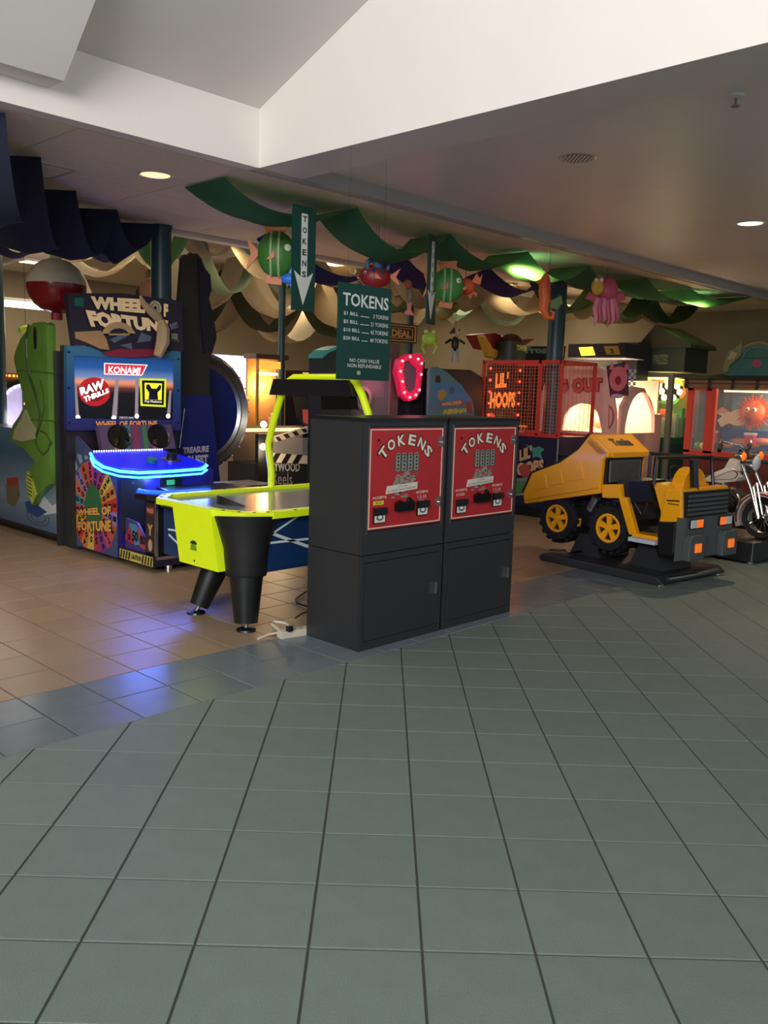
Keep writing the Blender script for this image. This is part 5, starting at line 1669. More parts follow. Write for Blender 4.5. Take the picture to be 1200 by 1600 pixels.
# marquee on a glass box, with pig portrait panel
mq = [(-6.471,2.196),(-5.683,2.2),(-5.624,2.022),(-6.388,2.008)]
ym, yM = -mq[1][0], -mq[0][0]
z0m, z1m = mq[2][1], mq[0][1]
mm_ = boxes('marquee', 'cabinet_dark', t, ((u0 - .04, ym - .05, z0m), (u0 + .5, yM, z1m)), bevel=.008)
fm = FU(u0 - .04)
plate(fm, [(-6.305,2.149),(-6.103,2.155),(-6.057,2.047),(-6.258,2.04)], 'lit_window', 'glow#ffc62a:3.5', mm_, 0, .01)
wq = plate(fm, [(-5.934,2.161),(-5.731,2.166),(-5.686,2.053),(-5.888,2.054)], 'score_window', '#a8842a', mm_, 0, .01)
text(fm, [('2', [(-5.834,2.07),(-5.77,2.069),(-5.783,2.126),(-5.848,2.127)])], '#2a1c0a', wq, d=.013, bold=.05)
boxes('marquee_edge', 'steel', mm_, ((u0 - .05, ym - .06, z0m - .012), (u0 + .5, yM, z0m)))
boxes('marquee_glass', 'glass', t, ((u0 - .02, ym, z0m - .26), (u0 + .0, yM, z0m - .012)))
pp = [(-5.861,1.907),(-5.564,1.956),(-5.531,1.535),(-5.776,1.513)]
pn = plate(FU(u0 - .07), [(pp[0][0], pp[0][1]), (pp[1][0], pp[1][1]), (pp[2][0], pp[2][1]), (pp[3][0], pp[3][1])], 'portrait_panel', '#4a2a34', t, -.02, .01)
c = [(-5.674,1.743)]
plate(FU(u0 - .07), circ(*c[0], .13, 16, .16), 'pig_face', '#c86a78', pn, .01, .015)
plate(FU(u0 - .07), circ(c[0][0], c[0][1] - .02, .045, 10, .06), 'snout', '#8a1c34', pn, .015, .018)
b = B()
for s_ in (-1, 1):
    b.prism(FU(u0 - .07), [(c[0][0] + s_ * .05, c[0][1] + .10), (c[0][0] + s_ * .14, c[0][1] + .12), (c[0][0] + s_ * .11, c[0][1] + .22)], .01, .014)
b.build('ears', '#c86a78', pn)
plate(FU(u0 - .07), circ(c[0][0], c[0][1] - .22, .09, 12, .03), 'name_oval', '#b89ab0', pn, .01, .014)
b = B()
for i in range(3):
    for j in range(6):
        if (i + j) % 2:
            x = c[0][0] + .14 + i * .035
            b.prism(FU(u0 - .07), rect(x, c[0][1] - .12 + j * .04, x + .035, c[0][1] - .08 + j * .04), .01, .013)
b.build('checker_print', '#9ab0c8', pn)

# ================================================================ GREEN PRIZE GAME
u0, v0 = 12.0, 5.46
t = thing('green_prize_game', 'green glazed prize game under a dark pitched roof sign, glowing yellow inside', 'arcade machine', (12.5, 6.1, 0))
q = [(-6.443,1.904),(-5.817,1.881),(-5.726,0.762)]
y1, y0 = -q[0][0], -q[1][0]
zr = q[1][1]
dp = .95
boxes('base', '#27663a', t, ((u0, y0, 0), (u0 + dp, y1, .95)), bevel=.01)
boxes('base_panel', '#1f4a3a', t, ((u0 - .012, y0 + .1, .15), (u0, y1 - .1, .85)), ((u0 + .1, y0 - .012, .15), (u0 + dp - .1, y0, .85)))
for x, y in ((u0, y0), (u0, y1), (u0 + dp, y0), (u0 + dp, y1)):
    boxes('corner_post', '#8c857a', t, ((x - .035, y - .035, .0), (x + .035, y + .035, zr)), bevel=.008)
boxes('top_rail', '#8c857a', t, ((u0 - .03, y0, zr - .06), (u0 + .03, y1, zr)), ((u0, y0 - .03, zr - .06), (u0 + dp, y0 + .03, zr)))
boxes('ceiling_lamp', 'glow#f2e27a:3', t, ((u0 + .1, y0 + .1, zr - .08), (u0 + dp - .1, y1 - .1, zr - .06)))
boxes('back_wall', '#c8bf62', t, ((u0 + dp - .04, y0 + .03, .95), (u0 + dp - .01, y1 - .03, zr)))
boxes('end_wall', '#8fae58', t, ((u0 + .05, y1 - .04, .95), (u0 + dp - .04, y1 - .01, zr)))
boxes('glass_pane', 'glass', t, ((u0 - .004, y0 + .03, .97), (u0 + .004, y1 - .03, zr - .06)), ((u0 + .03, y0 - .004, .97), (u0 + dp - .03, y0 + .004, zr - .06)))
lamp('POINT', 'green_game_lamp', (u0 + .4, (y0 + y1) / 2, zr - .25), 12, (1, .9, .45), .15)
rnd = random.Random(5)
COLS = ['#d8542e', '#e8c83a', '#4a9a3a', '#e07a8a', '#d8d0b0', '#3a6a2a', '#c83a3a']
for k in range(9):
    yy = y0 + .12 + (y1 - y0 - .24) * k / 8
    zz = 1.62 + .10 * math.sin(k * 2.1)
    tg = B().lathe([(0, 0), (.10, 0), (.10, -.03), (0, -.03)], (u0 + .55, yy, zz), (-1, 0, 0), 14).build('ring_target', COLS[k % 7], t)
    B().lathe([(0, .004), (.05, .004), (.05, 0), (0, 0)], (u0 + .55, yy, zz), (-1, 0, 0), 12).build('target_centre', '#f0ead8', tg)
for k in range(14):
    yy = y0 + .1 + (y1 - y0 - .2) * rnd.random()
    xx = u0 + .2 + .5 * rnd.random()
    zz = 1.0 + .4 * rnd.random() * (xx - u0)
    h = rnd.uniform(.12, .3)
    B().box((xx, yy - .07, .95), (xx + .1, yy + .07, .95 + h + .2 * (xx - u0))).build('prize_box', COLS[k % 7], t, bevel=.008)
B().prism(FU(u0 + .35), [(-6.401,1.155),(-6.364,1.215),(-6.123,1.331),(-6.139,1.273)], -.02, .02).build('pointer', '#e0733a', t)
sq = plate(FU(u0 + .5), [(-6.294,1.228),(-6.119,1.255),(-6.107,0.965),(-6.283,0.955)], 'price_card', '#5a5a2c', t, 0, .02)
text(FU(u0 + .5), [('TICKETS', [(-6.276,1.131),(-6.132,1.148),(-6.135,1.196),(-6.28,1.18)])], '#c8b860', sq, d=.024)
# roof sign
rs = [(-6.322,1.951),(-5.375,1.937)]
rz0, rz1 = zr + .02, zr + .38
sg = boxes('roof_sign', '#2c3a30', t, ((u0 - .05, y0 - .20, rz0), (u0 + .7, y1 - .2, rz1 - .02)), bevel=.01)
B().prism(FU(u0 - .10), [(-(y1 - .12), rz1 - .03), (-(y0 - .30), rz1 - .03), (-(y0 - .30), rz1 + .02), (-(y0 + y1) / 2 + .05, rz1 + .30), (-(y1 - .12), rz1 + .02)], -.85, 0).build('pitched_roof', '#38392c', t)
text(FU(u0 - .05), [('PRIZES', (-(y1 - .35), rz0 + .10, -(y0 + .05), rz0 + .24))], '#6a7a5a', sg, d=.004, bold=.04)
# dark cabinet between pig and green games
t = thing('dark_cabinet', 'plain dark cabinet top between the pig game and the green roofed game', 'cabinet', (12.4, 7.0, 0))
bq_ = [(-6.421,2.292),(-6.109,2.278),(-6.082,1.936)]
boxes('body', 'cabinet_dark', t, ((11.5, -bq_[1][0], 0), (11.85, -bq_[0][0], bq_[0][1])), bevel=.01)

# ================================================================ RED HUT GAME
u0 = 11.0
t = thing('red_hut_game', 'red framed crane game with a thatched roof and an orange spiky fish inside', 'arcade machine', (11.6, 4.2, 0))
fu = FU(u0)
q = [(-5.087,1.66),(-3.703,1.686),(-3.633,0.926),(-5.019,0.829)]
ya, yb = -q[0][0], -q[1][0]
zt, zb = q[0][1], q[3][1]
yb = min(yb, 3.2)
boxes('base', '#6a2a22', t, ((u0, yb, 0), (u0 + .9, ya, zb)), bevel=.01)
def hx(*p):
    return p
pil = [(-5.066,1.61),(-4.768,1.617),(-4.703,0.852),(-5.001,0.831)]
boxes('red_frame', '#d0432e', t, ((u0 - .02, ya - .08, zb), (u0 + .05, ya, zt)), ((u0 - .02, -pil[1][0] - .06, zb), (u0 + .05, -pil[1][0] + .06, zt)), ((u0 - .02, yb, zb - .04), (u0 + .05, ya, zb + .03)), ((u0 - .02, -pil[1][0], zt - .03), (u0 + .05, ya, zt)))
boxes('side_glass', 'glass', t, ((u0 + .0, -pil[1][0] + .06, zb), (u0 + .008, ya - .08, zt - .03)))
boxes('side_backing', '#2a3a30', t, ((u0 + .35, -pil[1][0], zb), (u0 + .38, ya, zt)))
for k in range(4):
    B().ball((u0 + .2, -pil[1][0] + .08 + .07 * (k % 3), zb + .08 + .05 * (k // 3)), (.05, .05, .055), 8, 6).build('prize_ball', COLS[k], t, smooth=True)
boxes('sea_backdrop', '#6e8a94', t, ((u0 + .55, yb, zb), (u0 + .58, -pil[1][0] - .04, zt)))
fs = FU(u0 + .50)
sw = [(-4.951,1.121),(-4.754,1.157),(-4.499,1.137),(-4.333,1.129),(-3.746,1.168),(-3.723,0.914),(-4.926,0.831)]
plate(fs, sw, 'reef_board', '#2f4a8a', t, 0, .02)
b = B()
for x0 in (1140, 1152):
    b.ring(fs, circ(*[(-4.712,1.168)][0], .04, 10), circ(*[(-4.712,1.168)][0], .025, 10), .02, .03)
b.build('shell_print', '#e8d8a0', t)
for x in [(-4.85,0.965),(-4.693,0.94),(-4.527,0.985),(-4.376,0.961),(-4.232,1.003)]:
    B().ball(fs.p(x[0], x[1], .1), (.06, .13, .05), 10, 6).build('coral_mound', '#d88a4a', t, smooth=True)
for x in [(-4.854,1.016),(-4.347,1.012)]:
    o = B().box(fs.p(x[0] - .06, x[1] - .05, .16), fs.p(x[0] + .06, x[1] + .08, .26)).build('red_box', '#d03038', t, bevel=.006)
    B().box(fs.p(x[0] - .065, x[1] + .07, .155), fs.p(x[0] + .065, x[1] + .10, .265)).build('box_lid', '#e0d6c0', o)
# spiky orange fish: body, mane of spikes, eyes, mouth, striped tail
c = [(-4.335,1.375)]
ff = FU(u0 + .3)
fb = B().ball(ff.p(*c[0], .0), (.09, .155, .155), 16, 10).build('spiky_fish', '#e0622e', t, smooth=True)
b = B()
for k in range(26):
    a = 2 * math.pi * k / 26
    r1 = .21 + .03 * (k % 2)
    p = Vector(c[0])
    d0 = Vector((math.cos(a), math.sin(a)))
    n2 = Vector((-d0.y, d0.x)) * .022
    b.prism(ff, [tuple(p + d0 * .13 - n2), tuple(p + d0 * .13 + n2), tuple(p + d0 * r1)], -.02, .02)
b.build('spikes', '#d8502a', fb)
for s_ in (-.05, .035):
    e = B().ball(ff.p(c[0][0] + s_, c[0][1] + .03, .085), .032, 10, 7).build('eye', '#f0e4d0', fb, smooth=True)
    B().ball(ff.p(c[0][0] + s_, c[0][1] + .03, .112), .014, 8, 5).build('pupil', '#141010', e)
plate(ff, [(-4.428,1.322),(-4.328,1.294),(-4.34,1.245),(-4.389,1.251)], 'mouth', '#7a2418', fb, .08, .09)
tl = [(-4.435,1.404),(-4.418,1.208),(-4.548,1.186),(-4.651,1.214),(-4.747,1.159),(-4.807,1.256),(-4.743,1.309),(-4.84,1.347),(-4.753,1.425),(-4.647,1.363),(-4.566,1.399)]
fb2 = B().prism(ff, tl, -.05, .0).build('fish_tail', '#d8c09a', fb, bevel=.012)
plate(ff, tl[7:10], 'tail_tip', '#e08a5a', fb2, 0.0, .01)
boxes('main_glass', 'glass', t, ((u0 + .0, yb, zb), (u0 + .008, -pil[1][0] - .06, zt)))
boxes('glow_tube', 'glow#ffcf8a:5', t, ((u0 + .12, yb, zt - .04), (u0 + .16, -pil[1][0] - .1, zt - .02)))
lamp('POINT', 'hut_lamp', (u0 + .2, 3.9, zt - .15), 18, (1, .7, .42), .15)
# bamboo rail, thatched roof, rainbow crest
b = B()
for z in (zt + .03, zt + .09):
    b.tube([(u0 - .05, ya + .03, z), (u0 - .05, yb, z)], .032, 8)
b.build('bamboo_rail', '#8a6a4a', t, smooth=True)
b = B()
y = ya
while y > yb:
    b.box((u0 - .09, y - .03, zt - .01), (u0 - .01, y + .01, zt + .13))
    y -= .30
b.build('bamboo_ties', '#3a2a20', t)
rp = [(-5.107,1.692),(-4.812,1.835),(-3.645,1.846)]
zr0, zr1 = zt + .11, rp[1][1]
b = B()
y1r = -rp[1][0]
v = [(u0 - .16, ya + .10, zr0), (u0 - .16, yb, zr0), (u0 + .35, yb, zr1 + .02), (u0 + .35, y1r, zr1 + .02), (u0 + .9, ya + .10, zr0), (u0 + .9, yb, zr0)]
vv = [b.bm.verts.new(p) for p in v]
for f_ in ((0, 1, 2, 3), (0, 3, 4), (3, 2, 5, 4), (0, 4, 5, 1), (1, 5, 2)):
    b.bm.faces.new([vv[i] for i in f_])
b.build('thatched_roof', '#3a322e', t)
cr = [(-4.711,1.819),(-4.682,1.965),(-4.511,2.166),(-4.358,2.243),(-4.086,2.254),(-3.729,2.043),(-3.709,1.829)]
fc = FU(u0 + .2)
cs = plate(fc, cr, 'crest_board', '#3f6a60', t, -.03, 0)
cc = [(-4.304,2.077)]
b = B()
for k, (r, cl) in enumerate(((.27, '#8a8a60'), (.235, '#7a6a4a'), (.20, '#4a7a7a'))):
    B().ring(fc, circ(cc[0][0], cc[0][1] - .03, r, 14, r * .75, 0, math.pi), circ(cc[0][0], cc[0][1] - .03, r - .03, 14, (r - .03) * .75, 0, math.pi), 0, .02).build('rainbow_band', cl, cs)
plate(fc, circ(*[(-4.311,1.982)][0], .06, 12, .05), 'lips_print', '#a84a5a', cs, 0, .008)
sw_ = [(-4.717,1.884),(-4.696,2.03),(-4.656,2.143),(-4.576,2.166),(-4.533,2.222),(-4.512,2.261),(-4.491,2.205),(-4.504,2.078),(-4.579,2.006),(-4.64,1.949),(-4.649,1.868)]
pe = B().prism(fc, sw_, .0, .06).build('crest_bird', '#7a7a52', cs, bevel=.01)
plate(fc, [(-4.663,2.03),(-4.615,2.135),(-4.539,2.11),(-4.581,2.03)], 'bird_wing', '#a89c72', pe, .06, .07)
# barrier rail in front of the hut
t = thing('barrier_rail', 'low black barrier rail with posts in front of the red hut game', 'rail', (9.9, 4.2, 0))
ra = [(-4.898,0.861),(-3.493,0.933)]
ry0, ry1, rz = -ra[0][0], -ra[1][0], ra[0][1]
B().tube([(9.6, ry0, rz), (9.6, ry1 - .3, rz)], .022, 8).build('top_rail', 'black_satin', t)
for k in range(4):
    y = ry0 + (ry1 - .3 - ry0) * (k + .1) / 3.2
    B().cyl((9.6, y, 0), (9.6, y, rz), .02, 8).build('post', 'black_satin', t)
boxes('kick_board', 'black_plastic', t, ((9.6, ry1 - .3, .06), (9.63, ry0, .42)))

# ================================================================ MACHINES IN THE MIDDLE DISTANCE
# clapper board prize game
t = thing('clapper_prize_game', 'film clapper prize game with hollywood lettering, seen through the hockey arch', 'arcade machine', (5.6, 6.9, 0))
f = FV(8.1)
pq = [(6.324,0.674),(7.079,0.594),(7.09,0.172),(6.331,0.258)]
lx0, lx1, zt1 = pq[0][0], pq[1][0] + .35, pq[1][1]
boxes('body', 'black_satin', t, ((lx0, 8.12, 0), (lx1, 8.7, zt1)), bevel=.008)
cp = plate(f, [(6.456,0.73),(7.098,0.673),(7.101,0.57),(6.458,0.617)], 'clapper_strip', '#d0c8ba', t, 0, .03)
b = B()
for x in (420, 435, 450, 465):
    pass
for q in ([(6.478,0.616),(6.555,0.613),(6.631,0.718),(6.553,0.72)], [(6.643,0.602),(6.722,0.599),(6.8,0.705),(6.72,0.708)], [(6.813,0.592),(6.894,0.585),(6.973,0.692),(6.891,0.695)]):
    b.prism(f, q, .03, .036)
b.build('stripes', '#201a18', cp)
text(f, [('HOLLYWOOD', [(6.308,0.517),(6.958,0.481),(6.955,0.583),(6.306,0.637)])], '#b9b6b0', t, d=.006, bold=.03)
text(f, [('Reels', [(6.53,0.354),(6.839,0.321),(6.836,0.47),(6.528,0.492)])], '#9a968e', t, 'script_lettering', d=.006)
up = [(6.511,0.911),(7.047,1.036),(7.049,0.957),(6.551,0.857)]
ca_ = B().prism(f, up, 0, .04).build('raised_clapper', '#d0c8ba', t)
b = B()
for q in ([(6.54,0.91),(6.588,0.917),(6.638,0.871),(6.58,0.864)], [(6.656,0.939),(6.715,0.953),(6.766,0.907),(6.707,0.892)], [(6.795,0.968),(6.854,0.983),(6.906,0.936),(6.846,0.921)], [(6.935,0.997),(6.996,1.012),(7.039,0.973),(6.987,0.958)]):
    b.prism(f, q, .04, .046)
b.build('stripes', '#3a2420', ca_)
boxes('window_back', '#a08c78', t, ((lx0, 8.6, zt1), (lx1, 8.65, zt1 + .42)))
boxes('window_glass', 'glass', t, ((lx0, 8.12, zt1), (lx1, 8.13, zt1 + .30)))
boxes('window_lamp', 'glow#ffd8a0:1.5', t, ((lx0 + .1, 8.46, zt1 + .36), (lx1 - .1, 8.5, zt1 + .40)))
for c in [(6.315,1.067),(6.31,0.808)]:
    B().ball((c[0], 8.0, c[1]), .038, 12, 8).build('show_bulb', 'glow#ffe6b8:14', t, smooth=True)
boxes('bulb_board', 'black_plastic', t, ((lx0 - .05, 8.04, 0.3), (lx0 + .16, 8.1, zt1 + .36)))
rr = [(6.253,0.64),(6.246,1.159),(6.227,1.233),(6.263,1.292)]
B().prism(f, [(6.981,1.238),(7.125,1.239),(7.131,1.019),(7.005,1.083)], .0, .1).build('prize_toy', '#b03a3a', t, bevel=.01)
lamp('POINT', 'clapper_lamp', (lx0 + .1, 7.8, zt1 + .15), 6, (1, .75, .45), .1)
# amber glass case behind it
t = thing('amber_prize_case', 'tall glass prize case glowing amber left of the hockey arch', 'arcade machine', (7.0, 9.2, 0))
f = FV(8.9)
q = [(6.91,1.851),(7.38,1.874),(7.403,0.791),(6.925,0.8)]
a0, a1, z1, z0 = q[0][0], q[1][0], q[0][1], .8
boxes('base', '#6a4a30', t, ((a0, 8.92, 0), (a1, 9.14, z0)))
boxes('roof', '#5a3a2a', t, ((a0 - .03, 8.88, z1), (a1 + .03, 9.142, z1 + .06)))
for x in (a0, a1 - .03):
    for y in (8.9, 9.1):
        boxes('frame_post', '#c89a5a', t, ((x, y, z0), (x + .03, y + .03, z1)))
boxes('back_panel', '#c8944e', t, ((a0 + .03, 9.1, z0), (a1 - .03, 9.12, z1)))
boxes('case_glass', 'glass', t, ((a0 + .03, 8.9, z0), (a1 - .03, 8.908, z1)))
plate(f, [(6.941,1.829),(7.306,1.821),(7.319,1.732),(6.943,1.717)], 'fish_sign', 'glow#e8a040:1.4', t, 0, .03)
boxes('case_lamp', 'glow#ffe0a0:6', t, ((a0 + .05, 8.96, z1 - .20), (a1 - .05, 9.0, z1 - .17)))
lamp('POINT', 'amber_lamp', ((a0 + a1) / 2, 9.0, z1 - .35), 16, (1, .66, .3), .1)
rnd = random.Random(9)
for k in range(12):
    x, y = a0 + .06 + (a1 - a0 - .14) * rnd.random(), 8.94 + .1 * rnd.random()
    zz = (.8, 1.0)[k % 2]
    B().box((x, y, z0), (x + .06, y + .06, z0 + rnd.uniform(.08, .4))).build('prize', COLS[k % 7], t, bevel=.005)
# white lit case behind the wheel
t = thing('white_lit_case', 'glowing white display cabinet behind the chrome rimmed wheel', 'arcade machine', (6.3, 9.6, 0))
f = FV(9.75)
q = [(6.726,1.912),(7.383,1.912),(7.592,1.905),(7.609,0.735),(6.731,0.752)]
boxes('body', '#cfcbd8', t, ((q[0][0], 9.78, 0), (q[2][0], 10.3, q[0][1])), bevel=.01)
plate(f, [(6.756,1.897),(7.373,1.894),(7.385,0.828),(6.761,0.836)], 'lit_panel', 'glow#eaf0ff:2.6', t, -.03, .0)
plate(f, [(7.416,1.896),(7.581,1.896),(7.594,1.004),(7.427,1.022)], 'side_column', 'glow#c8c2dc:0.7', t, -.03, .02)
plate(f, [(7.472,1.777),(7.505,1.779),(7.511,1.358),(7.478,1.357)], 'slot', '#8a7a86', t, .02, .025)
plate(f, [(6.778,1.597),(7.334,1.529),(7.338,1.18),(6.78,1.176)], 'blue_print', 'glow#8fa8e8:1.2', t, 0, .004)
# teal domed black game
t = thing('teal_dome_game', 'black game with a curved teal top behind the hockey scorer', 'arcade machine', (6.5, 6.6, 0))
fu_ = FV(6.75)
pr1 = [(6.08,1.543),(6.072,1.802),(6.15,1.858),(6.257,1.897),(6.366,1.916),(6.497,1.924),(6.51,1.555)]
pr1 = [(pr1[0][0], 0)] + pr1[1:-1] + [(pr1[-1][0], 0)]
B().prism(fu_, pr1, -.2, 0).build('body', 'black_satin', t)
tpz = [(a, z + .004) for a, z in pr1[1:-1]]
B().prism(fu_, tpz + [(a, z + .03) for a, z in tpz[::-1]], -.21, .01).build('teal_top', '#3fa8a4', t)
# sign game
t = thing('deal_sign_game', 'game under a black and gold hanging sign reading deal, behind the price board', 'arcade machine', (7.0, 6.6, 0))
f = FV(6.9)
sg_ = plate(f, [(6.726,2.246),(7.684,2.264),(7.685,2.051),(6.734,2.042)], 'sign_board', '#2a1a10', t, -.05, 0.0)
o_ = [(6.746,2.227),(7.663,2.248),(7.667,2.065),(6.753,2.057)]
i_ = [(6.766,2.218),(7.641,2.235),(7.644,2.075),(6.772,2.068)]
B().ring(f, o_, i_, 0, .006).build('gold_border', '#b08a4a', sg_)
o_ = [(6.806,2.197),(7.609,2.215),(7.61,2.094),(6.81,2.088)]
i_ = [(6.821,2.192),(7.598,2.207),(7.599,2.101),(6.825,2.099)]
B().ring(f, o_, i_, 0, .006).build('gold_border', '#b08a4a', sg_)
text(f, [('NO DEAL', [(6.99,2.107),(7.582,2.107),(7.577,2.191),(6.986,2.19)])], '#b08a4a', sg_, d=.006, bold=.05)
po_ = [(7.262,2.033),(7.432,2.043)]
boxes('sign_post', '#5a4a4a', t, ((po_[0][0], 6.93, 1.2), (po_[1][0], 7.0, po_[0][1])))
bd_ = [(6.684,1.279),(7.362,1.284),(7.796,1.887)]
boxes('body', 'cabinet_dark', t, ((bd_[0][0] + .02, 7.0, 0), (bd_[2][0] + .05, 7.6, 1.42)))
boxes('clear_case', 'glass', t, ((bd_[0][0] + .02, 6.92, 1.1), (bd_[1][0] - .08, 6.99, 1.85)))
boxes('case_back', '#5c4a4e', t, ((bd_[0][0] + .02, 7.0, 1.42), (bd_[1][0] - .02, 7.1, 1.86)))
boxes('black_side', 'black_satin', t, ((bd_[2][0] - .15, 6.95, 0), (bd_[2][0] + .1, 7.5, 1.85)))
dg = [(6.772,1.56),(6.873,1.527),(6.939,1.388),(6.904,1.245),(6.783,1.28)]
B().ring(f, circ(*[(6.808,1.407)][0], .13, 16), circ(*[(6.808,1.407)][0], .085, 16), .0, .03).build('clear_ring', 'steel', t)
# pink lit frame
op = [(7.302,1.849),(7.449,1.914),(7.646,1.939),(7.705,1.883),(7.693,1.698),(7.67,1.497),(7.607,1.422),(7.477,1.383),(7.365,1.447),(7.315,1.59),(7.266,1.718)]
ip = [(7.378,1.824),(7.485,1.865),(7.565,1.803),(7.634,1.762),(7.648,1.696),(7.623,1.54),(7.57,1.495),(7.494,1.478),(7.415,1.52),(7.388,1.622),(7.362,1.722)]
fp_ = FV(6.85)
B().ring(fp_, op, ip, -.03, .05).build('pink_frame', 'glow#c81c48:0.55', t)
plate(fp_, ip, 'mirror_panel', '#5e5866', t, -.03, .0)
b = B()
for k in range(12):
    p = Vector(op[k % 11]).lerp(Vector(ip[k % 11]), .5)
    b.ball(fp_.p(p.x, p.y, .055), .013, 8, 5)
b.build('pink_bulbs', 'glow#ff9aa8:7', t)
lamp('POINT', 'pink_lamp', (op[9][0], 6.6, 1.55), 3, (1, .15, .3), .1)
# orange and gold tickets and small lit things on top of the counter
t = thing('gold_straw_display', 'small counter display of upright gold sticks beside a lit emblem', 'display', (7.9, 7.3, 0))
f = FV(7.3)
st_ = [(8.163,1.276),(8.481,1.278),(8.47,1.464),(8.153,1.458)]
boxes('stand', 'cabinet_dark', t, ((st_[0][0] - .05, 7.3, 0), (st_[1][0] + .15, 7.5, st_[0][1])))
for k in range(8):
    x = st_[0][0] + (st_[1][0] - st_[0][0]) * k / 7.5
    B().cyl((x, 7.36, st_[0][1]), (x, 7.36, st_[2][1] - .02 * (k % 3)), .008, 6).build('stick', '#a8843c', t)
plate(f, [(8.338,1.397),(8.448,1.407),(8.455,1.294),(8.344,1.293)], 'lit_emblem', 'glow#d8ece0:0.9', t, -.02, .0)
# cartoon sign panel with dark wedge behind
t = thing('blue_panel_game', 'game with a blue rounded cartoon side panel and dark sloping hood', 'arcade machine', (8.4, 6.8, 0))
f = FV(6.7)
bp_ = [(7.735,1.146),(7.701,1.736),(7.743,1.789),(7.846,1.793),(8.036,1.734),(8.312,1.584),(8.524,1.418),(8.571,1.301),(8.582,1.143)]
bp_ = [(bp_[0][0], 0)] + bp_[1:-1] + [(bp_[-1][0], 0)]
pl1 = plate(f, bp_, 'side_panel', '#4a7686', t, -.04, .0, bevel=.006)
hd = [(7.987,1.777),(8.573,1.785),(8.826,1.7),(9.017,1.139)]
B().prism(FV(6.76), [(hd[0][0], 0), hd[0], hd[1], hd[2], (hd[2][0] + .1, 0)], -.5, -.03).build('hood', '#241f1c', t)
plate(f, [(7.817,1.689),(7.887,1.691),(7.903,1.61),(7.811,1.607)], 'printed_figure', '#2a1c1a', pl1, 0, .004)
plate(f, [(7.789,1.592),(8.286,1.606),(8.486,1.409),(7.801,1.384)], 'printed_sky', '#3f74a8', pl1, 0, .003)
plate(f, [(7.863,1.505),(7.955,1.537),(8.028,1.493),(7.985,1.432),(7.917,1.393),(7.856,1.43)], 'printed_figure', '#a8843a', pl1, .003, .006)
plate(f, [(8.072,1.554),(8.142,1.571),(8.172,1.496),(8.077,1.479)], 'printed_tower', '#28507a', pl1, .003, .006)
rd = plate(f, [(7.918,1.378),(8.323,1.422),(8.328,1.353),(7.92,1.333)], 'red_banner', '#a8342e', pl1, 0, .006)
text(f, [('NICKELODEON', [(7.943,1.341),(8.303,1.364),(8.299,1.41),(7.941,1.375)])], '#d8c8b0', rd, d=.009, bold=.03)
text(f, [('AIRING', [(7.95,1.236),(8.41,1.253),(8.405,1.319),(7.946,1.3)])], '#c8b04a', pl1, d=.008, bold=.08)
plate(f, [(8.4,1.393),(8.5,1.402),(8.536,1.253),(8.435,1.253)], 'red_print', '#8a2e34', pl1, 0, .004)
# red bowl tower game
t = thing('red_bowl_game', 'red bowl shaped topper with a lettered drum, behind the basketball cage', 'arcade machine', (10.9, 7.5, 0))
f = FV(7.6)
bw = [(9.774,2.32),(10.53,2.326),(11.097,2.373),(10.862,2.227),(10.503,2.096),(9.973,2.032)]
B().prism(f, [(9.804,2.314),(10.141,2.363),(10.534,2.281),(11.15,2.348),(10.736,2.173),(10.314,2.122),(10.009,2.132)], -.3, 0).build('bowl', '#8a2028', t, bevel=.02)
B().prism(f, [(9.762,2.293),(9.819,2.306),(10.024,2.133),(10.207,2.116),(10.095,2.003),(9.959,2.014)], -.05, .06).build('yellow_scoop', '#c8962e', t, bevel=.015)
dr_ = [(10.12,2.067),(10.583,2.091),(10.57,2.237),(10.108,2.209)]
cxd = (dr_[0][0] + dr_[1][0]) / 2
rd_ = (dr_[1][0] - dr_[0][0]) / 2
B().cyl((cxd, 7.5, 0), (cxd, 7.5, dr_[2][1]), rd_, 18).build('drum', '#2c3420', t, smooth=True)
B().ball((cxd, 7.5, dr_[2][1]), (rd_ * .8, rd_ * .8, .13), 14, 8).build('dome', '#4a1e1c', t, smooth=True)
text(FV(7.5 - rd_ * 1.0), [('TOWER', (cxd - rd_ * .75, dr_[0][1] + .05, cxd + rd_ * .35, dr_[0][1] + .13))], '#a8a860', t, d=.006, bold=.05)
# frog themed sign game
t = thing('frog_sign_game', 'dark blue game topper lettered frogger behind the teal column', 'arcade machine', (11.2, 8.0, 0))
f = FV(8.0)
fg = [(11.4,2.255),(12.602,2.325),(12.585,2.126),(11.451,2.071)]
p1 = plate(f, fg, 'sign_board', '#232c40', t, -.1, 0, bevel=.01)
text(f, [('Frogger', [(11.447,2.12),(12.502,2.174),(12.487,2.313),(11.435,2.252)])], '#7fa0a8', p1, d=.006, bold=.06)
boxes('body', 'cabinet_dark', t, ((fg[0][0], 8.02, 0), (fg[1][0], 8.5, fg[2][1])))

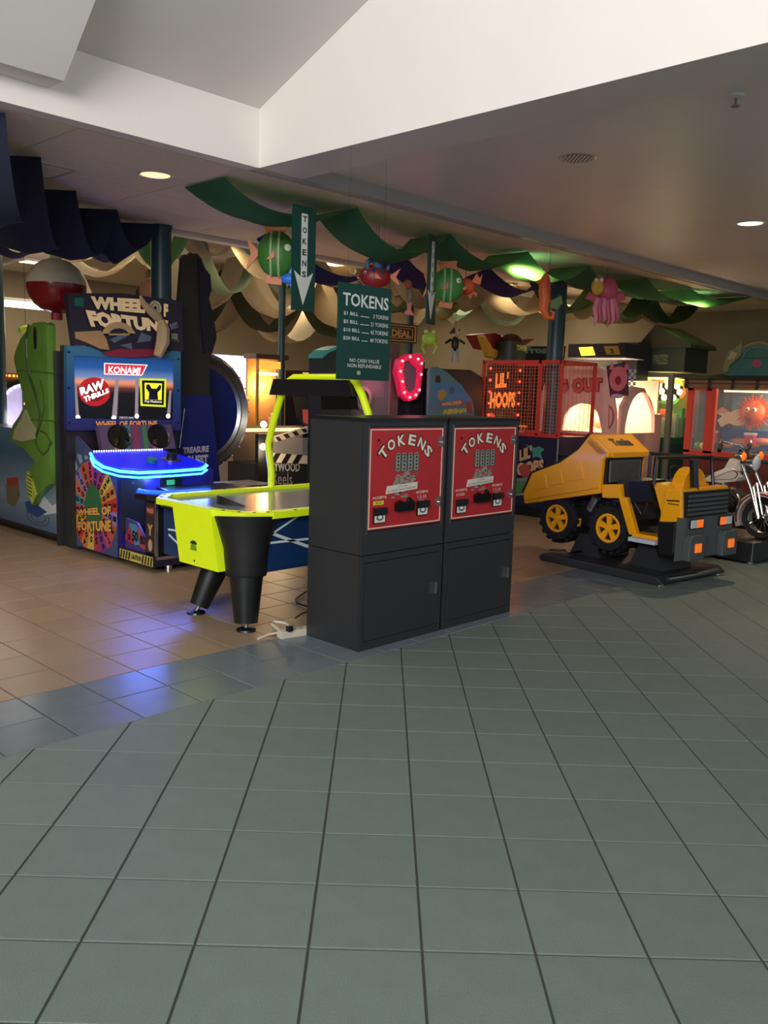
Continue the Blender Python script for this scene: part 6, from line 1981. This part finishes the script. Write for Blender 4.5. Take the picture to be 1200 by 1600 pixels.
# filler rows of dim cabinets deep in the arcade
def dim_cabinet(x, y, w, d, h, m, screen, label):
    t = thing('upright_cabinet', label, 'arcade machine', (x + w / 2, y + d / 2, 0), group='dim cabinets deep in the arcade')
    sd = Pl((x, 0, 0), (0, -1, 0))
    pr = [(-y, 0), (-y, .75), (-y + .10, .85), (-y - .12, 1.0), (-y - .25, 1.45), (-y - .02, 1.5), (-y - .02, h), (-y - d, h), (-y - d, 0)]
    B().prism(sd, pr, -w, 0).build('body', m, t)
    a = Pl((x, y + .14, 1.02), (1, 0, 0), (0, .28, 1))
    plate(a, rect(.06, .0, w - .06, .40), 'screen', screen, t, 0, .01)
    plate(FV(y + .02), rect(x + .04, 1.53, x + w - .04, h - .03), 'marquee', screen, t, 0, .012)
    boxes('control_panel', 'black_plastic', t, ((x + .03, y - .09, .80), (x + w - .03, y + .12, .86)))
for i, (x, y, m, s, h, lb) in enumerate((
        (6.2, 12.6, 'cabinet_dark', 'glow#c8783a:1.2', 1.8, 'dim upright cabinet with an orange screen, far behind the wheel'),
        (7.3, 12.9, 'cabinet_purple', 'glow#3a6ac8:1.2', 1.8, 'dim upright cabinet with a blue screen at the far wall'),
        (8.6, 12.2, 'cabinet_dark', 'glow#c83a4a:1.2', 1.9, 'dim upright cabinet with a red screen at the far wall'),
        (9.8, 11.4, 'cabinet_dark', 'glow#c8a85a:1.2', 1.8, 'dim upright cabinet with a gold screen beyond the price board'),
        (10.8, 10.2, 'cabinet_purple', 'glow#4ab87a:1.0', 1.8, 'dim upright cabinet with a green screen behind the blue panel game'),
        (12.2, 9.3, 'cabinet_dark', 'glow#c8643a:1.0', 1.8, 'dim upright cabinet with an amber screen behind the frog sign'))):
    dim_cabinet(x, y, .75, .8, h, m, s, lb)
# ================================================================ HANGING CLOTH
def swag(name, m, label, pins, wdir, width, sag, group, nseg=12, droop=0.04, wid2=None, thick=True):
    """one length of cloth pinned to the ceiling at each pin and sagging between; wdir: across direction"""
    wv = Vector(wdir).normalized() * width / 2
    b = B()
    rows = []
    nw = 5
    rnd = random.Random(len(label) * 7 + int(pins[0][0] * 10))
    for i, (p, q) in enumerate(zip(pins, pins[1:])):
        p, q = Vector(p), Vector(q)
        s = sag[i] if isinstance(sag, (list, tuple)) else sag
        ph = rnd.uniform(0, 6)
        for k in range(nseg + (1 if i == len(pins) - 2 else 0)):
            a = k / nseg
            c = p.lerp(q, a)
            c.z -= s * 4 * a * (1 - a)
            pinch = 1 - .10 * (4 * a * (1 - a))
            row = []
            for j in range(nw):
                e = (j / (nw - 1) - .5) * 2
                z = -droop * (1 - abs(e)) * math.sin(math.pi * a) + .025 * math.sin(ph + 4 * a + e * 3) * (4 * a * (1 - a))
                row.append(b.bm.verts.new(c + wv * e * pinch + Vector((0, 0, z))))
            rows.append(row)
    for r0, r1 in zip(rows, rows[1:]):
        for j in range(nw - 1):
            b.bm.faces.new([r0[j], r0[j + 1], r1[j + 1], r1[j]])
    o = b.build(name, m, None, smooth=True)
    relabel(o, label, 'cloth', group)
    return o
GRP = 'cloth swags hung from the arcade ceiling'
zc = 2.985
swag('cloth_swag', 'green_cloth', 'long green cloth swag along the front of the arcade ceiling behind both arrow signs',
     [(3.90, 5.69, zc), (5.20, 5.64, zc), (6.54, 5.75, zc), (7.78, 5.72, zc), (8.96, 5.70, zc), (10.24, 5.64, zc), (11.49, 5.64, zc), (12.7, 5.3, zc)], (0, 1, 0), .52, [.16, .28, .20, .20, .16, .16, .12], GRP)
swag('cloth_swag', 'blue_cloth', 'dark blue cloth swag running behind the arrow signs and the red fish',
     [(5.3, 6.7, 2.93), (6.85, 6.6, 2.93), (8.4, 6.6, 2.93), (9.6, 6.5, 2.93)], (0, 1, -.25), .34, [.36, .24, .18], GRP)
swag('cloth_swag', 'navy_cloth', 'near black navy cloth swag in deep folds above the red and white bobber',
     [(2.05, 5.35, zc), (2.62, 6.14, zc), (3.27, 6.93, zc), (3.86, 7.34, zc), (4.45, 7.62, zc)], (.75, -.66, 0), .46, [.5, .5, .42, .3], GRP, droop=.1)
swag('cloth_swag', 'dark_green_cloth', 'dark green cloth swag behind the navy folds at the left edge',
     [(2.1, 6.9, zc), (2.7, 7.25, zc), (3.2, 7.5, zc)], (.66, -.6, 0), .42, [.42, .36], GRP, droop=.1)
swag('cloth_swag', 'green_cloth', 'short green cloth swag beside the teal column behind the lettered topper',
     [(4.0, 8.12, 3.3), (4.7, 8.12, 3.3), (5.4, 8.15, 3.3)], (.1, 1, 0), .4, [.5, .6], GRP)
zf = 3.31
spec = [
    ('cream_cloth', [(4.15, 9.2, zf), (5.2, 9.25, zf), (6.1, 9.2, zf)], .3, [.5, .45], 'cream cloth swag behind the bobber and wheel topper'),
    ('blue_cloth', [(3.3, 8.75, zf), (4.3, 8.78, zf), (5.2, 8.75, zf)], .4, [.6, .5], 'blue cloth swag hanging just behind the wheel topper'),
    ('cream_cloth', [(5.5, 8.5, zf), (6.3, 8.6, zf), (7.4, 8.6, zf), (8.6, 8.5, zf)], .5, [.35, .5, .45], 'pale cream cloth swag lit from above, right of the dark ragged board'),
    ('aqua_cloth', [(5.95, 8.08, zf), (6.6, 8.1, zf), (7.2, 8.08, zf)], .3, [.32, .36], 'aqua cloth swag near the green striped fish'),
    ('sage_cloth', [(6.2, 9.2, zf), (7.2, 9.25, zf), (8.2, 9.2, zf)], .4, [.65, .55], 'lime green cloth swag low behind the ragged board'),
    ('cream_cloth', [(6.3, 10.2, zf), (7.6, 10.2, zf), (8.9, 10.2, zf), (10.2, 10.2, zf), (11.5, 10.2, zf)], .8, [.8, .75, .8, .75], 'long cream cloth swag across the middle of the arcade'),
    ('cream_cloth', [(7.3, 9.58, zf), (8.5, 9.58, zf), (9.8, 9.58, zf), (11.1, 9.58, zf)], .28, [.72, .66, .72], 'narrow cream cloth swag in front of the long cream one'),
    ('sage_cloth', [(7.0, 11.4, zf), (8.3, 11.4, zf), (9.6, 11.2, zf), (10.9, 11.0, zf)], .7, [.95, .9, .9], 'green cloth swag deep behind the price board'),
    ('cream_cloth', [(6.0, 12.2, zf), (7.6, 12.3, zf), (9.2, 12.2, zf), (10.8, 12.0, zf), (12.4, 11.8, zf)], .9, [1.0, .95, 1.0, .95], 'farthest cream cloth swag against the back of the arcade'),
    ('cream_cloth', [(8.9, 8.4, zf), (9.8, 8.3, zf), (10.9, 8.4, zf), (12.1, 8.3, zf), (13.4, 8.3, zf)], .5, [.6, .55, .6, .5], 'cream cloth swag above the basketball cage'),
    ('sage_cloth', [(9.0, 9.2, zf), (10.4, 9.2, zf), (11.8, 9.2, zf), (13.2, 9.2, zf)], .4, [.6, .6, .6], 'dull green cloth swag behind the frog sign'),
    ('cream_cloth', [(9.6, 7.4, zc), (10.8, 7.2, zc), (12.0, 7.2, zc), (13.2, 7.0, zc)], .5, [.35, .34, .3], 'dim cream cloth swag above the pig game'),
    ('dark_green_cloth', [(9.7, 6.6, zc), (10.9, 6.5, zc), (12.1, 6.4, zc), (13.4, 6.3, zc)], .42, [.34, .34, .3], 'dark cloth swag behind the pink octopus'),
    ('cream_cloth', [(2.4, 9.9, zf), (3.6, 10.0, zf), (4.8, 10.2, zf), (6.0, 10.0, zf)], .5, [.45, .5, .5], 'cream cloth swag above the fluorescent tube at the left'),
]
for m, pins, w, sag, lb in spec:
    swag('cloth_swag', m, lb, pins, (.15, 1, 0), w, sag, GRP)

# ================================================================ HANGING TOYS
def cord(t, p, ztop):
    B().cyl(p, (p[0], p[1], ztop), .0025, 5).build('cord', '#2a2824', t)
PICR = Vector(Rv)
def basis(turn=0.0):
    """matrix whose x runs across the hall (as someone at the entrance faces it), turned about z"""
    a = math.atan2(Rv[1], Rv[0]) + turn
    return Matrix.Rotation(a, 3, 'Z')
def blob(t, name, m, c, off, r, R, parent=None, seg=14, rows=9):
    return B().ball(Vector(c) + R @ Vector(off), r, seg, rows, R).build(name, m, parent or t, smooth=True)
def fin(t, name, m, c, R, poly, th=.02, parent=None, dy=0.0):
    pl = Pl(Vector(c) + R @ Vector((0, dy, 0)), R @ Vector((1, 0, 0)), (0, 0, 1))
    return B().prism(pl, poly, -th / 2, th / 2).build(name, m, parent or t, bevel=.004)
def toy_fish(label, c, L, H, R, body, fins, stripe, ztop, flip=1, name='hanging_fish'):
    t = thing(name, label, 'decoration', tuple(c), group='hanging sea creatures')
    o = blob(t, 'body', body, c, (0, 0, 0), (L / 2, L * .28, H / 2), R)
    f = flip
    fin(t, 'tail', fins, c, R, [(-f * L * .42, 0.0), (-f * L * .78, H * .36), (-f * L * .66, 0), (-f * L * .78, -H * .36)])
    fin(t, 'top_fin', fins, c, R, [(-L * .26, H * .40), (L * .20, H * .42), (L * .26, H * .70), (-L * .34, H * .66)])
    fin(t, 'belly_fin', fins, c, R, [(-L * .22, -H * .42), (L * .18, -H * .42), (L * .14, -H * .66), (-L * .28, -H * .62)])
    fin(t, 'side_fin', fins, c, R, [(-f * L * .02, .02), (-f * L * .22, -H * .16), (-f * L * .02, -H * .12)], .015, None, -L * .29)
    e = blob(t, 'eye', '#e8e4d8', c, (f * L * .30, -L * .17, H * .12), H * .085, R, o, 10, 7)
    blob(t, 'pupil', '#101010', c, (f * L * .315, -L * .215, H * .12), H * .045, R, e, 8, 5)
    fin(t, 'mouth', fins, c, R, [(f * L * .46, -.02), (f * L * .56, -H * .02), (f * L * .55, -H * .12), (f * L * .45, -H * .12)], .06)
    if stripe:
        for x in (-.12, .08):
            k = math.sqrt(1 - (2 * x) ** 2) * 1.015
            b = B()
            b.tube([Vector(c) + R @ Vector((L * x, L * .28 * k * math.cos(a), H / 2 * k * math.sin(a))) for a in [2 * math.pi * i / 18 for i in range(19)]], .012, 6, False)
            b.build('stripe', stripe, o)
    cord(t, Vector(c) + Vector((0, 0, H * .45)), ztop)
    return t
c1 = [(4.966,6.141,2.645)]
toy_fish('round green striped fish with orange fins, left of the wide arrow sign', Vector(c1[0]), .34, .40, basis(), '#3c7a2e', '#d8702c', '#a8c08a', 3.0, 1)
c1 = [(4.972,5.944,2.421)]
t = thing('hanging_fish', 'small bright blue fish hanging half behind the wide arrow sign', 'decoration', tuple(c1[0]), group='hanging sea creatures')
o = blob(t, 'body', '#2a78e8', c1[0], (0, 0, 0), (.09, .03, .05), basis())
fin(t, 'fins', '#3a9af0', c1[0], basis(), [(-.03, .03), (.0, .10), (.05, .03), (.14, .07), (.14, -.06), (.05, -.03), (.0, -.07), (-.03, -.03)])
cord(t, c1[0], 3.0)
c1 = [(5.913,5.86,2.544)]
c0 = Vector(c1[0])
toy_fish('dark red fish with orange fins carrying a blue diver, above the price board', c0, .30, .22, basis(), '#8a1f22', '#c8602e', None, 3.0, -1)
c2 = Vector([(5.909,5.821,2.697)][0])
t = thing('hanging_diver', 'little blue figure with orange hair riding above the dark red fish', 'decoration', tuple(c2), group='hanging sea creatures')
R0 = basis()
o = blob(t, 'torso', '#3a6a8a', c2, (0, 0, -.02), (.055, .045, .09), R0)
blob(t, 'head', '#e0803a', c2, (0, 0, .085), (.05, .05, .06), R0)
B().tube([c2 + R0 @ Vector((-.05, 0, .02)), c2 + R0 @ Vector((-.10, -.01, -.04)), c2 + R0 @ Vector((-.09, -.02, -.10))], .018, 8).build('arm', '#3a6a8a', t)
B().tube([c2 + R0 @ Vector((.05, 0, .02)), c2 + R0 @ Vector((.10, -.01, -.04)), c2 + R0 @ Vector((.09, -.02, -.10))], .018, 8).build('arm', '#3a6a8a', t)
B().tube([c2 + R0 @ Vector((-.02, 0, -.08)), c2 + R0 @ Vector((-.05, -.05, -.12))], .02, 8).tube([c2 + R0 @ Vector((.02, 0, -.08)), c2 + R0 @ Vector((.05, -.05, -.12))], .02, 8).build('legs', '#2c4a6a', t)
cord(t, c2 + Vector((0, 0, .13)), 3.0)
c1 = [(6.772,5.692,2.545)]
toy_fish('round green fish with pale stripes and orange fins, right of the narrow arrow sign', Vector(c1[0]), .32, .34, basis(), '#3a8030', '#c8642e', '#90b080', 3.0, 1)
c1 = [(7.05,5.697,2.562)]
t = thing('hanging_crab', 'orange crab hanging beside the pale striped green fish', 'decoration', tuple(c1[0]), group='hanging sea creatures')
o = blob(t, 'shell', '#d8582e', c1[0], (0, 0, 0), (.10, .06, .085), R0)
for s_ in (-1, 1):
    fin(t, 'claw', '#e0703a', c1[0], R0, [(s_ * .06, .05), (s_ * .11, .14), (s_ * .14, .09), (s_ * .17, .13), (s_ * .15, .02)], .03)
    fin(t, 'legs', '#c84e2a', c1[0], R0, [(s_ * .06, -.03), (s_ * .13, -.06), (s_ * .12, -.10), (s_ * .08, -.07), (s_ * .06, -.13), (s_ * .03, -.08)], .02)
cord(t, Vector(c1[0]) + Vector((0, 0, .07)), 3.0)
c1 = [(7.021,5.974,2.336)]
t = thing('hanging_turtle', 'yellow brown turtle hanging below the pale striped green fish', 'decoration', tuple(c1[0]), group='hanging sea creatures')
blob(t, 'shell', '#7a6a24', c1[0], (0, 0, 0), (.13, .06, .10), R0)
fin(t, 'flipper', '#8a7a2a', c1[0], R0, [(.06, -.02), (.16, -.08), (.12, -.14), (.04, -.07)])
fin(t, 'flipper', '#8a7a2a', c1[0], R0, [(-.06, -.02), (-.15, -.07), (-.12, -.12), (-.04, -.07)])
blob(t, 'head', '#8a7a2a', c1[0], (.14, 0, .05), (.05, .04, .04), R0)
cord(t, Vector(c1[0]) + Vector((0, 0, .08)), 3.0)
c1 = [(6.727,6.161,2.466)]
t = thing('hanging_mermaid', 'small pale figure with a red tail between the price board and the narrow arrow sign', 'decoration', tuple(c1[0]), group='hanging sea creatures')
blob(t, 'torso', '#8a7a6a', c1[0], (0, 0, 0), (.04, .04, .08), R0)
blob(t, 'head', '#b8643a', c1[0], (-.02, 0, .11), (.045, .045, .05), R0)
fin(t, 'tail', '#b04a3a', c1[0], R0, [(-.03, -.06), (.03, -.06), (.02, -.14), (.06, -.20), (-.06, -.19), (-.02, -.14)], .03)
cord(t, Vector(c1[0]) + Vector((0, 0, .15)), 3.0)
c1 = [(7.965,5.309,2.491)]
c0 = Vector(c1[0])
t = thing('hanging_seahorse', 'orange and red seahorse hanging in front of the teal column', 'decoration', tuple(c0), group='hanging sea creatures')
pts = [(-.03, .27), (-.06, .20), (-.05, .10), (-.03, 0), (-.04, -.09), (0, -.17), (.06, -.18), (.07, -.12), (.03, -.10)]
B().tube([c0 + R0 @ Vector((x, 0, z)) for x, z in pts], [.025, .045, .055, .06, .05, .035, .025, .018, .01], 12).build('body', '#d8662c', t, smooth=True)
fin(t, 'crest', '#b8242a', c0, R0, [(-.08, .20), (-.03, .30), (.01, .22), (.02, .05), (-.02, -.05), (-.09, .0)], .05)
fin(t, 'back_fin', '#5a7a3a', c0, R0, [(.03, .0), (.14, .06), (.16, -.02), (.10, -.09), (.03, -.07)], .02)
B().cyl(c0 + R0 @ Vector((-.07, -.02, .21)), c0 + R0 @ Vector((-.13, -.03, .18)), .018, 8).build('snout', '#d8662c', t)
cord(t, c0 + Vector((0, 0, .26)), 3.0)
c1 = [(9.299,5.4,2.622)]
c0 = Vector(c1[0])
t = thing('hanging_octopus', 'pink octopus with a yellow faced fish hanging under the dark cloth at the right', 'decoration', tuple(c0), group='hanging sea creatures')
blob(t, 'head', '#c8506a', c0, (.02, 0, .12), (.12, .10, .15), R0)
for k in range(6):
    x = -.10 + .04 * k
    B().tube([c0 + R0 @ Vector((x, -.03, .02)), c0 + R0 @ Vector((x * 1.3, -.05, -.10)), c0 + R0 @ Vector((x * 1.25 + .02, -.05, -.22)), c0 + R0 @ Vector((x * 1.3, -.04, -.30 + .03 * (k % 3)))], [.035, .03, .022, .012], 8).build('tentacle', '#d0587a' if k % 2 else '#e08a9a', t, smooth=True)
for s_ in (-1, 1):
    fin(t, 'side_arm', '#c8506a', c0, R0, [(s_ * .08, .05), (s_ * .20, .10), (s_ * .24, .02), (s_ * .18, .0), (s_ * .10, -.05)], .04)
fc_ = blob(t, 'yellow_face', '#d8b03a', c0, (-.12, -.08, .15), (.075, .05, .10), R0)
for s_ in (-.03, .03):
    blob(t, 'eye', '#f0ece0', c0, (-.12 + s_, -.12, .22), .025, R0, fc_, 8, 6)
cord(t, c0 + Vector((0, 0, .26)), 3.0)
c1 = [(8.061,7.032,2.114)]
c0 = Vector(c1[0])
t = thing('hanging_frog', 'lime green frog hanging by the gold deal sign', 'decoration', tuple(c0), group='hanging sea creatures')
blob(t, 'body', '#b8d84a', c0, (0, 0, .02), (.09, .06, .08), R0)
for s_ in (-1, 1):
    B().tube([c0 + R0 @ Vector((s_ * .05, 0, -.02)), c0 + R0 @ Vector((s_ * .09, -.02, -.08)), c0 + R0 @ Vector((s_ * .05, -.02, -.16))], [.025, .018, .012], 8).build('leg', '#9ac03a', t, smooth=True)
    blob(t, 'eye', '#d8e88a', c0, (s_ * .045, -.03, .10), .028, R0, None, 8, 6)
cord(t, c0 + Vector((0, 0, .1)), 3.0 if c0.y < 7.7 else 3.33)
c1 = [(8.352,6.87,2.092)]
c0 = Vector(c1[0])
t = thing('hanging_figure', 'small black dressed figure hanging left of the red bowl topper', 'decoration', tuple(c0), group='hanging sea creatures')
blob(t, 'torso', '#1c1a1c', c0, (0, 0, 0), (.05, .04, .09), R0)
blob(t, 'head', '#c8a878', c0, (0.02, 0, .12), (.04, .04, .05), R0)
fin(t, 'hat', '#18161a', c0, R0, [(-.08, .12), (-.02, .20), (.0, .14), (.06, .19), (.03, .12)], .05)
for s_ in (-1, 1):
    B().tube([c0 + R0 @ Vector((s_ * .03, 0, -.06)), c0 + R0 @ Vector((s_ * .04, -.01, -.22))], [.022, .015], 8).build('leg', '#8a8a96', t, smooth=True)
    B().tube([c0 + R0 @ Vector((s_ * .05, 0, .05)), c0 + R0 @ Vector((s_ * .12, -.01, .0))], [.018, .014], 8).build('arm', '#1c1a1c', t, smooth=True)
cord(t, c0 + Vector((0, 0, .16)), 3.0 if c0.y < 7.7 else 3.33)
c1 = [(4.287,9.654,2.039)]
c0 = Vector(c1[0])
t = thing('hanging_puffer', 'small round lime yellow puffer fish hanging left of the green bass head', 'decoration', tuple(c0), group='hanging sea creatures')
blob(t, 'body', '#d8e83a', c0, (.01, 0, 0), (.062, .06, .05), R0)
fin(t, 'tail', '#6ac02a', c0, R0, [(-.04, 0), (-.075, .035), (-.075, -.05)])
cord(t, c0, 3.33)
c1 = [(6.799,11.433,2.898)]
c0 = Vector([(4.859,8.109,2.426)][0])
t = thing('hanging_penguin', 'peach coloured whale shape with a black back, left of the teal column', 'decoration', tuple(c0), group='hanging sea creatures')
blob(t, 'body', '#d8946a', c0, (.05, 0, .0), (.13, .08, .13), R0)
fin(t, 'black_back', '#141214', c0, R0, [(-.03, .10), (-.09, .0), (-.12, -.12), (-.10, -.22), (-.04, -.24), (-.03, -.10), (-.06, 0)], .06)
cord(t, c0 + Vector((0, 0, .1)), 3.33)
